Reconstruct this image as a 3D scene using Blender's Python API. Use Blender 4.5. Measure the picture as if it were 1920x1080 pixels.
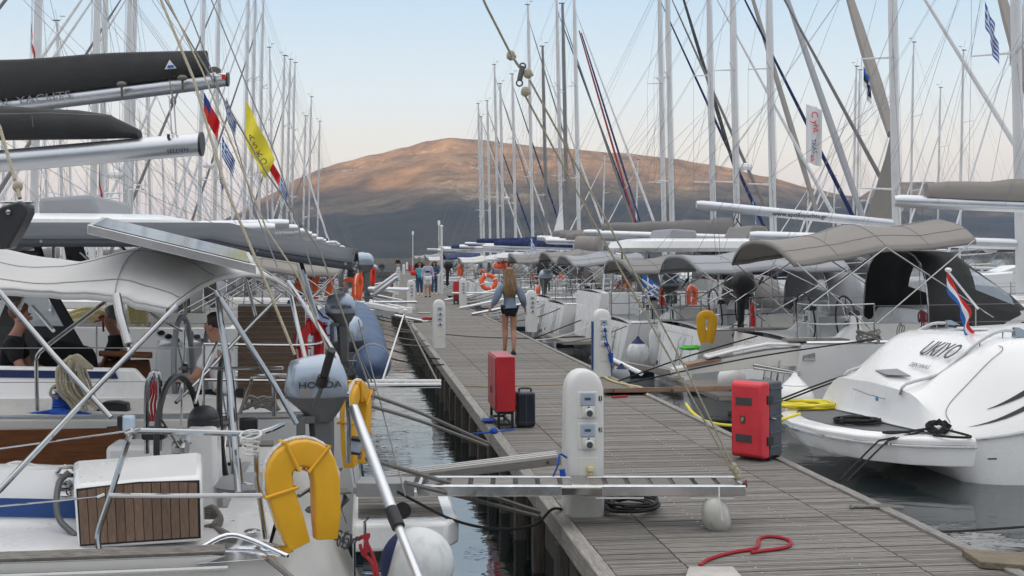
import bpy, bmesh, math, random
from mathutils import Vector, Matrix, noise
R = math.radians; PI = math.pi
for o in list(bpy.data.objects): bpy.data.objects.remove(o, do_unlink=True)
SC = bpy.context.scene; COL = SC.collection
rnd = random.Random(7)
# ---------------------------------------------------------------- camera
F = 2300.0; HC = 2.0          # focal length in photo pixels, eye height above the pontoon deck
cam = bpy.data.cameras.new('camera'); cam.sensor_width = 36; cam.lens = F*36/1920
cam.shift_y = -60/1920; cam.clip_end = 20000; cam.clip_start = .1
co = bpy.data.objects.new('camera', cam); COL.objects.link(co)
co.location = (0, 0, HC); co.rotation_euler = (R(90), 0, 0); SC.camera = co
# ---------------------------------------------------------------- sky, sun, exposure
SC.view_settings.view_transform = 'Standard'; SC.view_settings.look = 'None'
SC.view_settings.exposure = 1.31; SC.view_settings.gamma = 1
SUN_EL, SUN_AZ = R(3.6), R(196)          # azimuth clockwise from +Y: low, behind the camera
W = bpy.data.worlds.new('World'); SC.world = W; W.use_nodes = True
nt = W.node_tree; nt.nodes.clear()
N = lambda t: nt.nodes.new(t)
out = N('ShaderNodeOutputWorld'); bg = N('ShaderNodeBackground'); sky = N('ShaderNodeTexSky')
sky.sky_type = 'NISHITA'; sky.sun_disc = False; sky.sun_elevation = SUN_EL; sky.sun_rotation = SUN_AZ
sky.air_density = 1.0; sky.dust_density = 1.0; sky.ozone_density = 1.5
tc = N('ShaderNodeTexCoord'); sep = N('ShaderNodeSeparateXYZ'); rmp = N('ShaderNodeValToRGB')
nt.links.new(tc.outputs['Generated'], sep.inputs[0]); nt.links.new(sep.outputs[2], rmp.inputs[0])
cr = rmp.color_ramp
for p, c in ((0, (1.05, .78, .60)), (.045, (1.06, .86, .69)), (.085, (1.02, .93, .80)), (.13, (.86, .92, .93)), (.21, (.60, .77, .92)), (.42, (.95, 1.0, 1.08)), (1, (1.9, 1.84, 1.78))):
    e = cr.elements[0] if p == 0 else cr.elements[-1] if p == 1 else cr.elements.new(p)
    e.position = p; e.color = (*c, 1)
mul = N('ShaderNodeVectorMath'); mul.operation = 'SCALE'; mul.inputs['Scale'].default_value = 10.0*.43
nt.links.new(rmp.outputs[0], mul.inputs[0])
mx = N('ShaderNodeMix'); mx.data_type = 'RGBA'; mx.inputs[0].default_value = .9
nt.links.new(sky.outputs[0], mx.inputs[6]); nt.links.new(mul.outputs[0], mx.inputs[7])
bg.inputs[1].default_value = .1
nt.links.new(mx.outputs[2], bg.inputs[0]); nt.links.new(bg.outputs[0], out.inputs[0])
sl = bpy.data.lights.new('sun', 'SUN'); sl.energy = 5.0; sl.angle = R(.5); sl.color = (1, .52, .21)
so = bpy.data.objects.new('sun', sl); COL.objects.link(so)
sd = Vector((math.sin(SUN_AZ)*math.cos(SUN_EL), math.cos(SUN_AZ)*math.cos(SUN_EL), math.sin(SUN_EL)))
so.rotation_euler = sd.to_track_quat('Z', 'Y').to_euler(); so.location = (0, -50, 40)
# ---------------------------------------------------------------- frames
DA = math.atan(286/F); CD, SD = math.cos(DA), math.sin(DA)
def P(px, py, Y): return Vector(((px-960)/F*Y, Y, HC-(py-480)/F*Y))      # a measured direction at a measured distance
def D(u, v, z=0): return Vector((v*CD-u*SD, v*SD+u*CD, z))               # pontoon frame: u along, v across to the right
WZ = -.65                                                                # water level
def smooth(a, b, x):
    t = min(1, max(0, (x-a)/(b-a))); return t*t*(3-2*t)
def lerp(a, b, t): return a+(b-a)*t
# ---------------------------------------------------------------- materials
MATS = {}
def mat(name, col, rough=.5, metal=0, var=.12, vscale=3, bump=0, bscale=40, coat=0, grime=0, alpha=1, island=0, stretch=None, spec=None):
    if name in MATS: return MATS[name]
    m = bpy.data.materials.new(name); m.use_nodes = True; t = m.node_tree; b = t.nodes['Principled BSDF']
    L = t.links.new
    b.inputs['Roughness'].default_value = rough; b.inputs['Metallic'].default_value = metal
    if coat: b.inputs['Coat Weight'].default_value = coat; b.inputs['Coat Roughness'].default_value = .08
    if alpha < 1: b.inputs['Alpha'].default_value = alpha
    if spec is not None: b.inputs['Specular IOR Level'].default_value = spec
    c = t.nodes.new('ShaderNodeTexCoord'); src = c.outputs['Object']
    if stretch:
        mp = t.nodes.new('ShaderNodeMapping'); mp.inputs['Scale'].default_value = stretch; L(src, mp.inputs[0]); src = mp.outputs[0]
    n = t.nodes.new('ShaderNodeTexNoise'); n.inputs['Scale'].default_value = vscale; n.inputs['Detail'].default_value = 6; n.inputs['Roughness'].default_value = .65
    L(src, n.inputs['Vector'])
    mr = t.nodes.new('ShaderNodeMapRange'); mr.inputs[1].default_value = .3; mr.inputs[2].default_value = .7
    mr.inputs[3].default_value = 1-var; mr.inputs[4].default_value = 1+var; L(n.outputs[0], mr.inputs[0]); fac = mr.outputs[0]
    if island:
        g = t.nodes.new('ShaderNodeNewGeometry'); mr2 = t.nodes.new('ShaderNodeMapRange'); mr2.inputs[3].default_value = 1-island; mr2.inputs[4].default_value = 1+island
        L(g.outputs['Random Per Island'], mr2.inputs[0]); mm = t.nodes.new('ShaderNodeMath'); mm.operation = 'MULTIPLY'; L(fac, mm.inputs[0]); L(mr2.outputs[0], mm.inputs[1]); fac = mm.outputs[0]
    sc = t.nodes.new('ShaderNodeVectorMath'); sc.operation = 'SCALE'; sc.inputs[0].default_value = col; L(fac, sc.inputs['Scale']); res = sc.outputs[0]
    if grime:
        n2 = t.nodes.new('ShaderNodeTexNoise'); n2.inputs['Scale'].default_value = vscale*2.7; n2.inputs['Detail'].default_value = 8
        mp2 = t.nodes.new('ShaderNodeMapping'); mp2.inputs['Scale'].default_value = (1, 1, .3); L(c.outputs['Object'], mp2.inputs[0]); L(mp2.outputs[0], n2.inputs['Vector'])
        r2 = t.nodes.new('ShaderNodeMapRange'); r2.inputs[1].default_value = .52; r2.inputs[2].default_value = .75; r2.inputs[3].default_value = 0; r2.inputs[4].default_value = grime; L(n2.outputs[0], r2.inputs[0])
        mi = t.nodes.new('ShaderNodeMix'); mi.data_type = 'RGBA'; L(r2.outputs[0], mi.inputs[0]); L(res, mi.inputs[6]); mi.inputs[7].default_value = (.11, .095, .075, 1); res = mi.outputs[2]
    L(res, b.inputs['Base Color'])
    rr = t.nodes.new('ShaderNodeMapRange'); rr.inputs[1].default_value = .3; rr.inputs[2].default_value = .7; rr.inputs[3].default_value = max(.02, rough*.8); rr.inputs[4].default_value = min(1, rough*1.25); L(n.outputs[0], rr.inputs[0]); L(rr.outputs[0], b.inputs['Roughness'])
    if bump:
        nb = t.nodes.new('ShaderNodeTexNoise'); nb.inputs['Scale'].default_value = bscale; nb.inputs['Detail'].default_value = 4; L(src, nb.inputs['Vector'])
        bp = t.nodes.new('ShaderNodeBump'); bp.inputs['Strength'].default_value = bump; bp.inputs['Distance'].default_value = .02; L(nb.outputs[0], bp.inputs['Height']); L(bp.outputs[0], b.inputs['Normal'])
    MATS[name] = m; return m
GEL = mat('gelcoat', (.78, .78, .775), .28, var=.035, vscale=.9, coat=.4)
CREAM = mat('cream_gelcoat', (.66, .645, .60), .35, var=.05, vscale=1.3, coat=.2, grime=.06)
HULLGREY = mat('antifouling', (.035, .06, .085), .6, var=.25)
DECKG = mat('deck_grip', (.46, .455, .44), .7, var=.08, vscale=5, bump=.15, bscale=120, grime=.12)
STEEL = mat('stainless', (.40, .405, .41), .10, 1, var=.08, vscale=9)
ALU = mat('anodised', (.60, .62, .65), .33, .85, var=.06, vscale=2)
MASTW = mat('mast_silver', (.68, .68, .68), .38, .35, var=.06, vscale=1)
BLACK = mat('black_rubber', (.012, .012, .014), .45, var=.2)
DARK = mat('dark_plastic', (.03, .032, .036), .4, var=.2)
TINT = mat('tinted_window', (.012, .015, .02), .06, var=.1)
TEAK = mat('teak', (.165, .105, .07), .65, var=.35, vscale=9, stretch=(14, 14, .9), bump=.3, bscale=20, island=.18)
TEAKW = mat('warm_teak', (.20, .075, .025), .4, var=.35, vscale=6, stretch=(.8, 14, 14), island=.12)
GREYW = mat('weathered_wood', (.225, .208, .188), .75, var=.5, vscale=5, stretch=(1.1, 30, 30), bump=.6, bscale=14, island=.30, grime=.22)
EDGEW = mat('edge_timber', (.26, .245, .225), .8, var=.5, vscale=4, stretch=(20, 1.2, 20), bump=.5, bscale=12, island=.1, grime=.45)
PILE = mat('dark_pile', (.075, .068, .058), .85, var=.5, vscale=4, stretch=(8, 8, 1), bump=.5, bscale=12)
CONC = mat('float_concrete', (.10, .095, .085), .85, var=.4, vscale=2.5, bump=.4, bscale=12, grime=.5)
CANL = mat('pale_canvas', (.57, .565, .555), .85, var=.06, vscale=2.2, bump=.12, bscale=60, grime=.06)
CANG = mat('grey_canvas', (.215, .205, .20), .9, var=.08, vscale=2, bump=.12, bscale=60)
CANM = mat('mid_grey_canvas', (.30, .31, .33), .9, var=.08, vscale=2, bump=.12, bscale=60)
CANT = mat('taupe_canvas', (.25, .232, .215), .9, var=.08, vscale=2, bump=.12, bscale=60)
CAND = mat('charcoal_canvas', (.030, .030, .031), .8, var=.2, vscale=3, bump=.2, bscale=25)
CANB = mat('slate_canvas', (.06, .067, .08), .8, var=.12, vscale=2, bump=.1, bscale=40)
NAVY = mat('navy_canvas', (.012, .025, .10), .8, var=.15)
BLUE = mat('blue_paint', (.015, .06, .22), .4, var=.1)
BROPE = mat('blue_rope', (.01, .07, .36), .8, var=.25, vscale=60)
YEL = mat('yellow_vinyl', (.70, .36, .008), .45, var=.08, vscale=4, grime=.08)
ORG = mat('orange_vinyl', (.72, .09, .012), .5, var=.1)
RED = mat('red_paint', (.42, .012, .02), .35, var=.12, coat=.3, grime=.05)
REDP = mat('red_plastic', (.62, .035, .05), .5, var=.15, vscale=6, bump=.1, grime=.06)
GREYP = mat('slate_plastic', (.055, .065, .08), .5, var=.15, vscale=5, bump=.1)
ROPE = mat('beige_rope', (.38, .34, .25), .85, var=.35, vscale=90)
ROPEW = mat('white_rope', (.62, .62, .60), .85, var=.3, vscale=90)
ROPEG = mat('grey_rope', (.17, .16, .145), .85, var=.35, vscale=90)
ROPER = mat('red_rope', (.33, .02, .03), .85, var=.35, vscale=80)
ROPEB = mat('black_rope', (.012, .012, .013), .8, var=.3, vscale=60)
ROPEY = mat('cream_rope', (.58, .50, .25), .85, var=.3, vscale=60)
HOSE = mat('yellow_hose', (.72, .60, .03), .45, var=.1)
GREEN = mat('green_rope', (.08, .45, .05), .7, var=.2)
WIRE = mat('rigging_wire', (.20, .20, .21), .4, .4, var=.1)
FEND = mat('fender_white', (.62, .64, .64), .4, var=.1, vscale=4, grime=.35)
SILV = mat('motor_silver', (.36, .42, .50), .24, .5, var=.06, coat=.5)
MGREY = mat('motor_grey', (.12, .125, .13), .5, .3, var=.2, grime=.3)
SKIN = mat('skin', (.40, .20, .135), .55, var=.1, vscale=8)
HAIRB = mat('blonde_hair', (.24, .15, .075), .55, var=.45, vscale=20, stretch=(3, 3, .25))
HAIRD = mat('dark_hair', (.02, .014, .01), .5, var=.3)
HAIRG = mat('grey_hair', (.16, .15, .14), .6, var=.3)
HAIRR = mat('ginger_hair', (.14, .055, .02), .6, var=.3)
DENL = mat('pale_denim', (.17, .21, .28), .9, var=.15, vscale=8, bump=.2, bscale=50)
DENIM = mat('denim', (.03, .08, .17), .9, var=.2)
TEAL = mat('teal_cloth', (.03, .38, .46), .9)
BLK = mat('black_cloth', (.007, .007, .008), .9, var=.3, bump=.2, bscale=25)
WHT = mat('white_cloth', (.66, .66, .66), .9, var=.08)
LILAC = mat('lilac_cloth', (.42, .40, .52), .9)
REDC = mat('red_cloth', (.60, .02, .02), .8, var=.12)
WCL = mat('flag_white', (.72, .72, .73), .85, var=.06)
BCL = mat('flag_blue', (.02, .12, .42), .85, var=.12)
YCL = mat('flag_yellow', (.78, .66, .05), .85, var=.06)
BKCL = mat('flag_black', (.02, .02, .02), .85)
NCL = mat('flag_navy', (.015, .035, .20), .8)
PANEL = mat('solar_cell', (.03, .04, .06), .3, var=.1, coat=.6)
PEDW = mat('pedestal_white', (.66, .655, .64), .38, var=.05, vscale=2, grime=.14)
METER = mat('meter_grey', (.36, .42, .50), .4, var=.05)
LCD = mat('meter_display', (.05, .10, .12), .2)
LETT = mat('lettering', (.03, .03, .035), .4)
LETG = mat('grey_lettering', (.22, .22, .24), .4)
def clear_mat():
    m = bpy.data.materials.new('clear_vinyl'); m.use_nodes = True; t = m.node_tree; b = t.nodes['Principled BSDF']
    b.inputs['Base Color'].default_value = (.50, .58, .66, 1); b.inputs['Roughness'].default_value = .12; b.inputs['Alpha'].default_value = .45
    n = t.nodes.new('ShaderNodeTexNoise'); n.inputs['Scale'].default_value = 3; bp = t.nodes.new('ShaderNodeBump'); bp.inputs['Strength'].default_value = .5; bp.inputs['Distance'].default_value = .05
    t.links.new(n.outputs[0], bp.inputs['Height']); t.links.new(bp.outputs[0], b.inputs['Normal']); return m
CLEAR = clear_mat()
# ---------------------------------------------------------------- mesh builder
class MB:
    def __init__(s): s.v = []; s.f = []; s.m = []; s.cur = 0
    def add(s, vs, fs):
        o = len(s.v); s.v += [Vector(p) for p in vs]; s.f += [tuple(i+o for i in f) for f in fs]; s.m += [s.cur]*len(fs); return s
    def box(s, c, d, M=None):
        x, y, z = d[0]/2, d[1]/2, d[2]/2; c = Vector(c)
        vs = [Vector(p) for p in ((-x,-y,-z),(x,-y,-z),(x,y,-z),(-x,y,-z),(-x,-y,z),(x,-y,z),(x,y,z),(-x,y,z))]
        if M is not None: vs = [M @ p for p in vs]
        return s.add([c+p for p in vs], [(3,2,1,0),(4,5,6,7),(0,1,5,4),(1,2,6,5),(2,3,7,6),(3,0,4,7)])
    def hexa(s, b, t): return s.add(list(b)+list(t), [(3,2,1,0),(4,5,6,7),(0,1,5,4),(1,2,6,5),(2,3,7,6),(3,0,4,7)])
    def loft(s, secs, closed=True, caps=True):
        n = len(secs[0]); o = []; 
        for q in secs: o += list(q)
        fs = []
        for i in range(len(secs)-1):
            for j in range(n if closed else n-1):
                k = (j+1) % n; fs.append((i*n+j, i*n+k, (i+1)*n+k, (i+1)*n+j))
        if caps and closed: fs.append(tuple(range(n-1, -1, -1))); fs.append(tuple((len(secs)-1)*n+j for j in range(n)))
        return s.add(o, fs)
    def tube(s, pts, r, n=8, closed=False, caps=True):
        pts = [Vector(p) for p in pts]; k = len(pts); rs = r if isinstance(r, (list, tuple)) else [r]*k
        T = []
        for i in range(k):
            a = pts[i-1] if (i > 0 or closed) else pts[i]; b = pts[(i+1) % k] if (i < k-1 or closed) else pts[i]
            d = b-a; T.append(d.normalized() if d.length > 1e-9 else Vector((0, 0, 1)))
        up = Vector((0, 0, 1)) if abs(T[0].z) < .9 else Vector((1, 0, 0)); nx = T[0].cross(up).normalized(); secs = []
        for i in range(k):
            nx = (nx-T[i]*nx.dot(T[i])); nx = nx.normalized() if nx.length > 1e-6 else T[i].orthogonal().normalized()
            ny = T[i].cross(nx); secs.append([pts[i]+(nx*math.cos(2*PI*j/n)+ny*math.sin(2*PI*j/n))*rs[i] for j in range(n)])
        if closed: secs.append(secs[0]); return s.loft(secs, True, False)
        return s.loft(secs, True, caps)
    def ell(s, c, d, n=16, k=10, M=None):
        c = Vector(c); d = (d, d, d) if not isinstance(d, (tuple, list)) else d; vs = []; fs = []
        for i in range(k+1):
            a = PI*i/k
            for j in range(n):
                b = 2*PI*j/n; p = Vector((d[0]*math.sin(a)*math.cos(b), d[1]*math.sin(a)*math.sin(b), d[2]*math.cos(a)))
                vs.append(c+(M @ p if M is not None else p))
        for i in range(k):
            for j in range(n): fs.append((i*n+j, (i+1)*n+j, (i+1)*n+(j+1) % n, i*n+(j+1) % n))
        return s.add(vs, fs)
    def lathe(s, prof, c=(0,0,0), n=16, axis=None):
        c = Vector(c); q = Vector((0,0,1)).rotation_difference(Vector(axis)) if axis is not None else None; secs = []
        for r, z in prof:
            ring = [Vector((r*math.cos(2*PI*j/n), r*math.sin(2*PI*j/n), z)) for j in range(n)]
            secs.append([c+(q @ p if q else p) for p in ring])
        return s.loft(secs)
    def grid(s, f, nu, nv, thick=0):
        vs = [f(i/nu, j/nv) for i in range(nu+1) for j in range(nv+1)]
        return s.add(vs, [(i*(nv+1)+j, (i+1)*(nv+1)+j, (i+1)*(nv+1)+j+1, i*(nv+1)+j+1) for i in range(nu) for j in range(nv)])
    def prism(s, poly, M, d):
        n = len(poly); a = [M @ Vector((x, y, 0)) for x, y in poly]; b = [M @ Vector((x, y, d)) for x, y in poly]
        return s.add(a+b, [tuple(range(n-1, -1, -1)), tuple(range(n, 2*n))]+[(i, (i+1) % n, n+(i+1) % n, n+i) for i in range(n)])
    def xf(s, M):
        s.v = [M @ p for p in s.v]; return s
WORG = {}
def link(o): COL.objects.link(o); return o
def finish(name, mb, mats, org, smooth_angle=35, bevel=0, solid=0, subsurf=0):
    me = bpy.data.meshes.new(name); me.from_pydata([p-org for p in mb.v], [], mb.f)
    mats = mats if isinstance(mats, (list, tuple)) else [mats]
    for m in mats: me.materials.append(m)
    for i, p in enumerate(me.polygons): p.material_index = min(mb.m[i], len(mats)-1)
    bm = bmesh.new(); bm.from_mesh(me); bmesh.ops.recalc_face_normals(bm, faces=bm.faces); bm.to_mesh(me); bm.free()
    if smooth_angle:
        me.shade_smooth(); me.set_sharp_from_angle(angle=R(smooth_angle))
    o = bpy.data.objects.new(name, me); link(o)
    if solid: q = o.modifiers.new('cloth_thickness', 'SOLIDIFY'); q.thickness = solid
    if bevel: q = o.modifiers.new('edge_round', 'BEVEL'); q.width = bevel; q.segments = 2; q.limit_method = 'ANGLE'; q.angle_limit = R(40)
    if subsurf: q = o.modifiers.new('smoothing', 'SUBSURF'); q.levels = q.render_levels = subsurf
    return o
def tag(o, label=None, cat=None, group=None, kind=None):
    if label: o['label'] = label
    if cat: o['category'] = cat
    if group: o['group'] = group
    if kind: o['kind'] = kind
    return o
def thing(name, label, cat, loc=(0,0,0), rotz=0, group=None, world=True, kind=None):
    o = bpy.data.objects.new(name, None); o.empty_display_size = .2; link(o); o.location = loc; o.rotation_euler = (0, 0, rotz)
    if world: WORG[o.name] = Vector(loc)          # parts arrive in scene coordinates
    return tag(o, label, cat, group, kind)
SPLIT = {'stair_rail', 'lower_strip', 'blue_stripe', 'winch', 'end_cap', 'badge', 'instrument_pod', 'seat_back', 'quarter_seat', 'foot', 'latch', 'cleat', 'window', 'spreader', 'side_vent', 'boarding_handle', 'propeller', 'helm_cushion', 'bracket', 'bolt', 'side_rail', 'side_tube', 'edge_beam_', 'band', 'clamp'}
def islands(mb):
    pa = list(range(len(mb.v)))
    def fd(i):
        while pa[i] != i: pa[i] = pa[pa[i]]; i = pa[i]
        return i
    for f in mb.f:
        for i in f[1:]: pa[fd(i)] = fd(f[0])
    g = {}
    for k, f in enumerate(mb.f): g.setdefault(fd(f[0]), []).append(k)
    res = []
    for ks in g.values():
        m = MB(); ix = {}
        for k in ks:
            for i in mb.f[k]:
                if i not in ix: ix[i] = len(m.v); m.v.append(mb.v[i])
            m.f.append(tuple(ix[i] for i in mb.f[k])); m.m.append(mb.m[k])
        res.append(m)
    return res
def part(name, mb, mats, parent, label=None, **k):
    if name in SPLIT:
        q = islands(mb)
        if 1 < len(q) < 30: return [part1(name, m, mats, parent, label, **k) for m in q][0]
    return part1(name, mb, mats, parent, label, **k)
def part1(name, mb, mats, parent, label=None, **k):
    org = WORG.get(parent.name, Vector((0,0,0))); o = finish(name, mb, mats, org, **k); o.parent = parent
    if parent.name in WORG: WORG[o.name] = org
    if label: o['label'] = label
    return o
def single(name, mb, mats, label, cat, group=None, kind=None, **k):
    lo = Vector([min(p[i] for p in mb.v) for i in range(3)]); hi = Vector([max(p[i] for p in mb.v) for i in range(3)])
    org = Vector(((lo.x+hi.x)/2, (lo.y+hi.y)/2, lo.z)); o = finish(name, mb, mats, org, **k); o.location = org
    WORG[o.name] = org; return tag(o, label, cat, group, kind)
def copy_tree(o, parent=None, skip=()):
    c = o.copy(); link(c)
    if parent is not None: c.parent = parent
    for ch in list(o.children):
        if ch.name.split('.')[0] in skip: continue
        copy_tree(ch, c, skip)
    return c
def text_mb(s, size, M, depth=.002, shear=0, squash=1):
    cu = bpy.data.curves.new('lettering', 'FONT'); cu.body = s; cu.size = size; cu.extrude = depth; cu.align_x = 'CENTER'; cu.align_y = 'CENTER'; cu.shear = shear; cu.resolution_u = 3
    ob = bpy.data.objects.new('lettering', cu); link(ob); dg = bpy.context.evaluated_depsgraph_get()
    me = bpy.data.meshes.new_from_object(ob.evaluated_get(dg)); mb = MB()
    mb.add([M @ Vector((p.co.x*squash, p.co.y, p.co.z)) for p in me.vertices], [tuple(f.vertices) for f in me.polygons])
    bpy.data.objects.remove(ob); bpy.data.curves.remove(cu); bpy.data.meshes.remove(me); return mb
def frame(o, x, y):
    x = Vector(x).normalized(); z = x.cross(Vector(y)).normalized(); y = z.cross(x); o = Vector(o)
    return Matrix(((x.x, y.x, z.x, o.x), (x.y, y.y, z.y, o.y), (x.z, y.z, z.z, o.z), (0, 0, 0, 1)))
def spl(pts, n=6):
    pts = [Vector(p) for p in pts]
    if len(pts) < 3: return pts
    q = [pts[0]*2-pts[1]]+pts+[pts[-1]*2-pts[-2]]; o = []
    for i in range(1, len(q)-2):
        a, b, c, d = q[i-1:i+3]
        for k in range(n):
            t = k/n; o.append(.5*((2*b)+(c-a)*t+(2*a-5*b+4*c-d)*t*t+(3*b-a-3*c+d)*t**3))
    o.append(pts[-1]); return o
def sag(a, b, d, n=10):
    a, b = Vector(a), Vector(b); return [a.lerp(b, i/n)-Vector((0, 0, d*4*(i/n)*(1-i/n))) for i in range(n+1)]
# ================================================================ SETTING
def water_mat():
    m = bpy.data.materials.new('water'); m.use_nodes = True; t = m.node_tree; b = t.nodes['Principled BSDF']; L = t.links.new
    b.inputs['Base Color'].default_value = (.006, .012, .013, 1); b.inputs['Roughness'].default_value = .02; b.inputs['IOR'].default_value = 2.6
    b.inputs['Specular IOR Level'].default_value = 1.0
    c = t.nodes.new('ShaderNodeTexCoord'); mp = t.nodes.new('ShaderNodeMapping'); mp.inputs['Scale'].default_value = (1, 1.9, 1); L(c.outputs['Object'], mp.inputs[0])
    n = t.nodes.new('ShaderNodeTexNoise'); n.inputs['Scale'].default_value = 1.6; n.inputs['Detail'].default_value = 3; n.inputs['Distortion'].default_value = .6; L(mp.outputs[0], n.inputs['Vector'])
    n2 = t.nodes.new('ShaderNodeTexNoise'); n2.inputs['Scale'].default_value = .35; n2.inputs['Detail'].default_value = 2; L(mp.outputs[0], n2.inputs['Vector'])
    a = t.nodes.new('ShaderNodeMath'); a.operation = 'MULTIPLY_ADD'; a.inputs[1].default_value = 1.5; L(n2.outputs[0], a.inputs[0]); L(n.outputs[0], a.inputs[2])
    bp = t.nodes.new('ShaderNodeBump'); bp.inputs['Strength'].default_value = .16; bp.inputs['Distance'].default_value = .05; L(a.outputs[0], bp.inputs['Height']); L(bp.outputs[0], b.inputs['Normal'])
    return m
mb = MB()
gx = [-9000, -300, -60, 0, 60, 300, 9000]; gy = [-4500, -100, 0, 60, 300, 1200, 9000]
mb.add([Vector((x, y, WZ)) for y in gy for x in gx], [(j*7+i, j*7+i+1, (j+1)*7+i+1, (j+1)*7+i) for j in range(6) for i in range(6)])
o = finish('water', mb, water_mat(), Vector((0, 0, 0))); tag(o, 'calm dark harbour water reflecting the pale evening sky', 'water', kind='structure')
# mountain, lower hills, an unseen ridge added behind the viewer to shade the marina
def terrain_mat():
    m = bpy.data.materials.new('hill_scrub'); m.use_nodes = True; t = m.node_tree; b = t.nodes['Principled BSDF']; L = t.links.new
    b.inputs['Roughness'].default_value = .95; b.inputs['Specular IOR Level'].default_value = .1
    c = t.nodes.new('ShaderNodeTexCoord')
    n = t.nodes.new('ShaderNodeTexNoise'); n.inputs['Scale'].default_value = .012; n.inputs['Detail'].default_value = 10; n.inputs['Roughness'].default_value = .72; L(c.outputs['Object'], n.inputs['Vector'])
    r = t.nodes.new('ShaderNodeValToRGB'); L(n.outputs[0], r.inputs[0]); e = r.color_ramp.elements
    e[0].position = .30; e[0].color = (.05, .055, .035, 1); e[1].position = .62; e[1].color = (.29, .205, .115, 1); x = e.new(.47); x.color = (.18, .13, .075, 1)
    mp = t.nodes.new('ShaderNodeMapping'); mp.inputs['Scale'].default_value = (1.6, 1.2, 2.6); L(c.outputs['Object'], mp.inputs[0])
    n2 = t.nodes.new('ShaderNodeTexNoise'); n2.inputs['Scale'].default_value = .035; n2.inputs['Detail'].default_value = 8; n2.inputs['Roughness'].default_value = .75; L(mp.outputs[0], n2.inputs['Vector'])
    n3 = t.nodes.new('ShaderNodeTexNoise'); n3.inputs['Scale'].default_value = .0045; n3.inputs['Detail'].default_value = 3; L(c.outputs['Object'], n3.inputs['Vector'])
    ad = t.nodes.new('ShaderNodeMath'); ad.operation = 'MULTIPLY_ADD'; ad.inputs[1].default_value = .55; L(n3.outputs[0], ad.inputs[0]); L(n2.outputs[0], ad.inputs[2])
    r2 = t.nodes.new('ShaderNodeMapRange'); r2.inputs[1].default_value = .89; r2.inputs[2].default_value = .97; L(ad.outputs[0], r2.inputs[0])
    mi = t.nodes.new('ShaderNodeMix'); mi.data_type = 'RGBA'; L(r2.outputs[0], mi.inputs[0]); L(r.outputs[0], mi.inputs[6]); mi.inputs[7].default_value = (.38, .29, .20, 1)
    sp = t.nodes.new('ShaderNodeSeparateXYZ'); L(c.outputs['Object'], sp.inputs[0])          # wooded lower slopes painted darker to deepen their shade, dry scrub and rock above
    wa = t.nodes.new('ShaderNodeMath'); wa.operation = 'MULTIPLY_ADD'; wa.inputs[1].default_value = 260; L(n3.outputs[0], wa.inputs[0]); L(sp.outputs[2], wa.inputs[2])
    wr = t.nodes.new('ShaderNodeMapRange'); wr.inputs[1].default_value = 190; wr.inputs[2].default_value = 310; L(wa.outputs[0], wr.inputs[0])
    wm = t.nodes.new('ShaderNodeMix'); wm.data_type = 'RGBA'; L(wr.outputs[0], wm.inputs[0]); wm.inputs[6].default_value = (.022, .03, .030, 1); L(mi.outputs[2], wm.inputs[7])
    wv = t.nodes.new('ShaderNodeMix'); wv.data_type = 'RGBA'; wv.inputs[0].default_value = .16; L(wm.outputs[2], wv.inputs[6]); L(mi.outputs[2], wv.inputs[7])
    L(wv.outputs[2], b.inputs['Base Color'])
    bp = t.nodes.new('ShaderNodeBump'); bp.inputs['Strength'].default_value = .9; bp.inputs['Distance'].default_value = 5; L(n2.outputs[0], bp.inputs['Height']); L(bp.outputs[0], b.inputs['Normal'])
    return m
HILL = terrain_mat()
def ridge(name, prof, D0, D1, label, step=6, amp=1):
    mb = MB(); px0, px1 = prof[0][0], prof[-1][0]; nu = int((px1-px0)/step); nv = 46
    def f(a, b):
        px = px0+(px1-px0)*a
        for (x0, y0), (x1, y1) in zip(prof, prof[1:]):
            if x0 <= px <= x1: e = lerp(y0, y1, smooth(0, 1, (px-x0)/(x1-x0))*.5+(px-x0)/(x1-x0)*.5); break
        t = b*1.25; Dd = lerp(D0, D1, min(t, 1)); tt = min(t, 1)
        h = (480-e)/F*Dd*(tt**.85)
        if t > 1: Dd = D1*(1+(t-1)*.8); h *= 1-(t-1)*1.6
        X = (px-960)/F*Dd; nz = noise.fractal(Vector((X*.0045, Dd*.0045, 3.1)), .9, 2.1, 6)
        gl = abs(noise.noise(Vector((X*.006+noise.noise(Vector((X*.002, Dd*.002, 7)))*2, Dd*.0012, 1))))
        h += (nz*16-gl*26*tt*(1-tt*.8))*amp*min(1, h/60)*(1 if t < .97 else .25)
        return Vector((X, Dd, h+HC-3 if t > .001 else -6))
    mb.grid(f, nu, nv); o = finish(name, mb, HILL, Vector((0, 0, 0)), smooth_angle=80); return tag(o, label, 'hill', kind='structure')
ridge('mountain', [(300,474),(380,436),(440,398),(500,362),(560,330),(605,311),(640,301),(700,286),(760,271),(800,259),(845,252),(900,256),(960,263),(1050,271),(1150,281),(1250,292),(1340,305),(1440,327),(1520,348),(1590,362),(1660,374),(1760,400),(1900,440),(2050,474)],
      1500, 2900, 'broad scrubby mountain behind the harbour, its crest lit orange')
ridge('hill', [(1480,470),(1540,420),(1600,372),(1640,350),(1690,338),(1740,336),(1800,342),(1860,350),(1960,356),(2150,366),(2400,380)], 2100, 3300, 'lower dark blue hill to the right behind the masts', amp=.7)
mb = MB()
def rf(a, b):
    X = -6500+13000*a; y = -1400-1500*b; t = min(1, b/.55); h = 470*t*t*(3-2*t)*(1-.5*max(0, b-.6))
    h += 95*smooth(-950, -350, X)*t; h *= 1+.05*math.sin(X*.0021+2)+.05*math.sin(X*.0007); return Vector((X, y, h-3))  # added ridge is raised toward the right to put the right-hand hill in shade
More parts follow.
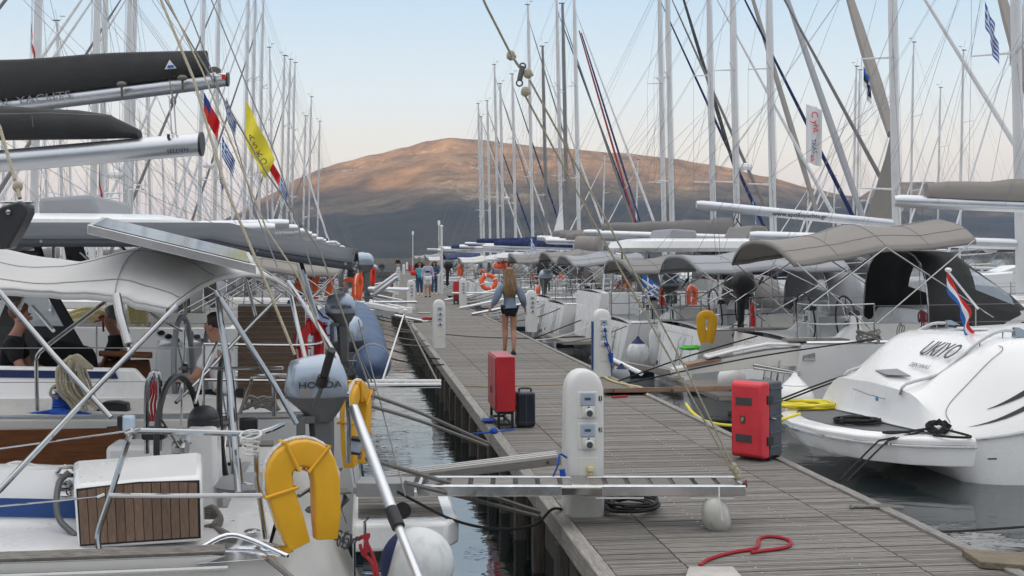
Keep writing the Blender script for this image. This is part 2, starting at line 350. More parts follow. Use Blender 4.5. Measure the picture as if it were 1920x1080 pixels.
mb.grid(rf, 120, 20); o = finish('hill', mb, HILL, Vector((0, 0, 0)), smooth_angle=80); tag(o, 'long unseen hill added behind the viewer to keep the harbour in shade', 'hill', kind='structure')
# far breakwater with a low line of trees
mb = MB(); pts = [(-600, 560, 1.0), (-120, 470, 1.2), (-20, 440, 1.1), (60, 460, 1.2), (500, 560, 1.3)]
mb.loft([[Vector((x, y-4, WZ-.3)), Vector((x, y-2, h)), Vector((x, y+2, h)), Vector((x, y+5, WZ-.3))] for x, y, h in pts])
o = finish('breakwater', mb, CONC, Vector((0, 0, 0))); tag(o, 'low stone breakwater on the horizon beyond the pontoon', 'breakwater', kind='structure')
# ---------------------------------------------------------------- pontoon: two straight sections
def pontoon(name, u0, u1, org, rot, vL, vR, label):
    t = bpy.data.objects.new(name, None); link(t); t.location = org; t.rotation_euler = (0, 0, rot); tag(t, label, 'pontoon', kind='structure')
    r = random.Random(3+int(u0)); mb = MB(); pitch = .137; n = int((u1-u0)/pitch); s0, s1 = vL+.62, vR-.58
    for i in range(n):
        y = u0+(i+.5)*pitch; zz = r.uniform(-.002, .002)
        for a, b in ((vL+.13, s0-.006), (s0+.006, s1-.006), (s1+.006, vR-.10)):
            w = pitch-.010-r.uniform(0, .003)
            # each board has three shallow grooves
            for k in range(3):
                yy = y-w/2+w*(k+.5)/3; mb.box(((a+b)/2+r.uniform(-.003, .003), yy, -.017+zz), (b-a, w/3-.0055, .034))
    part('decking', mb, GREYW, t, smooth_angle=0)
    mb = MB()
    for a, b in ((vL+.13, vR-.10),): mb.box(((a+b)/2, (u0+u1)/2, -.046), (b-a, u1-u0, .016))
    part('sub_deck', mb, BLACK, t, smooth_angle=0)
    mb = MB(); k = u0
    while k < u1-.1:                     # edge timbers in lengths
        e = min(u1, k+3.6)
        for v, w in ((vL+.055, .115), (vR-.045, .085)): mb.box((v, (k+e)/2, -.055+r.uniform(-.004, .004)), (w, e-k-.02, .15))
        k = e
    part('edge_beam', mb, EDGEW, t, bevel=.008)
    mb = MB(); k = u0
    while k < u1:
        for v in (vL+.02, vR-.02): mb.box((v, k, -.42), (.10, .12, .58))
        k += 1.2
    part('piling', mb, PILE, t, bevel=.01)
    mb = MB(); k = u0+.3
    while k < u1-2:
        mb.box(((vL+vR)/2, k+1.35, -.40), (vR-vL-.42, 2.5, .56)); k += 3.0
    part('float', mb, CONC, t, bevel=.03)
    mb = MB()                            # screw heads
    for i in range(int(min(n, 180))):
        for v in (vL+1.05, vL+1.75): mb.box((v+r.uniform(-.004, .004), u0+(i+.5)*pitch+.02, .0035), (.012, .016, .002))
    part('screw_row', mb, ALU, t, smooth_angle=0)
VL, VR = 1.47, 4.15; UB = 56
pontoon('pontoon', 3.0, UB, (0, 0, 0), DA, VL, VR, 'weathered grey plank pontoon running away between the moored boats')
BA = DA-R(1.75)
bo = D(UB, (VL+VR)/2)
pontoon('pontoon', 0, 105, bo, BA, VL-(VL+VR)/2, VR-(VL+VR)/2, 'far straight section of the plank pontoon beyond the people')
mb = MB(); e = bo+Vector((-math.sin(BA)*107, math.cos(BA)*107, 0)); mb.box((e.x-2, e.y, -.3), (26, 3, .6))
o = finish('pontoon', mb, CONC, Vector((0, 0, 0)), bevel=.05); tag(o, 'pale cross quay closing the far end of the pontoon', 'pontoon', kind='structure')

# ---------------------------------------------------------------- evening air
mb = MB(); mb.box((0, 2250, 221), (18200, 13700, 462)); hz = finish('haze', mb, [], Vector((0, 0, 0)), smooth_angle=0); tag(hz, 'thin evening haze over harbour and mountain', 'haze', kind='stuff')
hm = bpy.data.materials.new('haze'); hm.use_nodes = True; ht = hm.node_tree; ht.nodes.clear(); ho = ht.nodes.new('ShaderNodeOutputMaterial'); hv = ht.nodes.new('ShaderNodeVolumePrincipled')
hv.inputs['Color'].default_value = (.42, .62, 1, 1); hv.inputs['Density'].default_value = .000085; hv.inputs['Anisotropy'].default_value = 0
ht.links.new(hv.outputs[0], ho.inputs['Volume']); hz.data.materials.append(hm)
# ================================================================ BOAT BUILDERS (own frame: x forward from the stern, y to port, z up from the water)
def hullfn(L, B, fb, rake=.35, sheer=.3, draft=.42):
    def hb(x):
        s = max(0, min(1, x/L)); return max(.02, B/2*(1-max(0, (s-.34)/.66)**2.3)*(.88+.12*min(1, s/.34)))
    def zs(x): s = x/L; return fb+sheer*max(0, s)**1.6
    def yz(x, z):
        t = (zs(x)-z)/(zs(x)+draft); t = min(1, max(0, t)); a = math.asin(t**.55) if t < 1 else PI/2
        return hb(x)*max(0, math.cos(a))**.42*(1-.05*t)
    def xo(x, z):      # stern raked forward going up, stem slightly
        s = x/L; return rake*(max(-.3, z)/fb)*max(0, 1-s*6) + .5*max(0, (z)/fb)*smooth(.9, 1, s)*.6
    return hb, zs, yz, xo
def hull_part(t, H, L, z0, z1, mats, name='hull', off=0, cap=True, x0=0, x1=None, n=26, nz=9):
    hb, zs, yz, xo = H; mb = MB(); secs = []; x1 = L if x1 is None else x1
    for i in range(n+1):
        x = x0+(x1-x0)*(i/n); a = zs(x) if z1 is None else zs(x)+z1 if z1 <= 0 else z1
        b = z0 if z0 >= -.5 else -.40
        if z0 < 0 and z0 >= -.39: b = z0
        zz = [lerp(a, b, (k/nz)**1.0) for k in range(nz+1)]
        sb = [Vector((x+xo(x, z), -(yz(x, z)+off), z)) for z in zz]; pt = [Vector((x+xo(x, z), yz(x, z)+off, z)) for z in reversed(zz)]
        secs.append(sb+pt)
    if cap: mb.loft(secs, False); mb.add(secs[0], [tuple(range(len(secs[0])))])
    else:
        mb.loft([q[:nz+1] for q in secs], False); mb.loft([q[nz+1:] for q in secs], False)
    return part(name, mb, mats, t, smooth_angle=40)
def deck_part(t, H, L, fn, mats, nx=70, ny=44, x0=.02):
    hb, zs, yz, xo = H; mb = MB()
    def f(a, b):
        x = x0+(L-x0-.02)*a; yn = 2*b-1; y = yn*hb(x)*.995; z, _ = fn(x, y, yn); return Vector((x+xo(x, zs(x)), y, z))
    mb.grid(f, nx, ny)
    for i in range(nx):
        for j in range(ny):
            x = x0+(L-x0)*(i+.5)/nx; yn = 2*(j+.5)/ny-1; y = yn*hb(x); mb.m[i*ny+j] = fn(x, y, yn)[1]
    return part('deck', mb, mats, t, smooth_angle=38)
def arch(x, w, z0, h, n=14, pw=.55):
    return [Vector((x, w*math.copysign(abs(math.cos(a))**pw, math.cos(a)), z0+h*math.sin(a)**.8)) for a in [PI*i/n for i in range(n+1)]]
def bimini(t, x0, x1, w, z, fab, frame_y, deck_z, droop=.10, crown=.30, rr=.0125, legs=True, slope=0):
    mb = MB(); nb = 3
    def f(a, b):
        x = lerp(x0, x1, a); yn = 2*b-1; k = abs(math.sin(PI*a*(nb-1)))
        zz = z+crown*(1-abs(yn)**2.4)-droop*k*(1-.5*abs(yn))-.12*(1-a)**4-.05*a**6
        zz += slope*a
        zz += .022*noise.noise(Vector((x*2.3+z*7, yn*3.1, w)))+.010*noise.noise(Vector((x*7, yn*9+z, 3)))
        return Vector((x+.10*(1-yn*yn)*(-(1-a)+a*.5), yn*w*(1-.05*k), zz))
    mb.grid(f, 36, 28)
    e = part('bimini', mb, fab, t, solid=.008, smooth_angle=60)
    mb = MB()      # hanging edge band
    for sgn in (0, 1):
        mb.grid(lambda a, b: f(a, sgn)+Vector((0, 0, -.07*b)), 20, 1)
    mb.grid(lambda a, b: f(0, a)+Vector((-.01, 0, -.07*b)), 16, 1)
    part('valance', mb, fab, e, solid=.006, smooth_angle=60)
    mb = MB()
    for b in (.12, .5, .88): mb.tube([f(i/24, b)+Vector((0, 0, .006)) for i in range(25)], .0035, 4)
    for a in (.25, .5, .75): mb.tube([f(a, i/20)+Vector((0, 0, .006)) for i in range(21)], .0035, 4)
    part('seam', mb, MGREY, e)
    mb = MB(); xm = lerp(x0, x1, .5)
    for a in (0.01, .5, .99): mb.tube([f(a, i/14)-Vector((0, 0, .02)) for i in range(15)], rr, 6)
    if legs:
        for s in (-1, 1):
            yb = frame_y*s
            b = 0 if s < 0 else 1
            mb.tube([f(.01, b), (xm-.1, yb, deck_z)], rr, 6); mb.tube([f(.99, b), (xm-.25, yb, deck_z+.25)], rr, 6)
            mb.tube([f(.5, b), (x0+.1, yb, deck_z+.5)], rr, 6); mb.tube([f(.5, b), (x1+.3, yb*.92, deck_z+.35)], rr, 6)
    part('bimini_frame', mb, STEEL, t)
def sprayhood(t, x0, x1, w, z, h, fab, win=True):
    mb = MB(); A = [arch(x0, w, z, h), arch(x0+.35*(x1-x0), w*1.03, z, h*1.0), arch(x0+.78*(x1-x0), w*.98, z+.02, h*.45), arch(x1, w*.9, z, .07)]
    n = 14
    mb.loft([A[0], A[1]], False); o = part('sprayhood', mb, fab, t, solid=.006, smooth_angle=60)
    mb = MB(); mb.cur = 0
    S = [[p.lerp(q, k) for p, q in zip(A[1], A[2])] for k in (0, .12, .9, 1)]
    fs = MB()
    for i in range(3):
        for j in range(n):
            fs.cur = 1 if (i == 1 and j not in (0, 1, 4, 9, 12, 13)) else 0
            fs.add([S[i][j], S[i][j+1], S[i+1][j+1], S[i+1][j]], [(0, 1, 2, 3)])
    fs.cur = 0; fs.loft([A[2], A[3]], False)
    part('window', fs, [fab, CLEAR], o, smooth_angle=60)
    mb = MB(); mb.tube(arch(x0, w, z, h), .014, 6); part('hoop', mb, STEEL, o)
def wheel_mb(c, r, nrm=(1, 0, 0), rim=.016, spokes=5):
    q = Vector((0, 0, 1)).rotation_difference(Vector(nrm).normalized()); c = Vector(c); m = MB(); s = MB()
    m.tube([c+q @ Vector((r*math.cos(2*PI*i/32), r*math.sin(2*PI*i/32), 0)) for i in range(32)], rim, 6, True)
    for i in range(spokes): a = 2*PI*i/spokes+.3; s.tube([c, c+q @ Vector((r*math.cos(a), r*math.sin(a), 0))], .007, 5)
    s.lathe([(.001, -.04), (.05, -.04), (.05, .04), (.001, .04)], c, 10, q @ Vector((0, 0, 1)))
    return m, s
def rail(pts, r=.0125): m = MB(); m.tube(pts, r, 6); return m
def sailboat(label, L=12.5, B=4.0, fb=1.15, fab=CANG, bag=None, hullm=GEL, stripe=None, mast_x=7.0, mast_h=17.5, bim=(.35, 3.0, 3.0), spray=(3.3, 4.9, .78),
             boom_z=3.1, boom_end=1.7, wheels=2, low=False, group=None, radar=False, furl=WCL, cat='sailboat', gooseneck=None, name='sailboat', bimfab=None, hoodfab=None, crown=.30, mastr=.115, bslope=0, mast=True, coam=.24, rake=.20, well=.85):
    t = thing(name, label, cat, group=group, world=False)
    H = hullfn(L, B, fb, rake); hb, zs, yz, xo = H; cx0 = spray[0] if spray else 3.6; cx1 = L*.74
    hull_part(t, H, L, -.12, None, hullm); hull_part(t, H, L, -.5, .10, HULLGREY, 'boot_top', .004, cap=False, n=14, nz=4)
    if stripe: hull_part(t, H, L, fb-.26, -.12, stripe, 'stripe', .006, cap=False, nz=2)
    def fn(x, y, yn):
        z = zs(x)+.07*(1-yn*yn); ay = abs(y); m = 0
        roof = smooth(cx0-.05, cx0+.25, x)*(1-smooth(cx1-1.6, cx1, x)); w = min(1.35, hb(x)*.66)
        z += .40*roof*(1-smooth(w-.12, w+.06, ay))
        if x < cx0-.02:
            c = smooth(.85, 1.25, x); z += coam*c*smooth(well+.02, well+.08, ay)*(1-smooth(well+.38, well+.55, ay))
            if .35 < x and ay < well: z = zs(x)-.38+(.40 if (1.7 < x and ay > .48) else 0)
        if abs(yn) > .62 and x > 1.2 or (x < cx0 and ay < .48): m = 1
        return z, m
    deck_part(t, H, L, fn, [hullm, DECKG], *( (40, 26) if low else (72, 46)))
    mb = MB(); w = 1.18
    for s in (-1, 1):
        x = cx0+.55
        while x < cx1-2.2:
            mb.prism([(0, 0), (.85, .02), (.80, .13), (.06, .13)], frame((x, s*min(1.37, hb(x)*.66+.025), zs(x)+.14), (1, 0, 0), (0, -s*.25, 1)), .02*s if s < 0 else .02); x += 1.0
    part('window', mb, TINT, t)
    mb = MB()
    for s in (-1, 1): mb.tube([Vector((x+xo(x, zs(x)), s*(hb(x)-.03), zs(x)+.03)) for x in [.05+(L-.1)*i/24 for i in range(25)]], .028, 5)
    part('toe_rail', mb, GREYW if stripe else ALU, t)
    if not low:
        tr = lambda y, z, d=.012: Vector((rake*z/fb-d, y, z)); wq = hb(0)
        mb = MB()
        for ya in (-.62, -.28): mb.tube([tr(ya, .12, .04), tr(ya, .95, .04), tr(ya, 1.0, .01)], .014, 6)
        for k in range(4): mb.tube([tr(-.62, .2+.2*k, .04), tr(-.28, .2+.2*k, .04)], .013, 6)
        part('boarding_ladder', mb, STEEL, t)
        mb = MB(); q = [(-wq*.62, .30), (-wq*.62, fb-.14), (wq*.62, fb-.14), (wq*.62, .30)]
        for (y0, z0), (y1, z1) in zip(q, q[1:]+q[:1]): mb.tube([tr(y0, z0, .002), tr(y1, z1, .002)], .003, 4)
        part('transom_seam', mb, MGREY, t)
        mb = MB(); mb.box((-.02, 0, .20), (.34, wq*1.1, .06)); part('bathing_step', mb, GREYW, t, bevel=.01)
        mb = MB(); mb.lathe([(.05, 0), (.05, .01), (.03, .012)], tr(wq*.72, .34, .0), 10, (-1, 0, .2)); part('exhaust_outlet', mb, BLACK, t)
        mb = MB()                                      # pushpit, stanchions, pulpit
        for s in (-1, 1):
            for h in (.62, .32):
                mb.tube(spl([(1.35, s*(hb(1.3)-.07), fb+h+.02), (.7, s*(hb(.5)-.08), fb+h), (.42, s*(hb(.2)-.14), fb+h), (.36, s*(hb(.2)-.75), fb+h)], 4), .0125, 6)
            for x, dy in ((1.35, .07), (.45, .14)): mb.tube([(x, s*(hb(x)-dy), fb), (x, s*(hb(x)-dy), fb+.63)], .0125, 6)
            mb.tube([(.36, s*(hb(.2)-.75), fb), (.36, s*(hb(.2)-.75), fb+.62)], .0125, 6)
            x = 3.0
            while x < L-1.2: mb.tube([(x, s*(hb(x)-.07), zs(x)), (x, s*(hb(x)-.07), zs(x)+.62)], .011, 5); x += 1.9
            mb.tube(spl([(L-1.3, s*(hb(L-1.3)-.06), zs(L)), (L-1.1, s*(hb(L-1.1)-.05), zs(L)+.65), (L-.1, s*.12, zs(L)+.72)], 4), .0125, 6)
        part('guard_rail', mb, STEEL, t)
        mb = MB()
        for s in (-1, 1):
            for h in (.6, .32):
                mb.tube([(x, s*(hb(x)-.07), zs(x)+h) for x in (1.35, 3, 4.9, 6.8, 8.7, L-1.2)], .0035, 4)
        part('lifeline', mb, WIRE, t)
    if wheels:
        for s in ((-1, 1) if wheels == 2 else (0,)):
            m, sp = wheel_mb((1.25, s*.95, fb+.28), .46, (1, 0, .12)); w = part('steering_wheel', m, BLACK, t); part('hub', sp, STEEL, w)
            mb = MB(); mb.loft([[Vector((1.36+dx*k, s*.95+dy*k, z)) for dx, dy in ((-.1, -.12), (.14, -.12), (.14, .12), (-.1, .12))] for z, k in ((fb-.38, 1.1), (fb+.15, .9), (fb+.42, .8))])
            p = part('pedestal', mb, GEL, t, bevel=.02); m2 = MB(); m2.ell((1.38, s*.95, fb+.44), (.1, .1, .07), 10, 6); part('compass', m2, DARK, p)
    if bim: bimini(t, bim[0], bim[1], B*.40, bim[2], bimfab or fab, hb(1.5)-.12, fb+.05, crown=crown, slope=bslope)
    if spray: sprayhood(t, spray[0], spray[1], min(1.3, hb(spray[0])*.7), zs(spray[0])+.22, spray[2], hoodfab or fab)
    if not mast: return t
    # mast, boom, rigging
    rk = math.tan(R(1.2)); mz = zs(mast_x)+.42
    M = lambda z: Vector((mast_x-(z-mz)*rk, 0, z)); top = mz+mast_h-1.6 if False else mast_h
    mb = MB(); secs = []
    for z, k in ((mz, 1), (top*.8, 1), (top, .7)):
        c = M(z); secs.append([c+Vector((mastr*k*math.cos(a), mastr*.62*k*math.sin(a), 0)) for a in [2*PI*i/12 for i in range(12)]])
    mb.loft(secs); ms = part('mast', mb, MASTW, t)
    m2 = MB(); c = M(top); m2.box(c+Vector((-.05, 0, .05)), (.34, .05, .06)); m2.tube([c, c+Vector((-.1, .05, .7))], .006, 4); m2.tube([c+Vector((.1, 0, 0)), c+Vector((.25, 0, .28))], .006, 4); m2.box(c+Vector((.25, 0, .3)), (.28, .01, .03))
    part('wind_vane', m2, DARK, ms)
    mb = MB()
    for k, ln in ((.40, 1.15), (.70, .9)):
        c = M(top*k)
        for s in (-1, 1): mb.tube([c, c+Vector((-.42, s*ln, .10))], [.032, .018], 5)
    part('spreader', mb, MASTW, ms)
    if radar:
        m3 = MB(); c = M(top*.44)+Vector((.34, 0, 0)); m3.lathe([(.02, -.1), (.22, -.09), (.26, 0), (.23, .10), (.05, .15)], c, 14); m3.box(c+Vector((-.2, 0, -.1)), (.3, .08, .04)); part('radar_dome', m3, GEL, ms)
    gz = gooseneck or boom_z-.10; a = M(gz)+Vector((-.1, 0, 0)); b = Vector((boom_end, 0, boom_z+.06)); d = (b-a)
    mb = MB(); up = Vector((0, 0, 1)); secs = []
    for k, sc_ in ((0, 1), (.97, 1), (1, .8)):
        c = a+d*k; secs.append([c+Vector((0, .075*sc_*math.cos(t_), .115*sc_*math.sin(t_))) for t_ in [2*PI*i/12 for i in range(12)]])
    mb.loft(secs); bo_ = part('boom', mb, ALU, t)
    if bag:
        mb = MB(); secs = []
        for i in range(12):
            k = i/11; c = a+d*(.02+.86*k)+Vector((0, 0, .08)); h = lerp(.62, .26, k**.8)*(1+.06*math.sin(i*2.1)); w = lerp(.17, .10, k)*(1+.10*math.sin(i*1.7))
            secs.append([c+Vector((0, w*x, h*z)) for x, z in ((-.75, 0), (-1, .3), (-.75, .7), (-.18, 1), (.18, 1), (.75, .7), (1, .3), (.75, 0))])
        mb.loft(secs); part('sail_cover', mb, bag, bo_, smooth_angle=60)
    mb = MB(); r = .0045
    bow = Vector((L-.1, 0, zs(L)+.05)); ft = M(top*.955)
    for s in (-1, 1):
        c1 = M(top*.40)+Vector((-.42, s*1.15, .1)); c2 = M(top*.70)+Vector((-.42, s*.9, .1)); ch = Vector((mast_x-.45, s*(hb(mast_x)-.25), zs(mast_x)))
        mb.tube([ch, c1, c2, M(top*.96)], r, 4, caps=False); mb.tube([ch, M(top*.40)], r, 4, caps=False); mb.tube([c1, M(top*.70)], r, 4, caps=False)
        mb.tube([(.15, s*hb(.1)*.8, fb), M(top).lerp(Vector((.2, 0, fb)), .72)], r, 4, caps=False)
        for k in (.35, .6, .85): mb.tube([a+d*k+Vector((0, s*.12, 0)), M(top*.62)], .003, 4, caps=False)
    mb.tube([M(top), M(top).lerp(Vector((.2, 0, fb)), .72)], r, 4, caps=False)
    mb.tube([b, M(top)], .0035, 4, caps=False)
    for dx in (.16, .2): mb.tube([M(mz)+Vector((dx, .05, 0)), M(top*.95)+Vector((dx*.6, .02, 0))], .004, 4, caps=False)
    mb.tube([b+Vector((.4, 0, 0)), (boom_end+.6, .2, fb+.3)], .006, 4, caps=False); mb.tube([b+Vector((.5, 0, 0)), (boom_end+.6, -.2, fb+.3)], .006, 4, caps=False)
    part('rigging', mb, WIRE, t)
    if furl:
        mb = MB(); mb.tube([bow, bow.lerp(ft, .05), bow.lerp(ft, .35), bow.lerp(ft, .9), ft], [.05, .085, .075, .035, .012], 8); part('furled_headsail', mb, furl, t)
    return t
def outboard(label, loc, rotz, cowl=SILV, leg=MGREY, s=1, brand=True, size=None, tiller=True, group='outboard motors clamped on the stern rails', dark=False, lean=0):
    t = thing('outboard_motor', label, 'outboard motor', loc, rotz, group, world=False); t.scale = (s, s, s)
    if lean: t.rotation_euler = (0, lean, rotz)
    mb = MB(); secs = []          # own frame: x astern along the cowl, z up, origin at the clamp
    def ring(z, xc, a, b, p=.7): return [Vector((xc+a*math.copysign(abs(math.cos(q))**p, math.cos(q)), b*math.copysign(abs(math.sin(q))**p, math.sin(q)), z+.05*math.cos(q)*(z-.2)*1.2)) for q in [2*PI*i/20 for i in range(20)]]
    for z, xc, a, b in ((.17, .03, .19, .12), (.22, .03, .215, .135), (.30, .03, .205, .135), (.38, .02, .18, .12), (.43, .0, .14, .09), (.445, -.01, .08, .05)): secs.append(ring(z, xc, a, b))
    mb.loft(secs); c = part('cowl', mb, cowl, t, smooth_angle=60)
    mb = MB(); mb.loft([ring(.01, .05, .07, .06), ring(.08, .05, .13, .09), ring(.165, .03, .20, .125), ring(.178, .03, .212, .132)]); part('lower_cowl', mb, leg, t, smooth_angle=60)
    mb = MB(); mb.loft([[Vector((x0+dx, dy, z)) for dx, dy in ((-.07*k, 0), (-.04*k, -.04*k), (.06*k, -.035*k), (.09*k, 0), (.06*k, .035*k), (-.04*k, .04*k))] for z, x0, k in ((.05, .05, 1.1), (-.15, .06, 1), (-.45, .07, .8), (-.55, .07, .9), (-.68, .07, .55))])
    mb.box((.12, 0, -.47), (.26, .16, .012)); mb.ell((.08, 0, -.58), (.13, .04, .04), 10, 6)
    part('leg', mb, leg, t)
    mb = MB(); 
    for i in range(3):
        a = 2*PI*i/3; mb.add([(.20, 0, -.58), (.21, .10*math.cos(a-.4), -.58+.10*math.sin(a-.4)), (.235, .11*math.cos(a+.4), -.58+.11*math.sin(a+.4))], [(0, 1, 2)])
    part('propeller', mb, leg, t, solid=.006)
    mb = MB(); mb.box((-.075, 0, -.08), (.035, .17, .26)); mb.box((-.04, 0, .03), (.10, .15, .05)); mb.tube([(-.10, .05, -.12), (-.18, .05, -.12)], .012, 6); mb.tube([(-.10, -.05, -.12), (-.18, -.05, -.12)], .012, 6)
    part('clamp_bracket', mb, leg if not dark else BLACK, t, bevel=.006)
    if tiller:
        mb = MB(); mb.tube([(-.12, .02, .10), (-.2, .02, .13), (-.30, .02, .26)], .014, 6); h = part('tiller', mb, leg, t)
        m2 = MB(); m2.tube([(-.29, .02, .245), (-.36, .02, .35)], .024, 8); part('grip', m2, BLACK, h)
    if brand:
        for s_ in (-1, 1): part('maker_name', text_mb('HONDA', .062, frame((.03, s_*.1375, .265), (s_*-1 if s_ > 0 else 1, 0, 0), (0, 0, 1)), .002, squash=1.25), LETT, c)
    return t
def horseshoe(label, loc, rot, col=YEL, s=1, group='horseshoe lifebuoys on the stern rails', w=.135, th=.10, gap=.115, strap=True):
    t = thing('lifebuoy', label, 'lifebuoy', loc, 0, group, world=False); t.rotation_euler = rot; t.scale = (s, s, s)
    mb = MB(); path = [Vector((-gap, 0, -.40)), Vector((-gap-.03, 0, -.25)), Vector((-gap-.06, 0, -.05))]
    path += [Vector((-(gap+.06)*math.cos(a), 0, .02+(gap+.05)*math.sin(a))) for a in [PI*i/10 for i in range(1, 10)]]
    path += [Vector((gap+.06, 0, -.05)), Vector((gap+.03, 0, -.25)), Vector((gap, 0, -.40))]; secs = []
    for i, p in enumerate(path):
        d = (path[min(i+1, len(path)-1)]-path[max(i-1, 0)]).normalized(); n = Vector((d.z, 0, -d.x)); k = .82 if i in (0, len(path)-1) else 1
        secs.append([p+n*(w/2*k*a)+Vector((0, th/2*b*k, 0)) for a, b in ((-1, -.8), (-.85, -1), (.85, -1), (1, -.8), (1, .8), (.85, 1), (-.85, 1), (-1, .8))])
    mb.loft(secs); part('float', mb, col, t, smooth_angle=50, bevel=.008)
    if strap:
        mb = MB(); mb.tube([p+Vector((0, -.004, 0))+(p-Vector((0, 0, -.1))).normalized()*(w/2+.012) for p in path[1:-1]], .013, 6); part('strap', mb, ROPEW, t)
        mb = MB()
        for i in (2, 6, 10):
            p = path[min(i, len(path)-1)]; d = (path[min(i+1, len(path)-1)]-path[i-1]).normalized(); n = Vector((d.z, 0, -d.x))
            mb.tube([p+n*(w/2+.016)*a+Vector((0, (th/2+.008)*b, 0)) for a, b in ((-1, -1), (1, -1), (1, 1), (-1, 1))], .012, 5, True)
        part('band', mb, col, t)
    return t
def flag(label, loc, rotz, w=.9, h=.6, kind='greek', droop=60, staff=None, s=1, group=None, lean=(0, 0)):
    """hoist runs down from the origin, fly falls away at the droop angle; staff = length of a pole below"""
    t = thing('flag', label, 'flag', loc, rotz, group, world=False); t.scale = (s, s, s); mb = MB(); nu, nv = 18, 18; dr = R(droop)
    def f(a, b):
        fold = .06*math.sin(a*9+b*2)*min(1, a*3)+.03*math.sin(a*17+1); x = a*w*math.cos(dr)*(1-.12*b); z = -b*h-a*w*math.sin(dr)*(1-.25*b*math.cos(dr))
        return Vector((x, fold, z))
    mb.grid(f, nu, nv); mats = {'greek': [BCL, WCL], 'dutch': [REDC, WCL, BCL], 'red': [REDC], 'yellow': [YCL], 'white': [WCL], 'estonia': [BCL, BKCL, WCL], 'ensign': [REDC, NCL], 'redwhite': [REDC, WCL]}[kind]
    for i in range(nu):
        for j in range(nv):
            k = 0
            if kind == 'greek':
                if i < 7 and j < 10: k = 1 if (i == 3 or 4 <= j <= 5) else 0
                else: k = (j//2) % 2
            elif kind == 'dutch' or kind == 'estonia': k = min(2, j//6)
            elif kind == 'ensign': k = 1 if (i < 8 and j < 9) else 0
            elif kind == 'redwhite': k = 1 if j > 8 else 0
            mb.m[i*nv+j] = k
    part('cloth', mb, mats, t, smooth_angle=70)
    if staff:
        m2 = MB(); m2.tube([(0, 0, .06), (-.02+lean[0], lean[1], -staff)], .011, 6); m2.ell((0, 0, .07), .02, 8, 5); part('staff', m2, WCL, t)
    return t
# ================================================================ PEOPLE
def skinned(name, J, E, mats, parent, root, sub=1, extra=None):
    me = bpy.data.meshes.new(name); ks = list(J); ix = {k: i for i, k in enumerate(ks)}
    me.from_pydata([Vector(J[k][0]) for k in ks], [(ix[a], ix[b]) for a, b in E if a in ix and b in ix], [])
    o = bpy.data.objects.new(name, me); link(o); m = o.modifiers.new('s', 'SKIN'); m.branch_smoothing = .4
    for k in ks:
        r = J[k][1]; sv = me.skin_vertices[0].data[ix[k]]; sv.radius = r if isinstance(r, tuple) else (r, r); sv.use_root = k == root
    s = o.modifiers.new('u', 'SUBSURF'); s.levels = s.render_levels = sub
    dg = bpy.context.evaluated_depsgraph_get(); nm = bpy.data.meshes.new_from_object(o.evaluated_get(dg)); bpy.data.objects.remove(o); bpy.data.meshes.remove(me)
    mb = MB(); mb.add([v.co.copy() for v in nm.vertices], [tuple(p.vertices) for p in nm.polygons]); bpy.data.meshes.remove(nm)
    if extra: extra(mb)
    return part(name, mb, mats, parent, smooth_angle=75)
def hand(J, E, wrist, d, side, pre):
    """palm, four fingers and a thumb from the wrist along d"""
    w = Vector(wrist); d = Vector(d).normalized(); sd = Vector(side).normalized(); J[pre+'palm'] = (w+d*.075, (.036, .02)); E.append((pre+'wr', pre+'palm'))
    for i, (o, l) in enumerate(((-.030, .060), (-.010, .072), (.010, .068), (.028, .052))):
        b = w+d*.10+sd*o; J[f'{pre}k{i}'] = (b, .0095); J[f'{pre}m{i}'] = (b+d*l*.55+Vector((0, 0, -.004)), .0085); J[f'{pre}t{i}'] = (b+d*l+sd*(-o*.15)+d.cross(sd)*.016, .007)
        E += [(pre+'palm', f'{pre}k{i}'), (f'{pre}k{i}', f'{pre}m{i}'), (f'{pre}m{i}', f'{pre}t{i}')]
    J[pre+'th'] = (w+d*.055-sd*.042, .011); J[pre+'tt'] = (w+d*.095-sd*.055, .009); E += [(pre+'palm', pre+'th'), (pre+'th', pre+'tt')]
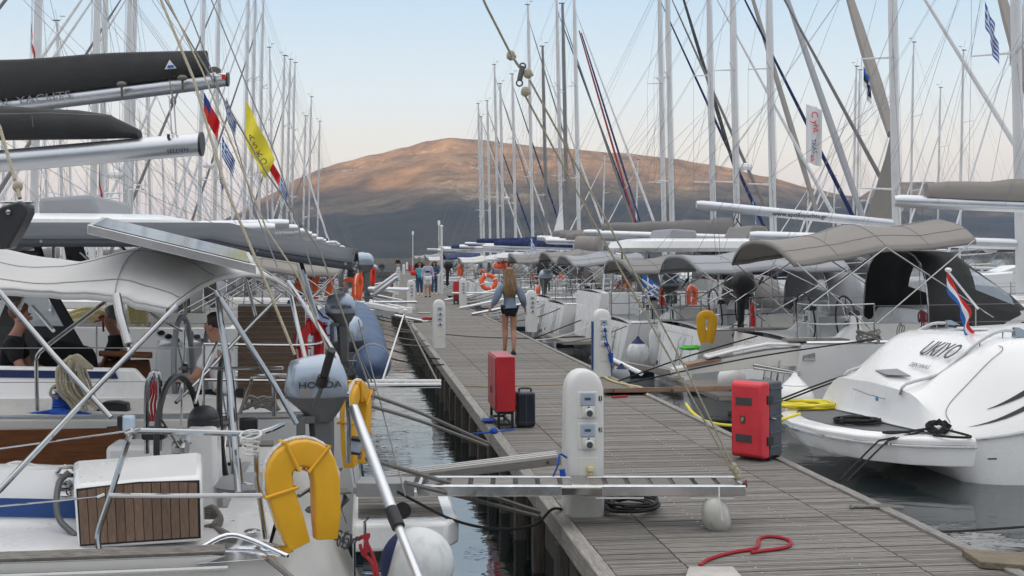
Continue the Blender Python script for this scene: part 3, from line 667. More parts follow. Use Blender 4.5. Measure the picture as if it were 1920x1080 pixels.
def person(label, loc, rotz, pose, clothes, hair=HAIRD, hair_len=0, h=1, skin=SKIN, fingers=False, group=None, shoes=None):
    """own frame: facing +y, x to the person's right, origin between the feet"""
    t = thing('person', label, 'person', loc, rotz, group, world=False); t.scale = (h, h, h)
    B = dict(pelvis=(0, 0, .94), waist=(0, 0, 1.08), chest=(0, -.01, 1.28), neck=(0, -.01, 1.46), throat=(0, .0, 1.52), jaw=(0, .025, 1.58), brow=(0, .008, 1.66), crown=(0, -.01, 1.70),
             lhip=(-.09, 0, .90), rhip=(.09, 0, .90), lknee=(-.10, .02, .50), rknee=(.10, .02, .50), lcalf=(-.10, -.015, .36), rcalf=(.10, -.015, .36), lank=(-.10, -.02, .09), rank=(.10, -.02, .09), ltoe=(-.11, .13, .03), rtoe=(.11, .13, .03),
             lsh=(-.175, -.01, 1.40), rsh=(.175, -.01, 1.40), lel=(-.25, -.02, 1.13), rel=(.25, -.02, 1.13), lwr=(-.27, .05, .89), rwr=(.27, .05, .89))
    B.update(pose)
    for s in 'lr':
        if s+'calf' not in pose and (s+'knee' in pose or s+'ank' in pose): k_, a_ = Vector(B[s+'knee']), Vector(B[s+'ank']); q_ = k_.lerp(a_, .33); B[s+'calf'] = (q_.x, q_.y-.03, q_.z)
    Rr = dict(pelvis=(.15, .105), waist=(.125, .09), chest=(.155, .10), neck=.062, throat=.052, jaw=(.062, .07), brow=(.074, .088), crown=(.062, .07), lhip=.098, rhip=.098, lknee=.060, rknee=.060, lcalf=.060, rcalf=.060, lank=.04, rank=.04,
             ltoe=.032, rtoe=.032, lsh=.06, rsh=.06, lel=.042, rel=.042, lwr=.027, rwr=.027)
    J = {k: (Vector(v), Rr[k]) for k, v in B.items()}
    E = [('pelvis', 'waist'), ('waist', 'chest'), ('chest', 'neck'), ('neck', 'throat'), ('throat', 'jaw'), ('jaw', 'brow'), ('brow', 'crown'), ('pelvis', 'lhip'), ('lhip', 'lknee'), ('lknee', 'lcalf'), ('lcalf', 'lank'), ('lank', 'ltoe'), ('pelvis', 'rhip'), ('rhip', 'rknee'), ('rknee', 'rcalf'), ('rcalf', 'rank'), ('rank', 'rtoe'),
         ('chest', 'lsh'), ('lsh', 'lel'), ('lel', 'lwr'), ('chest', 'rsh'), ('rsh', 'rel'), ('rel', 'rwr')]
    J0 = dict(J); E0 = list(E)
    for s in 'lr':
        d = Vector(B[s+'wr'])-Vector(B[s+'el']); J[s+'wr'] = (Vector(B[s+'wr']), .027)
        sd = Vector((0, 1, 0)) if abs(d.normalized().y) < .8 else Vector((1, 0, 0))
        if fingers: hand(J, E, B[s+'wr'], d, -sd, s)
        else: J[s+'hd'] = (Vector(B[s+'wr'])+d.normalized()*.10, (.035, .02)); E.append((s+'wr', s+'hd'))
    hd = Vector(B['brow']); fwd = Vector((B['jaw'][0]-B['crown'][0], B['jaw'][1]-B['crown'][1], 0)); fwd = fwd.normalized() if fwd.length > .01 else Vector((0, 1, 0)); rt = fwd.cross(Vector((0, 0, 1)))
    def face(mb):
        c = hd+Vector((0, 0, -.02)); mb.cur = 0
        mb.ell(c+fwd*.092+Vector((0, 0, -.025)), (.014, .016, .022), 8, 6)
        for s in (-1, 1): mb.ell(c+rt*(.078*s)-fwd*.005+Vector((0, 0, -.02)), (.014, .02, .03), 8, 6)
        mb.cur = 1
        for s in (-1, 1): mb.ell(c+rt*(.03*s)+fwd*.080+Vector((0, 0, .012)), (.013, .012, .007), 8, 5)
        mb.ell(c+fwd*.078+Vector((0, 0, -.068)), (.024, .012, .006), 8, 5)
    skinned('body', J, E, [skin, HAIRD], t, 'pelvis', 2, face)
    for nm, keys, grow, m, ov in clothes:
        Jc = {k: (J0[k][0], tuple(x+grow for x in J0[k][1]) if isinstance(J0[k][1], tuple) else J0[k][1]+grow) for k in keys if k in J0}
        for k, (a, b, f, r) in ov.items(): Jc[k] = (Vector(B[a]).lerp(Vector(B[b]), f), r)
        Ec = [e for e in E0 if e[0] in Jc and e[1] in Jc]+[(a, k) for k, (a, b, f, r) in ov.items()]
        skinned(nm, Jc, Ec, m, t, 'pelvis' if 'pelvis' in Jc else keys[0], 2)
    mb = MB(); c = hd+Vector((0, 0, .015))-fwd*.012; mb.ell(c+Vector((0, 0, .012)), (.085, .098, .088), 14, 9)
    mb.v = [p if (p-c).dot(fwd) < .055 or p.z > c.z+.03 else c+(p-c)*.80 for p in mb.v]
    if hair_len:
        rr = random.Random(5)
        for i in range(34):
            a = PI*(i/33)-PI/2; side = rt*math.sin(a)*.085-fwd*math.cos(a)*.085; l = hair_len*(.80+.25*rr.random()); b = c+side*.95+Vector((0, 0, .02))
            mb.tube(spl([b, b+side*.25+Vector((0, 0, -l*.35)), b+side*.30-fwd*.05+rt*rr.uniform(-.03, .03)+Vector((0, 0, -l*.7)), b+side*.05-fwd*.06+rt*rr.uniform(-.04, .04)+Vector((0, 0, -l))], 3), [.024]+[.026]*5+[.022, .017, .011, .004], 6)
        for i in range(90):
            a = rr.uniform(-PI*.55, PI*.55); side = rt*math.sin(a)*.088-fwd*math.cos(a)*.092; l = hair_len*rr.uniform(.7, 1.12); b = c+side*rr.uniform(.75, 1.05)+Vector((0, 0, rr.uniform(.0, .07))); dx = rt*rr.uniform(-.06, .06)
            mb.tube(spl([b, b+side*.35+Vector((0, 0, -l*.35)), b+side*.42-fwd*.045+dx*.6+Vector((0, 0, -l*.7)), b+side*.2-fwd*.06+dx+Vector((0, 0, -l))], 3), [.010]*7+[.008, .006, .003], 4)
    part('hair', mb, hair, t, smooth_angle=70)
    if shoes:
        mb = MB()
        for s in 'lr':
            a, b = Vector(B[s+'ank']), Vector(B[s+'toe']); d = (b-a); d.z = 0; d = d.normalized(); 
            mb.ell(a.lerp(b, .5)+Vector((0, 0, -.015-a.z*.25)) if shoes is not BLK else a.lerp(b, .45)+Vector((0, 0, -.045)), (.055, .15, .045), 10, 6)
        part('footwear', mb, shoes, t)
    return t
TOP = ['pelvis', 'waist', 'chest', 'neck', 'lsh', 'rsh']; LEGS = ['pelvis', 'lhip', 'rhip', 'lknee', 'rknee', 'lcalf', 'rcalf', 'lank', 'rank']
def sleeves(f, r): return {'ls': ('lsh', 'lel', f, r), 'rs': ('rsh', 'rel', f, r)}
# ================================================================ THINGS ON THE PONTOON
def tubeP(mb, pts, r, n=8, sm=0):
    q = [P(*p) for p in pts]; mb.tube(spl(q, sm) if sm else q, r, n)
def pedestal(label, u, v, h=1.12, w=.30, nums=None, plug=False, detail=True, strip=False):
    t = thing('service_pedestal', label, 'power pedestal', D(u, v), DA, 'power pedestals along the pontoon', world=False)
    if h != 1.12: t.scale = (h/1.12, h/1.12, h/1.12)
    mb = MB(); secs = []
    def ring(z, k, off=0): return [Vector((.5*w*k*math.copysign(abs(math.cos(a))**.36, math.cos(a)), .14*(1 if k > .99 else lerp(.72, 1, k))*math.copysign(abs(math.sin(a))**.36, math.sin(a))+off, z)) for a in [2*PI*(i+.5)/28 for i in range(28)]]
    for z, k in ((0, 1), (.01, 1.02), (.92, .985), (.98, .96), (1.03, .88), (1.07, .74), (1.10, .53), (1.117, .28), (1.12, .08)): secs.append(ring(z, k))
    mb.loft(secs); part('housing', mb, PEDW, t, smooth_angle=50)
    if not detail: return t
    fy = -.139
    for i, zc in enumerate((.86, .62)):
        mb = MB(); mb.box((.012, fy, zc), (.155, .012, .205)); f = part('socket_bay', mb, CREAM, t, bevel=.006)
        mb = MB(); mb.box((.012, fy-.009, zc+.045), (.112, .014, .10)); m = part('meter', mb, METER, f, bevel=.008)
        mb = MB(); mb.box((.010, fy-.0175, zc+.048), (.048, .004, .020)); part('display', mb, LCD, f)
        mb = MB(); mb.box((.016, fy-.012, zc-.052), (.096, .022, .085)); mb.lathe([(.038, 0), (.038, .018), (.033, .024), (.005, .026)], (.02, fy-.022, zc-.058), 16, (0, -1, 0)); part('socket', mb, PEDW, f, bevel=.005)
        mb = MB(); mb.lathe([(.024, 0), (.024, .005), (.001, .006)], (.02, fy-.047, zc-.060), 14, (0, -1, 0)); mb.lathe([(.01, 0), (.01, .004), (.001, .005)], (.016, fy-.028, zc-.018), 8, (0, -1, 0)); part('socket_cover', mb, GREYP, f)
        if nums:
            mb = MB(); mb.box((.112, fy+.003, zc+.048), (.026, .006, .036)); b = part('number_plate', mb, LETT, t)
            part('number', text_mb(nums[i], .046, frame((.112, fy-.001, zc+.048), (1, 0, 0), (0, 0, 1)), .0012), WHT, b)
    mb = MB(); mb.box((.015, fy, .36), (.15, .010, .20)); p = part('lower_panel', mb, CREAM, t, bevel=.005)
    if plug:
        mb = MB(); mb.box((.03, fy-.022, .372), (.05, .035, .044)); mb.lathe([(.014, 0), (.014, .035)], (.03, fy-.02, .318), 10); part('plug', mb, mat('cream_plug', (.66, .58, .28), .5), p, bevel=.01)
    if strip:
        mb = MB(); mb.box((-.5*w-.012, -.02, .52), (.022, .10, .80)); part('blue_strip', mb, BLUE, t, bevel=.004)
    return t
def uv(px, py, z=0):
    Y = (HC-z)*F/(py-480); x = (px-960)/F*Y; return x*-SD+Y*CD, x*CD+Y*SD
u, v = uv(1097, 968); pedestal('white power pedestal numbered 1 and 3, behind the aluminium gangway', u+.1, v, nums=('1', '3'), plug=True)
mb = MB(); mb.tube(spl([P(1062, 858, 9.4), P(1050, 852, 9.35), P(1046, 872, 9.3), P(1036, 896, 9.3), P(1030, 915, 9.3)], 4), .008, 6); mb.tube([P(1054, 880, 9.32), P(1056, 893, 9.32)], .022, 8); single('plug_lead', mb, BROPE, 'short lead with a blue plug hanging at the left side of the numbered pedestal', 'cable', 'shore power cables')
u, v = uv(823, 652); pedestal('white power pedestal on the left edge just left of the walking woman', u, v, 1.05)
u, v = uv(1128, 706); p_ = pedestal('white power pedestal with a blue strip on its side and blue plugs hanging', u, v, 1.12, strip=True)
mb = MB()
for x0, z0 in ((.02, .80), (.04, .56)): mb.tube([(x0, -.16, z0), (x0, -.22, z0-.03)], .028, 8)
mb.tube([(.11, -.19, .40), (.13, -.19, .24)], [.045, .03], 8); part('plug_head', mb, BROPE, p_)
mb = MB(); mb.tube(spl([(.02, -.22, .77), (.03, -.25, .62), (.09, -.22, .50), (.11, -.19, .40)], 4), .010, 6); mb.tube(spl([(.04, -.22, .53), (.10, -.22, .36), (.12, -.19, .20), (.14, -.16, .02)], 4), .010, 6); part('plug_lead', mb, BLUE, p_)
u, v = uv(771, 581); pedestal('white power pedestal in front of the group with the teal top', u, v, 1.1)
u, v = uv(743, 553); pedestal('white power pedestal behind the crossed gangways at the left pontoon edge', u, v, 1.1)
u, v = uv(868, 575); pedestal('white power pedestal beside the red cabinet on the right edge', u, v, 1.12)
u, v = uv(996, 622); pedestal('white power pedestal mostly hidden by the walking woman', u, v, 1.1)
for i, (px, py, lb) in enumerate(((826, 550, 'by the tall pole on the right edge'), (747, 526, 'far off to the left of the walking group'), (757, 514, 'small and distant, nearer of the two short of the cross quay'), (763, 505, 'smallest and farthest, at the end of the pontoon'))):
    u, v = uv(px, py); pedestal('white power pedestal '+lb, u, v, 1.1, detail=i < 2)
# red fire cabinet on black legs
def cabinet(label, u, v, w, d, h, z0, rot=0, group='red fire cabinets along the pontoon', mats=(RED,)):
    t = thing('fire_cabinet', label, 'fire cabinet', D(u, v), DA+rot, group, world=False)
    mb = MB(); mb.box((0, 0, z0+h/2), (w, d, h)); part('cabinet', mb, mats[0], t, bevel=.012)
    mb = MB(); mb.box((-w/2-.006, -d*.24, z0+h/2), (.012, d*.46, h*.93)); mb.box((-w/2-.006, d*.24, z0+h/2), (.012, d*.46, h*.93)); dr = part('door', mb, mats[0], t, bevel=.004)
    mb = MB(); mb.box((-w/2-.02, -.03, z0+h*.35), (.02, .02, .09)); part('handle', mb, STEEL, dr)
    mb = MB()
    for x in (-w/2+.03, w/2-.03):
        for y in (-d/2+.04, d/2-.04): mb.box((x, y, z0/2), (.03, .03, z0))
        mb.box((x, 0, .05), (.028, d-.1, .028)); mb.box((x, 0, z0-.015), (.032, d-.06, .03))
    for y in (-d/2+.04, d/2-.04): mb.box((0, y, z0-.015), (w-.08, .028, .028)); mb.box((0, y, .05), (w-.08, .026, .026))
    part('stand', mb, BLACK, t); return t
u, v = uv(950, 805); cabinet('red steel fire cabinet on a black stand with a dark suitcase beside it', u+.42, v-.01, .22, .86, .64, .20)
for px, py, lb in ((856, 571, 'red fire cabinet standing left of the right edge pedestal'), (738, 541, 'small red fire cabinet behind the crossed gangways on the left edge'), (757, 507, 'tiny red fire cabinet far down the pontoon, left of the bag carrier'), (768, 511, 'tiny red fire cabinet far down the pontoon, touching the group of walkers')):
    u, v = uv(px, py); cabinet(lb, u, v, .26, .5, .75, .2)
mb = MB(); u, v = uv(987, 803); c = D(u+.12, v)
t = thing('suitcase', 'dark blue hard suitcase standing against the red fire cabinet', 'suitcase', c, DA, world=False)
mb.box((0, 0, .215), (.215, .24, .40)); part('shell', mb, mat('dark_case', (.012, .016, .028), .35, var=.2), t, bevel=.025)
mb = MB(); mb.tube(spl([(-.07, 0, .41), (-.06, 0, .45), (.06, 0, .45), (.07, 0, .41)], 4), .012, 6); part('handle', mb, DARK, t)
mb = MB(); mb.box((0, -.12, .215), (.008, .006, .37)); mb.box((0, -.12, .07), (.2, .005, .006)); part('seam', mb, GREYP, t)
mb = MB(); mb.box(P(916, 772, 14.6)+Vector((0, 0, -.1)), (.16, .22, .02)); single('blue_tray', mb, BROPE, 'small blue tray on the deck beneath the red fire cabinet', 'tray', bevel=.004)
# red and slate extinguisher box
u, v = uv(1432, 866); c = D(u+.16, v-.05)
t = thing('extinguisher_box', 'red fronted extinguisher box with slate body and black latches at the right edge', 'extinguisher box', c, DA-R(50), 'fire boxes', world=False)
mb = MB(); mb.box((.0, .12, .40), (.36, .24, .73)); b = part('body', mb, GREYP, t, bevel=.018)
mb = MB()
for z in (.13, .27, .42, .57, .70): mb.box((.183, .12, z), (.012, .235, .022)); mb.box((0, .243, z), (.33, .012, .022))
part('rib', mb, GREYP, b, bevel=.004)
mb = MB(); mb.loft([[Vector((x*k, y, .40+z*k2)) for x, z in ((-.18, -.36), (.18, -.36), (.18, .36), (-.18, .36))] for y, k, k2 in ((-.0, 1.03, 1.03), (-.09, 1.03, 1.03), (-.145, .90, .95))]); dr = part('door', mb, REDP, t, bevel=.02)
mb = MB()
for z in (.20, .60): mb.box((.188, -.005, z), (.02, .11, .085))
part('latch', mb, BLACK, dr, bevel=.006)
mb = MB()
for z in (.22, .58): mb.box((-.02, -.146, z), (.18, .008, .075))
mb.box((-.03, -.147, .40), (.05, .008, .075)); part('badge', mb, mat('badge_grey', (.06, .055, .055), .5), dr)
part('badge_mark', text_mb('F', .06, frame((-.03, -.152, .40), (1, 0, 0), (0, 0, 1)), .001), YCL, dr)
mb = MB(); mb.tube([(.19, .03, .42), (.215, .06, .41), (.195, .09, .40)], .006, 6); part('padlock', mb, STEEL, t)
mb = MB()
for x in (-.14, .14):
    for y in (.04, .2): mb.box((x, y, .02), (.05, .04, .04))
part('foot', mb, BLACK, t)
# aluminium gangway over the pontoon
t = thing('gangway', 'long aluminium gangway with grey treads crossing in front of the numbered pedestal', 'gangway', P(780, 930, 8.95), 0, 'gangways at the boat sterns')
ang = R(-.2); x0, x1, z1 = P(782, 913, 8.93).x, P(1398, 913, 8.93).x, .325; Yn, Yf = 8.93, 9.31
mb = MB()
for y in (Yn, Yf):
    mb.box(((x0+x1)/2, y, z1-.035), (x1-x0, .03, .075)); mb.box(((x0+x1)/2, y+(.012 if y == Yn else -.012), z1+.002), (x1-x0, .05, .008))
mb.box((x0+.01, (Yn+Yf)/2, z1-.035), (.03, Yf-Yn-.032, .07)); mb.box((x1-.01, (Yn+Yf)/2, z1-.035), (.03, Yf-Yn-.032, .07)); part('side_rail', mb, mat('polished_alloy', (.66, .67, .68), .22, 1, var=.15, vscale=12), t, bevel=.005)
mb = MB(); k = x0+.09
while k < x1-.10:
    mb.box((k+.045, (Yn+Yf)/2, z1-.012), (.128, Yf-Yn-.034, .018)); k += .166
part('tread', mb, GREYW, t)
mb = MB(); xm = P(1090, 900, 8.93).x; mb.box((xm, Yn-.004, z1-.036), (.30, .035, .062)); mb.box((xm, (Yn+Yf)/2, z1+.004), (.13, Yf-Yn, .012)); part('hinge_plate', mb, STEEL, t, bevel=.02)
mb = MB(); mb.box((xm+.95, Yn-.0, z1-.085), (.32, .02, .012)); mb.box((xm+.28, Yn, z1-.085), (.35, .02, .012)); part('lower_strip', mb, PEDW, t)
mb = MB(); mb.tube([P(1396, 905, 8.93)+Vector((0, 0, -.02)), P(1398, 905, 9.3)], .022, 8); part('end_bar', mb, STEEL, t)
c = P(1343, 968, 8.98)
t = thing('fender', 'dirty white fender hanging under the end of the aluminium gangway', 'fender', c, 0, 'fenders')
mb = MB(); Mx = Matrix.Rotation(R(-20), 3, 'Y') @ Matrix.Rotation(R(24), 3, 'X'); mb.ell(c, (.105, .105, .165), 18, 12, Mx); part('body', mb, mat('dirty_fender', (.55, .54, .50), .45, var=.15, vscale=5, grime=.7), t)
mb = MB(); mb.tube([P(1348, 912, 8.9), P(1349, 940, 8.84), P(1354, 976, 8.83)], .005, 5); part('lanyard', mb, ROPEW, t)
# pale treaded plank gangway behind it
t = thing('gangplank', 'sloping grey wooden gangplank resting on the pontoon behind the aluminium gangway', 'gangplank', P(690, 900, 10.2), 0, 'gangways at the boat sterns')
mb = MB(); a, b = P(692, 900, 10.3), P(1052, 856, 10.35); d = b-a; n = Vector((0, .34, 0))
mb.hexa([a-Vector((0,0,.07)), b-Vector((0,0,.07)), b+n-Vector((0,0,.07)), a+n-Vector((0,0,.07))], [a, b, b+n, a+n]); part('plank', mb, mat('grey_plank', (.19, .18, .165), .7, var=.3, vscale=6, stretch=(1, 25, 25), bump=.3), t, bevel=.006)
mb = MB()
for k in (.30, .93): c = a+d*k+Vector((0, -.003, -.035)); mb.lathe([(.012, 0), (.012, .006), (.001, .007)], c, 8, (0, -1, 0))
part('bolt', mb, LETT, t)
mb = MB()
for y in (.06, .15, .24): mb.hexa([a+d*.02+n*y/.34+Vector((0,0,.001)), a+d*.98+n*y/.34+Vector((0,0,.001)), a+d*.98+n*(y+.045)/.34+Vector((0,0,.001)), a+d*.02+n*(y+.045)/.34+Vector((0,0,.001))], [a+d*.02+n*y/.34+Vector((0,0,.01)), a+d*.98+n*y/.34+Vector((0,0,.01)), a+d*.98+n*(y+.045)/.34+Vector((0,0,.01)), a+d*.02+n*(y+.045)/.34+Vector((0,0,.01))])
part('grip_strip', mb, DECKG, t)
# loose things on the deck
def deckpt(px, py, z=.012): Y = (HC-z)*F/(py-480); return Vector(((px-960)/F*Y, Y, z))
mb = MB(); mb.tube(spl([deckpt(*p) for p in ((1312, 1060), (1330, 1048), (1372, 1036), (1418, 1027), (1424, 1010), (1447, 1006), (1478, 1012), (1482, 1022), (1465, 1028), (1428, 1033), (1408, 1036))], 5), .0125, 6); single('rope', mb, ROPER, 'red rope lying in a loop on the planks at the lower right', 'rope', 'loose ropes on the pontoon')
mb = MB(); mb.hexa([deckpt(1284, 1084, .003), deckpt(1396, 1086, .003), deckpt(1374, 1062, .003), deckpt(1292, 1062, .003)], [deckpt(1284, 1084, .05), deckpt(1396, 1086, .05), deckpt(1374, 1062, .05), deckpt(1292, 1062, .05)]); single('wooden_block', mb, mat('pale_board', (.42, .40, .37), .7, var=.25, grime=.3), 'pale wooden board under the end of the red rope', 'board', bevel=.006)
mb = MB(); a = [deckpt(*p, .003) for p in ((1803, 1042), (1990, 1050), (1990, 1078), (1838, 1066))]; mb.hexa(a, [p+Vector((0, 0, .045)) for p in a]); single('plank_offcut', mb, mat('old_plank', (.20, .165, .115), .85, var=.5, vscale=5, stretch=(1.5, 20, 20), bump=.5, grime=.4), 'old brown timber plank lying across the pontoon edge at the lower right corner', 'plank', bevel=.006)
mb = MB()
for k in range(3): mb.tube(spl([deckpt(1594, 948+k*2, .015), deckpt(1615, 951-k, .015), deckpt(1650, 947+k*2, .02), deckpt(1694, 951+k, .012)], 4), .011, 6)
single('rope', mb, ROPEG, 'short dark rope end lying across the right edge of the pontoon', 'rope', 'loose ropes on the pontoon')
def coil(label, c, rx, ry, mt, n=6, r=.012, name='rope_coil', cat='rope coil', tilt=0, seed=1, tail=None, group='coiled ropes and cables'):
    rr = random.Random(seed); mb = MB(); pts = []
    for i in range(n*14):
        a = 2*PI*i/14; k = .72+.28*rr.random()*.5+.2*math.sin(i*.37+seed); pts.append(Vector(c)+Vector((rx*k*math.cos(a), ry*k*math.sin(a), .012+.05*(i/(n*14))+rr.uniform(0, .012)+(tilt*math.sin(a)))))
    if tail: pts += [Vector(p) for p in tail]
    mb.tube(spl(pts, 2), r, 6); return single(name, mb, mt, label, cat, group)
coil('black cable coil heaped on the planks behind the numbered pedestal', deckpt(1180, 955), .25, .32, ROPEB, 7, .011)
mb = MB(); mb.tube(spl([deckpt(1083, 946, .05), deckpt(1060, 955), P(1035, 955, 9.4), P(1000, 985, 9.3), P(930, 992, 9.1), P(850, 975, 8.9), P(775, 938, 8.7), P(745, 922, 8.6)], 5), .011, 6); single('shore_cable', mb, ROPEB, 'black shore power cable sagging from the near stern to the numbered pedestal', 'cable', 'shore power cables')
mb = MB()
for dx in (0, 9): mb.tube(spl([deckpt(1096+dx*.3, 630+dx*.2), deckpt(1000, 634), deckpt(900, 632), deckpt(836, 627)], 4), .01, 5)
single('shore_cable', mb, ROPEB, 'thin dark cable lying across the pontoon behind the walking woman', 'cable', 'shore power cables')
mb = MB(); mb.tube([deckpt(862, 723), deckpt(910, 725), deckpt(1060, 721)], .009, 5); single('rope', mb, mat('tan_rope', (.36, .27, .13), .85), 'thin tan rope stretched across the planks behind the red fire cabinet', 'rope', 'loose ropes on the pontoon')
mb = MB(); mb.tube(spl([deckpt(870, 815, .01), deckpt(900, 812, .03), deckpt(930, 810, .02), deckpt(965, 804, .02)], 4), .010, 6); mb.ell(deckpt(926, 808, .05), (.05, .05, .04), 8, 6); single('rope', mb, BROPE, 'blue rope knotted round the foot of the red fire cabinet', 'rope', 'loose ropes on the pontoon')
mb = MB(); mb.tube(spl([deckpt(1148, 745), deckpt(1162, 744), deckpt(1176, 743)], 3), .02, 6); single('rope', mb, ROPER, 'short red rope end on the planks right of the numbered pedestal', 'rope', 'loose ropes on the pontoon')
for px, py, lb, mt in ((795, 588, 'grey square board on the planks left of the walking woman', GREYP), (790, 603, 'white cloth with red rope dropped on the left side of the planks', WHT)):
    c = deckpt(px, py, .004); mb = MB(); mb.box(c+Vector((0, 0, .02)), (.42, .5, .035)); single('deck_board', mb, mat('board_grey', (.34, .33, .31), .7) if mt is GREYP else mt, lb, 'board', bevel=.01)
coil('small red rope heap on the white cloth left of the walking woman', deckpt(803, 600, .04), .20, .28, ROPER, 4, .02)
# lamp posts and poles
def pole(label, px, py, h, r, head, name='street_lamp', cat='lamp post'):
    u, v = uv(px, py); c = D(u, v); t = thing(name, label, cat, c, 0, 'poles along the pontoon', world=False)
    mb = MB(); mb.tube([(0, 0, 0), (0, 0, h)], r, 10); part('post', mb, PEDW, t)
    mb = MB(); mb.lathe([(r*1.2, h), (.14, h+.02), (.15, h+.5), (.13, h+.55), (.01, h+.57)], (0, 0, 0), 14) if head else mb.ell((0, 0, h), (.09, .09, .07), 10, 6); part('lamp_head' if head else 'cap', mb, GEL, t); return t
pole('white lamp post with a square lantern head left of the distant walkers', 774, 505, 6.3*.82, .06, True)
pole('tall thin white pole on the right pontoon edge just behind the denim jacket', 828, 552, 3.55, .06, False, 'pole', 'pole')
pole('white lamp post rising among the right hand sterns beyond the tall pole', 823, 512, 5.6, .06, True)
# mooring lines, ropes
def line(label, pts, r, mt=ROPEG, sm=0, group='mooring lines', name='mooring_line', cat='mooring line', also=()):
    mb = MB(); tubeP(mb, pts, r, 6, sm)
    for q in also: tubeP(mb, q, r, 6, sm)
    return single(name, mb, mt, label, cat, group)
line('pair of thick grey mooring lines from the near stern to the fire cabinet', [(680, 735, 9.6), (790, 775, 11.2), (916, 831, 12.9)], .016, ROPEG, 4, also=[[(684, 758, 9.5), (790, 790, 11), (914, 836, 12.8)]])
line('pair of dark mooring lines running under the aluminium gangway to the pontoon edge', [(665, 853, 8.3), (840, 905, 9.1), (1012, 960, 9.65)], .018, ROPEG, 4, also=[[(760, 905, 8.6), (900, 940, 9.2), (1008, 968, 9.6)]])
line('double black mooring line from the blue strip pedestal to the yacht with the black outboard', [(1155, 716, 19.3), (1290, 668, 19.2), (1420, 630, 19.1)], .013, ROPEB, 3, also=[[(1160, 722, 19.3), (1400, 672, 19), (1640, 636, 18.6)]])
line('double black mooring line to the stern of the yacht with two wheels', [(1455, 752, 16.9), (1560, 712, 17.6), (1705, 668, 18.4)], .013, ROPEB, 3, also=[[(1457, 757, 16.9), (1562, 717, 17.6), (1707, 672, 18.4)]])
line('black mooring line over the side of the motor yacht platform down to the water', [(1732, 808, 14.4), (1665, 826, 14.2), (1640, 850, 14.1), (1585, 905, 13.9)], .011, ROPEB, 0, also=[[(1720, 812, 14.4), (1648, 826, 14.2), (1625, 848, 14.1), (1575, 900, 13.9)]])
line('dark mooring line reaching the white stern lettered 38.1', [(975, 645, 33), (1080, 604, 35), (1165, 570, 36.5)], .016, ROPEB, 0)
line('thin grey mooring line from the left edge up to the blue dinghy boat', [(757, 590, 19), (715, 720, 13.4)], .012, ROPEW, 0)
line('grey line from the pontoon pile down to the steel passerelle end', [(758, 592, 19), (822, 718, 13.6)], .012, ROPEG, 0)
line('yellow hose dipping from the pontoon edge behind the red extinguisher box', [(1286, 757, 15.6), (1300, 775, 15.3), (1330, 792, 15), (1386, 798, 14.8), (1450, 790, 15.0), (1500, 776, 15.3)], .018, HOSE, 5, 'hoses', 'hose', 'hose')
line('cream yellow hose trailing from the blue strip pedestal to the pontoon edge', [(1128, 704, 20.3), (1150, 715, 19.4), (1180, 722, 18.8), (1205, 728, 18.4), (1216, 742, 17.4)], .018, ROPEY, 5, 'hoses', 'hose', 'hose')
line('black line lying on the far side of the pontoon to the dinghy sterns', [(1690, 1000, 11), (1800, 996, 11.3), (1960, 985, 11.6)], .012, ROPEB, 0)
# gangway hoist: rope from aloft, snatch block, double line to the gangway end
t = thing('hoist_tackle', 'beige hoist rope with a steel block holding up the aluminium gangway end', 'rope tackle', P(1390, 900, 9.1), 0, 'hoists')
mb = MB(); tubeP(mb, [(880, -60, 7.6), (912, 12, 7.8), (958, 102, 8.05)], .008); tubeP(mb, [(962, 108, 8.06), (974, 126, 8.1)], .009)
for dx in (0, 1):
    tubeP(mb, [(993+dx*-8, 150+dx*30, 8.14), (1130-dx*26, 400, 8.5), (1290-dx*18, 700, 8.9), (1378-dx*6, 882, 9.1)], .007)
part('fall', mb, ROPE, t)
mb = MB()
for px, py in ((958, 104), (990, 138), (985, 172), (1380, 884), (1384, 893), (1375, 876)): mb.ell(P(px, py, 8.1 if py < 400 else 9.1), (.03, .025, .035), 8, 6); mb.tube([P(px-8, py+4, 8.1 if py < 400 else 9.1), P(px+10, py+2, 8.1 if py < 400 else 9.1)], .010, 5)
part('knot', mb, ROPE, t)
mb = MB(); a, b = P(980, 124, 8.1), P(974, 150, 8.1); mb.tube([a, b], .018, 8); mb.tube([a+Vector((.02*math.cos(q), 0, .02*math.sin(q))) for q in [2*PI*i/12 for i in range(12)]], .006, 5, True); mb.tube([b+Vector((.02*math.cos(q), 0, -.02+.02*math.sin(q))) for q in [2*PI*i/12 for i in range(12)]], .006, 5, True); part('block', mb, MGREY, t)
# ---------------------------------------------------------------- people on the pontoon
jk = TOP+['lel', 'rel', 'lwr', 'rwr']
u, v = uv(955, 664); c = D(u, v)
person('woman walking away with long blonde hair, pale denim jacket and black shorts', c, DA, dict(lsh=(-.175, -.01, 1.39), rsh=(.175, -.01, 1.39), lel=(-.275, -.09, 1.14), rel=(.265, -.08, 1.12), lwr=(-.385, -.04, .94), rwr=(.335, .08, .92), lknee=(-.08, .05, .49), rknee=(.085, .0, .49), lank=(-.085, .06, .08), rank=(.075, -.12, .10), ltoe=(-.09, .20, .025), rtoe=(.08, .01, .03), pelvis=(.01, 0, .93)),
       [('jacket', ['waist', 'chest', 'lsh', 'rsh', 'lel', 'rel'], .040, DENL, {'hem': ('waist', 'pelvis', .85, (.215, .165)), 'lcuff': ('lel', 'lwr', .78, .05), 'rcuff': ('rel', 'rwr', .78, .05)}),
        ('shorts', ['pelvis', 'lhip', 'rhip'], .016, BLK, {'lc': ('lhip', 'lknee', .28, .090), 'rc': ('rhip', 'rknee', .28, .090)})], HAIRB, .52, 1.0, fingers=True, shoes=BLK)
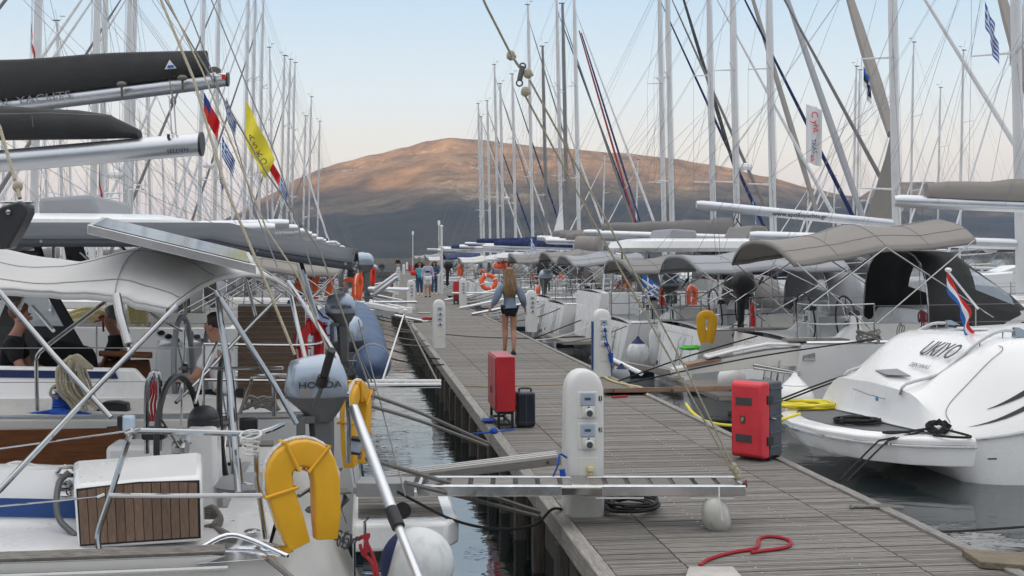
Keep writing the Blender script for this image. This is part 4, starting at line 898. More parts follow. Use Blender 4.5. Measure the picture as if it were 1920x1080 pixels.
# E0 has no waist-hem edge: handled by the override chain
def walker(label, px, py, pose, cl, hair, hl=0, h=1.0, rot=180, **k):
    u, v = uv(px, py); return person(label, D(u, v), DA+R(rot), pose, cl, hair, hl, h, group='people walking on the pontoon', **k)
pants = lambda m: ('trousers', LEGS[:-2], .018, m, {'lc': ('lcalf', 'lank', .92, .06), 'rc': ('rcalf', 'rank', .92, .06)})
shirt = lambda m, f=.95, g=.022: ('top', TOP[:-1]+['rsh'] if f < .5 else TOP+['lel', 'rel'], g, m, {'lc': ('lel', 'lwr', f, .045), 'rc': ('rel', 'rwr', f, .045)} if f > .5 else sleeves(.6, .065))
walker('woman in a teal top and jeans walking towards the viewer', 787, 553, dict(rwr=(.14, .22, 1.12), lwr=(-.22, .18, 1.05), rank=(.1, .1, .1), rtoe=(.1, .24, .05)), [('top', ['waist', 'chest', 'lsh', 'rsh'], .03, TEAL, {'hem': ('waist', 'pelvis', .4, (.17, .13))}), ('cardigan', ['lsh', 'lel', 'lwr'], .02, LILAC, {}), pants(DENIM)], HAIRD, .16, .97, shoes=WHT)
walker('man in a black vest, lilac shirt and white shorts walking towards the viewer', 802, 557, dict(rank=(.1, .12, .1), rtoe=(.1, .26, .05), lank=(-.1, -.12, .1), ltoe=(-.1, .02, .03)), [('shirt', TOP+['lel', 'rel'], .02, LILAC, {'lc': ('lel', 'lwr', .9, .045), 'rc': ('rel', 'rwr', .9, .045)}), ('vest', ['waist', 'chest'], .045, BLK, {}), ('shorts', ['pelvis', 'lhip', 'rhip'], .03, WHT, {'lc': ('lhip', 'lknee', .9, .10), 'rc': ('rhip', 'rknee', .9, .10)})], HAIRG, 0, 1.04, shoes=BLK)
walker('woman in a blue denim jacket and jeans behind the man in the vest', 814, 552, dict(rwr=(.06, .22, 1.15), lwr=(-.06, .22, 1.15)), [('jacket', TOP+['lel', 'rel'], .03, DENIM, {'hem': ('waist', 'pelvis', .6, (.17, .13)), 'lc': ('lel', 'lwr', .9, .05), 'rc': ('rel', 'rwr', .9, .05)}), pants(DENIM)], HAIRD, .3, .98, shoes=WHT)
walker('man in black half hidden behind the woman in the teal top', 786, 546, {}, [('top', TOP+['lel', 'rel'], .025, BLK, {'lc': ('lel', 'lwr', .3, .055), 'rc': ('rel', 'rwr', .3, .055)}), pants(BLK)], HAIRG, 0, 1.1, shoes=BLK)
walker('tiny distant person in a dark top alone on the far pontoon', 746, 510.5, {}, [('top', TOP+['lel', 'rel'], .03, BLK, {'lc': ('lel', 'lwr', .9, .05), 'rc': ('rel', 'rwr', .9, .05)}), pants(mat('beige_cloth', (.38, .33, .26), .9))], HAIRD, 0, 1.05)
mb = MB(); c = P(775, 512, 61.6); mb.ell(c, (.16, .10, .13), 12, 8); mb.tube(spl([c+Vector((-.12, 0, .08)), c+Vector((0, 0, .36)), c+Vector((.12, 0, .08))], 5), .015, 5); single('handbag', mb, REDC, 'bright red handbag carried by the woman in the teal top', 'handbag')
# ================================================================ NEAREST YACHT ON THE LEFT (stern beside the viewer)
LR = DA+PI                                    # heading of the boats on the left
def boatM(u, v, rot): return Matrix.Translation(D(u, v, WZ)) @ Matrix.Rotation(rot, 4, 'Z')
YA = thing('sailing_yacht', 'nearest white sailing yacht with a blue stripe, pale bimini and teak stern locker', 'sailboat', D(8.0, .10, WZ), LR, 'sailboats moored along the pontoon', world=False)
LA, BAm, fbA = 12.0, 4.0, 1.16; HA = hullfn(LA, BAm, fbA, .55)
hull_part(YA, HA, LA, -.12, None, CREAM); hull_part(YA, HA, LA, -.5, .10, HULLGREY, 'boot_top', .004, cap=False, n=14, nz=4)
hbA, zsA = HA[0], HA[1]
def fnA(x, y, yn):
    z = zsA(x)+.05*(1-yn*yn); m = 0; ay = abs(y)
    c = smooth(.75, 1.2, x); z += .27*c*smooth(.78, .84, ay)*(1-smooth(1.02, 1.10, ay))
    if .55 < x < 4.2 and ay < .78: z = zsA(x)-.40+(.38 if x > 1.7 and ay > .42 else 0); m = 1 if ay < .42 else 0
    roof = smooth(4.2, 4.5, x)*(1-smooth(7.2, 8.8, x)); z += .42*roof*(1-smooth(1.15, 1.35, ay)); return z, m
deck_part(YA, HA, LA, fnA, [GEL, DECKG], 90, 80)
mb = MB()
for s in (-1, 1): mb.tube([Vector((x+HA[3](x, zsA(x)), s*(hbA(x)-.04), zsA(x)+.02)) for x in [.3+(LA-.4)*i/30 for i in range(31)]], .030, 4)
part('toe_rail', mb, GREYW, YA, smooth_angle=0)
mb = MB()
for s in (-1, 1): mb.tube([Vector((x+HA[3](x, zsA(x)-.05), s*(hbA(x)+.012), zsA(x)-.055)) for x in [.3+(LA-.4)*i/30 for i in range(31)]], .012, 6)
part('rub_strip', mb, STEEL, YA)
WA = YA.matrix_basis.copy() if False else boatM(8.0, .10, LR); WAi = WA.inverted()
def pA(name, mb, m, parent=YA, **k):          # measured in the scene, stored in the yacht's own frame
    mb.xf(WAi); return part(name, mb, m, parent, **k)
mb = MB()
for y in (1.105, -1.105):
    mb.loft([[Vector((x, y, zsA(x)+.07+dz)), Vector((x, y+math.copysign(.012, y), zsA(x)+.07+dz)), Vector((x, y+math.copysign(.012, y), zsA(x)+.17+dz)), Vector((x, y, zsA(x)+.17+dz))] for x, dz in ((1.15, -.03), (2, 0), (4.4, .02))])
part('blue_stripe', mb, BLUE, YA)
mb = MB(); mb.box((2.9, -.765, zsA(2.9)+.10), (2.5, .02, .34)); mb.box((2.9, .765, zsA(2.9)+.04), (2.5, .02, .36)); part('seat_back', mb, TEAKW, YA, bevel=.006)
mb = MB()
for y in (-.60, .60):
    for k in range(5): mb.box((2.95, y-.13+.065*k, zsA(3)-.005), (2.45, .058, .016))
part('seat_slat', mb, TEAKW, YA)
mb = MB(); mb.loft([[Vector((x, y, z)) for y, z in ((-1.12, zsA(x)+.30), (-.80, zsA(x)+.335), (-.76, zsA(x)+.30), (-.76, zsA(x)+.26), (-1.12, zsA(x)+.26))] for x in (1.1, 2.0, 3.1, 4.3)]); part('far_coaming_cap', mb, CREAM, YA, bevel=.012)
# stern locker with teak slats
def q4(a, b, c, d, Ya, Yb, th): pass
mb = MB(); f = [P(146, 1032, 6.18), P(382, 1016, 6.20), P(379, 893, 6.24), P(138, 910, 6.22)]; bk = [P(150, 1000, 6.62), P(384, 985, 6.62), P(380, 845, 6.66), P(136, 862, 6.66)]
mb.hexa([f[0], f[1], bk[1], bk[0]], [f[3], f[2], bk[2], bk[3]]); lk = pA('stern_locker', mb, GEL, bevel=.03)
mb = MB(); n_ = (f[1]-f[0]).cross(f[3]-f[0]).normalized(); n_ = n_ if n_.y < 0 else -n_
def lf(a, b): return f[0].lerp(f[1], a).lerp(f[3].lerp(f[2], a), b)+n_*.004
for i in range(13):
    a0, a1 = .035+.93*i/13+.003, .035+.93*(i+1)/13-.003
    c0, c1 = .955+.06*(1-abs(2*a0-1)**2), .955+.06*(1-abs(2*a1-1)**2); q = [lf(a0, .09), lf(a1, .09), lf(a1, c1-.06), lf(a0, c0-.06)]
    mb.hexa(q, [p+n_*.010 for p in q])
pA('teak_slat', mb, TEAK, lk)
mb = MB(); q = [lf(.02, .06), lf(.98, .06), lf(.98, .945), lf(.5, .985), lf(.02, .945)]; mb.add(q, [(0, 1, 2, 3, 4)]); pA('backing', mb, BLACK, lk)
# fairlead and cleats
mb = MB(); a = [P(*p) for p in ((368, 1058, 6.05), (505, 1048, 6.05), (545, 1038, 6.15), (538, 1028, 6.2), (425, 1005, 6.25), (368, 1030, 6.15))]; mb.add(a+[p+Vector((0, .10, -.015)) for p in a], [(0,1,2,3,4,5), (11,10,9,8,7,6)]+[(i, (i+1) % 6, 6+(i+1) % 6, 6+i) for i in range(6)])
mb.tube(spl([P(370, 1030, 6.12), P(425, 1004, 6.2), P(470, 1012, 6.2), P(540, 1043, 6.1)], 4), .016, 6); pA('fairlead', mb, mat('chrome', (.70, .72, .75), .12, 1, var=.1, vscale=10), bevel=.006)
mb = MB(); mb.tube([P(416, 984, 6.75), P(440, 979, 6.75)], .012, 6); mb.tube([P(428, 981, 6.75), P(428, 990, 6.75)], .010, 6); pA('cleat', mb, STEEL)
mb = MB(); mb.ell(P(473, 996, 6.45), (.045, .045, .012), 14, 6); pA('deck_filler', mb, STEEL)
mb = MB(); mb.ell(P(125, 905, 6.72), (.06, .06, .05), 12, 6); mb.lathe([(.075, -.02), (.06, .0), (.055, .07), (.072, .10), (.05, .12), (.0, .12)], P(128, 918, 6.75), 16); mb.lathe([(.075, -.02), (.06, .0), (.055, .07), (.072, .10), (.05, .12), (.0, .12)], P(8, 935, 6.8), 16); pA('winch', mb, STEEL)
mb = MB(); tubeP(mb, [(130, 885, 6.6), (112, 905, 6.58), (106, 940, 6.5), (112, 975, 6.45), (142, 1005, 6.4)], .017, 8, 5); pA('vent_hose', mb, MGREY)
# rails
mb = MB(); r = .0155
tubeP(mb, [(186, 1035, 6.05), (184, 1000, 6.07), (205, 935, 6.12), (236, 838, 6.2), (245, 815, 6.2), (262, 808, 6.22), (460, 813, 6.5), (500, 808, 6.55), (530, 795, 6.7)], r, 8, 4)
tubeP(mb, [(205, 929, 6.08), (330, 930, 6.10), (492, 929, 6.2)], .0125); tubeP(mb, [(480, 820, 6.5), (482, 900, 6.45), (500, 1018, 6.4)], .015); tubeP(mb, [(497, 990, 6.42), (503, 1020, 6.42)], .012)
tubeP(mb, [(560, 930, 6.9), (600, 905, 7.3), (640, 880, 8.0)], .012)
tubeP(mb, [(651, 738, 7.9), (655, 800, 7.9), (653, 868, 7.9)], .015)
gr = pA('guard_rail', mb, STEEL)
mb = MB(); tubeP(mb, [(0, 841, 6.35), (240, 808, 6.25)], .005); tubeP(mb, [(0, 949, 6.2), (190, 931, 6.12)], .005); tubeP(mb, [(182, 934, 6.1), (196, 928, 6.12)], .011); tubeP(mb, [(235, 812, 6.2), (262, 803, 6.2)], .011); pA('lifeline', mb, STEEL, gr)
# white lashing, transom steps, lettering
mb = MB()
for i in range(7): mb.tube([P(470, 815+i*5, 6.44)+Vector((.055*math.cos(q)*(1-.05*i), .055*math.sin(q), .015*math.sin(q*1+i))) for q in [2*PI*k/14 for k in range(14)]], .006, 5, True)
single('rope_hank', mb, ROPEW, 'white rope hank lashed round the near stern rail beside the horseshoe buoy', 'rope hank', 'coiled ropes and cables')
# twin wheels, pedestal, compass
for c, rr_, nrm in ((P(338, 842, 7.25), .43, (.955, -.0, 0)), (P(427, 790, 8.3), .44, (1, -.05, 0))):
    n2 = Matrix.Rotation(DA+(R(-9) if rr_ < .435 else 0), 3, 'Z') @ Vector((1, 0, .06)); m, sp = wheel_mb(c, rr_, n2, .019); w = pA('steering_wheel', m, BLACK); pA('hub', sp, STEEL, w)
mb = MB(); c = P(382, 850, 7.6); M3 = Matrix.Rotation(DA, 3, 'Z')
for z0, z1, k0, k1 in ((-.62, .18, 1.15, .9),): mb.loft([[c+M3 @ Vector((x*k, y*k, z)) for x, y in ((-.10, -.14), (.10, -.14), (.10, .14), (-.10, .14))] for z, k in ((z0, k0), (z1, k1))])
mb.box(c+M3 @ Vector((-.40, -.05, -.14)), (.30, .3, .45), M3)
pd = pA('pedestal', mb, GEL, bevel=.03)
mb = MB(); mb.ell(c+Vector((0, 0, .22)), (.095, .095, .08), 14, 8); mb.lathe([(.10, 0), (.10, .05), (.07, .07)], c+Vector((0, 0, .16)), 14); pA('compass', mb, DARK, pd)
mb = MB(); tubeP(mb, [(275, 850, 7.1), (275, 740, 7.1), (281, 708, 7.1), (290, 698, 7.1), (298, 708, 7.1), (300, 760, 7.1), (298, 845, 7.1)], .016, 8, 4); pA('grab_rail', mb, STEEL, pd)
mb = MB(); mb.box(P(466, 795, 7.4), (.11, .04, .08)); mb.box(P(290, 812, 7.0), (.13, .10, .07)); pA('instrument_pod', mb, BLACK, bevel=.015)
mb = MB(); mb.ell(P(470, 905, 7.6), (.24, .25, .05), 16, 6); pA('helm_cushion', mb, CANM)
mb = MB(); tubeP(mb, [(449, 860, 7.3), (455, 905, 7.3), (474, 910, 7.3)], .01); pA('strut', mb, STEEL)
mb = MB(); mb.box(P(430, 870, 8.1), (.02, .02, .02)); pA('engine_panel', mb, BLACK)
# swim platform under the transom
mb = MB(); pts = [D(8.75, -.05, .10), D(8.75, .62, .10), D(8.95, .72, .10), D(10.0, .72, .10), D(10.0, -.05, .10)]; mb.add([p for p in pts]+[p-Vector((0, 0, .20)) for p in pts], [(0,1,2,3,4), (9,8,7,6,5)]+[(i, (i+1) % 5, 5+(i+1) % 5, 5+i) for i in range(5)]); sp_ = pA('swim_platform', mb, GEL, bevel=.03)
mb = MB()
for k in range(7): mb.box(D(9.0+.13*k, .30, .107), (.62, .11, .012), M3)
pA('platform_tread', mb, GREYW, sp_)
mb = MB(); mb.lathe([(.06, 0), (.06, .012), (.04, .016), (.001, .012)], P(755, 957, 8.60), 16, (0, -1, 0)); pA('hawse_hole', mb, BLACK, sp_)
mb = MB(); a = P(675, 912, 8.95); mb.box(P(722, 902, 9.1)+Vector((0, 0, -.03)), (.42, .44, .05)); mb.box(P(722, 918, 8.87), (.42, .03, .10)); pA('gangway_socket', mb, mat('grey_alloy', (.33, .335, .34), .5, .6, var=.15), bevel=.006)
mb = MB()
for px, py in ((692, 1000), (672, 1040)): tubeP(mb, [(px-8, py+40, 7.4), (px-8, py-22, 7.4), (px-2, py-28, 7.4), (px-14, py-28, 7.42)], .010, 6)
pA('boarding_handle', mb, STEEL)
Mt = frame(P(634, 1000, 6.43), (.62, .55, -.38), (.05, .25, .95))
pA('name_lettering', text_mb('Asty', .13, Mt, .002, .3), LETT); pA('port_lettering', text_mb('022', .09, frame(P(643, 1018, 6.85), (.35, .75, -.3), (0, .1, 1)), .002), LETT)
# bimini of the near yacht
rows = [(P(315, 576, 6.9), P(452, 511, 8.1), P(548, 548, 9.3)), (P(262, 566, 6.9), P(400, 478, 8.1), P(500, 530, 9.3)), (P(215, 553, 6.9), P(300, 458, 8.1), P(440, 512, 9.3)), (P(120, 546, 6.9), P(130, 494, 8.1), P(330, 508, 9.3)), (P(0, 541, 6.9), P(0, 478, 8.1), P(215, 508, 9.3)), (P(-160, 545, 6.9), P(-130, 450, 8.1), P(90, 508, 9.3)), (P(-330, 555, 6.9), P(-300, 470, 8.1), P(-30, 520, 9.3))]
def rowpt(r, b):
    n0, c0, f0 = r; t = 2*b-1; base = n0.lerp(f0, b); bulge = c0-n0.lerp(f0, .5); k = 1-abs(t)**2.3; return base+bulge*k
def canA(a, b):
    q = a*(len(rows)-1); i = min(len(rows)-2, int(q)); f_ = q-i; R4 = [rows[max(0, min(len(rows)-1, i+d))] for d in (-1, 0, 1, 2)]; A_, B_, C_, D_ = [rowpt(r, b) for r in R4]
    return .5*((2*B_)+(C_-A_)*f_+(2*A_-5*B_+4*C_-D_)*f_*f_+(3*B_-A_-3*C_+D_)*f_**3)+Vector((0, 0, .009*noise.noise(Vector((a*13, b*5, 2)))+.004*noise.noise(Vector((a*40+b*14, b*11-a*9, 5)))))
mb = MB(); mb.grid(canA, 90, 44); bi = pA('bimini', mb, CANL, solid=.008, smooth_angle=70)
mb = MB(); mb.grid(lambda a, b: canA(a, 0)+Vector((0, .005, -.045*b)), 48, 1); mb.grid(lambda a, b: canA(0, a)+Vector((.01, 0, -.03*b)), 28, 1); pA('valance', mb, CANL, bi, solid=.006)
mb = MB(); mb.tube([canA(i/40, .30)+Vector((0, 0, .006)) for i in range(41)], .003, 4); mb.tube([canA(.333, i/24)+Vector((0, 0, .006)) for i in range(25)], .003, 4); mb.tube([canA(i/40, .07)+Vector((0, -.004, .004)) for i in range(41)], .003, 4); pA('seam', mb, CANM, bi)
mb = MB(); r = .0155
tubeP(mb, [(-40, 500, 6.6), (0, 549, 6.6), (100, 665, 6.5), (208, 783, 6.45)], r, 10)
tubeP(mb, [(330, 574, 6.85), (187, 720, 6.5), (0, 918, 6.1), (-60, 980, 6.0)], r, 10)
tubeP(mb, [(216, 552, 8.6), (150, 602, 8.6), (84, 652, 8.6), (70, 668, 8.6), (68, 690, 8.6), (70, 770, 8.6)], r*.95, 8, 3)
tubeP(mb, [(409, 556, 6.9), (414, 600, 6.9), (430, 710, 6.8), (440, 830, 6.7), (447, 922, 6.6)], .019, 10); tubeP(mb, [(404, 545, 6.9), (418, 568, 6.9), (515, 722, 6.9), (556, 795, 6.9)], r, 8)
tubeP(mb, [(541, 528, 9.2), (600, 617, 8.4), (632, 670, 8.0), (652, 740, 7.9)], r, 8); tubeP(mb, [(527, 551, 9.0), (455, 625, 8.8), (387, 698, 8.6), (330, 755, 8.3)], r*.9, 8)
tubeP(mb, [(462, 525, 8.3), (479, 592, 8.3)], .012); tubeP(mb, [(546, 556, 9.2), (560, 620, 9.0), (577, 690, 8.8)], .016); tubeP(mb, [(218, 553, 6.8), (225, 590, 6.75), (240, 645, 6.7)], .026, 10); tubeP(mb, [(240, 648, 6.7), (244, 662, 6.65)], .012); tubeP(mb, [(242, 556, 7.4), (300, 600, 7.8), (340, 620, 8.2)], .010)
tubeP(mb, [(52, 545, 7.8), (35, 580, 7.8)], .014); tubeP(mb, [(100, 620, 7.2), (62, 575, 7.6)], .012)
tubeP(mb, [(366, 755, 7.2), (380, 700, 7.5), (408, 640, 7.9)], .010)
for i in (0, 2, 4): mb.tube([rowpt(rows[i], k/16)-Vector((0, 0, .02)) for k in range(17)], .014, 8)
tubeP(mb, [(530, 690, 7.3), (395, 691, 7.6)], .010); tubeP(mb, [(450, 775, 7.9), (470, 720, 7.9), (485, 704, 7.9), (600, 706, 7.9)], .012, 8, 3); tubeP(mb, [(513, 705, 8.2), (514, 780, 8.2)], .014)
pA('bimini_frame', mb, STEEL, bi)
mb = MB(); a, b = P(164, 421, 7.0), P(480, 497, 7.0); n = (P(300, 400, 8.6)-P(180, 421, 7.0)); n = Vector((-.25, 1.0, .075)); u_ = Vector((0, 0, -.052))
mb.hexa([a+u_, b+u_, b+n+u_, a+n+u_], [a, b, b+n, a+n]); so_ = pA('solar_panel', mb, mat('panel_frame', (.70, .70, .70), .22, .7, var=.1), bevel=.003)
mb = MB(); e = (b-a).normalized(); a2, b2 = a+e*.03+n*.03+Vector((0,0,.002)), b-e*.03+n*.03+Vector((0,0,.002)); mb.hexa([a2, b2, b2+n*.94, a2+n*.94], [p+Vector((0,0,.003)) for p in (a2, b2, b2+n*.94, a2+n*.94)]); pA('solar_cell', mb, PANEL, so_)
# booms, sail bags
mb = MB(); a, b = P(-500, 345, 8.0), P(375, 270, 8.0); mb.loft([[c+Vector((0, .06*math.cos(t_), .074*math.sin(t_))) for t_ in [2*PI*i/16 for i in range(16)]] for c in (a, b)]); bA = pA('boom', mb, ALU)
mb = MB(); mb.loft([[b+Vector((x, .066*math.cos(t_), .080*math.sin(t_))) for t_ in [2*PI*i/16 for i in range(16)]] for x in (0, .018)]); mb.box(P(316, 256, 7.945), (.015, .02, .03)); pA('end_cap', mb, DARK, bA)
pA('boom_lettering', text_mb('SELDEN', .034, frame(P(333, 283, 7.925), (1, .0, .083), (0, 0, 1)), .002, squash=1.2), LETT, bA); 
mb = MB(); secs = []
for i in range(13):
    k = i/12; px = lerp(-420, 262, k); zt = [(214, 270)]; top = 197+10*smooth(.55, .85, k)+36*smooth(.88, 1.0, k); bot = 264-8*k; c0, c1 = P(px, top, 8.0), P(px, min(270, bot)+2, 8.0); h = c0.z-c1.z; w = .12*(1-.5*smooth(.8, 1, k)); secs.append([c1+Vector((0, w*x, h*z)) for x, z in ((-.7, 0), (-1, .25), (-.95, .5+.03*math.sin(i*2)), (-.6, .85), (-.1, 1), (.4, .95), (.9, .6), (1, .2), (.7, 0))])
mb.loft(secs); pA('sail_cover', mb, CAND, bA, smooth_angle=70)
mb = MB(); tubeP(mb, [(-100, 232, 7.85), (0, 214, 7.86), (90, 212, 7.86), (210, 217, 7.87)], .004, 4); tubeP(mb, [(60, 216, 7.86), (62, 238, 7.86)], .004, 4); pA('cover_seam', mb, MGREY, bA)
mb = MB()
for px, py, q in ((330, 250, 185), (322, 250, 180)): tubeP(mb, [(px, py, 7.95), (px-5, q, 9)], .005, 5)
pA('topping_lift', mb, WIRE, bA)
mb = MB(); tubeP(mb, [(-70, 110, 6.9), (0, 240, 6.7), (28, 338, 6.55)], .010, 6); tubeP(mb, [(30, 340, 6.55), (37, 372, 6.5)], .012, 6); mb.ell(P(33, 350, 6.54), (.028, .026, .03), 10, 7); rp = single('tackle_rope', mb, ROPE, 'beige rope with a fat knot holding the black block at the upper left', 'rope')
t = thing('tackle_block', 'black plastic block with one round bolt hanging on the knotted rope at the left edge', 'tackle block', P(20, 470, 6.5), 0)
mb = MB(); a = [P(*p) for p in ((-6, 468, 6.45), (14, 466, 6.45), (38, 425, 6.45), (50, 400, 6.45), (50, 385, 6.45), (36, 376, 6.45), (4, 386, 6.45), (-6, 392, 6.45))]; mb.add(a+[p+Vector((0, .12, 0)) for p in a], [tuple(range(8)), tuple(range(15, 7, -1))]+[(i, (i+1) % 8, 8+(i+1) % 8, 8+i) for i in range(8)]); part('cheek', mb, DARK, t, bevel=.012)
mb = MB(); mb.lathe([(.014, 0), (.014, .012), (.004, .016)], P(17, 398, 6.445), 12, (0, -1, 0)); part('bolt', mb, STEEL, t)
mb = MB(); tubeP(mb, [(-6, 379, 6.5), (62, 379, 6.5)], .008, 6); part('pin', mb, STEEL, t)
# loose gear on the near yacht
t = outboard('big silver outboard motor on the near stern rail above the yellow horseshoe buoy', P(590, 745, 7.15), DA+R(12), s=.87, tiller=False); t.location = P(585, 793, 7.15)
mb = MB(); tubeP(mb, [(588, 762, 6.95), (600, 735, 6.85), (606, 712, 6.8)], .014, 8); h_ = thing('x', '', '') if False else None
mb.xf(t.matrix_basis.inverted()); tl = part('tiller_arm', mb, MGREY, t)
mb = MB(); tubeP(mb, [(605, 716, 6.8), (612, 690, 6.75), (622, 656, 6.68)], .024, 10); tubeP(mb, [(602, 722, 6.8), (607, 706, 6.78)], .034, 10); mb.xf(t.matrix_basis.inverted()); part('grip', mb, BLACK, tl)
horseshoe('big yellow horseshoe buoy with white strap on the nearest stern rail', P(564, 896, 6.35), (R(-4), R(-9), R(24)), s=.84, w=.165, th=.14, gap=.085)
horseshoe('yellow horseshoe buoy seen edge on behind the silver outboard at the near stern', P(668, 775, 8.3), (0, R(3), R(78)), s=.86)
t = thing('light_canister', 'small grey lifebuoy light canister below the edge-on yellow horseshoe buoy', 'buoy light', P(664, 850, 8.0), 0); mb = MB(); Mx = Matrix.Rotation(R(8), 3, 'Y'); mb.box(P(668, 836, 8.0), (.065, .07, .085), Mx); part('lamp', mb, METER, t, bevel=.01); mb = MB(); mb.box(P(670, 823, 8.0), (.085, .09, .02), Mx); mb.box(P(666, 849, 8.0), (.075, .08, .015), Mx); part('collar', mb, BLACK, t, bevel=.004)
t = thing('support_strut', 'silver telescopic pole with a black joint leaning in front of the white ball fender', 'pole', P(778, 1085, 6.1), 0)
mb = MB(); tubeP(mb, [(663, 765, 7.2), (740, 968, 6.6)], .030, 14); tubeP(mb, [(736, 960, 6.62), (795, 1110, 6.2)], .024, 14); part('tube', mb, ALU, t)
mb = MB(); tubeP(mb, [(733, 955, 6.62), (747, 988, 6.53)], .037, 14); part('joint', mb, BLACK, t)
def ballfender(label, c, r, cap=NAVY, mt=FEND, line_to=None):
    t = thing('ball_fender', label, 'ball fender', c-Vector((0, 0, r)), 0, 'round fenders')
    mb = MB(); mb.lathe([(r*math.sin(a), -r*math.cos(a)) for a in [PI*(.02+.86*i/16) for i in range(17)]]+[(r*.30, r*1.02), (r*.12, r*1.2), (r*.02, r*1.22)], c, 24); part('body', mb, mt, t)
    if cap: mb = MB(); mb.lathe([(r*.62, r*.82), (r*.42, r*1.0), (r*.18, r*1.25), (r*.10, r*1.42), (.001, r*1.44)], c, 18); part('cap', mb, cap, t)
    if line_to is not None: mb = MB(); mb.tube([c+Vector((0, 0, r*1.4)), line_to], .006, 5); part('lanyard', mb, ROPEG, t)
    return t
c = P(783, 1058, 7.4)
t = thing('ball_fender', 'big white ball fender with a dark edge behind the silver strut', 'ball fender', c-Vector((0, 0, .22)), 0, 'round fenders'); mb = MB(); mb.ell(c, .222, 28, 18, Matrix.Rotation(R(70), 3, 'Y')); part('body', mb, FEND, t)
mb = MB(); Mx = Matrix.Rotation(R(-75), 3, 'Y'); mb.add([c+Mx @ Vector((.226*math.sin(a)*math.cos(b), .226*math.sin(a)*math.sin(b), .226*math.cos(a))) for a in [PI*.26*i/6 for i in range(7)] for b in [2*PI*j/20 for j in range(20)]], [(i*20+j, i*20+(j+1) % 20, (i+1)*20+(j+1) % 20, (i+1)*20+j) for i in range(6) for j in range(20)]); part('cap', mb, NAVY, t)
mb = MB()
for k in range(3): mb.tube(spl([P(672, 1012, 7.3), P(680+6*k, 1006-k*2, 7.28), P(690-3*k, 1022, 7.26), P(682+2*k, 1042, 7.25), P(675, 1020+k*3, 7.27)], 4), .010, 6)
mb.tube(spl([P(688, 1018, 7.28), P(700, 1045, 7.25), P(708, 1080, 7.2), P(706, 1110, 7.2)], 4), .011, 6); mb.tube(spl([P(680, 1038, 7.28), P(698, 1056, 7.22), P(704, 1090, 7.2)], 4), .011, 6)
single('rope', mb, ROPER, 'red rope knotted on the near stern handle beside the white ball fender', 'rope', 'loose ropes on the boats')
mb = MB()
for i in range(9): mb.tube(spl([P(-20, 876+i*2, 6.85+i*.02), P(30, 872+6*math.sin(i), 6.85), P(75, 880+5*math.cos(i*2), 6.8), P(112, 888+4*math.sin(i*3), 6.78), P(122, 872+2*i, 6.75)], 4), .008, 5)
single('rope_tangle', mb, ROPEW, 'tangle of pale ropes on the near cockpit coaming at the left edge', 'rope', 'loose ropes on the boats')
mb = MB()
for i in range(6): mb.tube(spl([P(384, 955+3*i, 6.7), P(400+3*i, 950+4*i, 6.66), P(416-2*i, 975, 6.62), P(398, 1000-3*i, 6.6), P(386+2*i, 985, 6.62)], 4), .012, 6)
mb.tube(spl([P(405, 990, 6.6), P(440, 1008, 6.3), P(480, 1030, 6.2), P(540, 1078, 5.9), P(580, 1120, 5.6)], 5), .016, 7)
single('rope_hank', mb, ROPEG, 'thick grey rope hank behind the teak locker, its end over the near quarter', 'rope hank', 'coiled ropes and cables')
mb = MB()
for k in range(4): mb.tube(spl([P(276+k*6, 715, 7.3), P(283+k*5, 735, 7.28), P(276+k*7, 760, 7.3), P(282+k*5, 790, 7.3)], 4), .008, 5)
single('rope', mb, ROPER, 'red ropes hanging inside the wheel guard of the near yacht', 'rope', 'loose ropes on the boats')
t = thing('rail_clip', 'small blue and white plastic rail box beside the near wheel', 'box', P(240, 805, 6.6), 0); mb = MB(); mb.box(P(240, 793, 6.6), (.07, .06, .085)); part('shell', mb, mat('pale_blue_plastic', (.45, .55, .66), .4), t, bevel=.015); mb = MB(); mb.box(P(228, 793, 6.6), (.03, .07, .08)); mb.tube([P(200, 802, 6.6), P(225, 800, 6.6)], .008, 5); part('clamp', mb, BLACK, t, bevel=.006)
# falls of rope from aloft on the left
def fall(label, sets, r, mt, name='halyard', cat='rope'):
    mb = MB()
    for q in sets: tubeP(mb, q, r, 6)
    return single(name, mb, mt, label, cat, 'ropes running aloft on the left')
fall('thick beige rope running aloft from the near silver outboard motor', [[(285, -40, 8.2), (362, 145, 7.8), (420, 345, 7.5), (490, 510, 7.3), (553, 665, 7.15)]], .0095, ROPE)
fall('double pale rope running aloft in front of the dark sail covers', [[(300, -30, 8.4), (380, 135, 8), (500, 430, 7.7), (560, 520, 7.6), (640, 722, 7.6)]], .006, ROPE)
fall('speckled rope running aloft across the yellow flag', [[(292, -30, 10.6), (390, 135, 10.2), (500, 325, 9.6), (600, 470, 9.2), (700, 745, 8.6)]], .007, ROPEG)
fall('thin steel backstay pair of the near yacht', [[(330, -40, 8.8), (420, 190, 8.7), (480, 400, 8.6), (520, 500, 8.5)], [(380, -40, 9.6), (450, 130, 9.4), (520, 300, 9.2), (590, 520, 9)]], .005, WIRE)
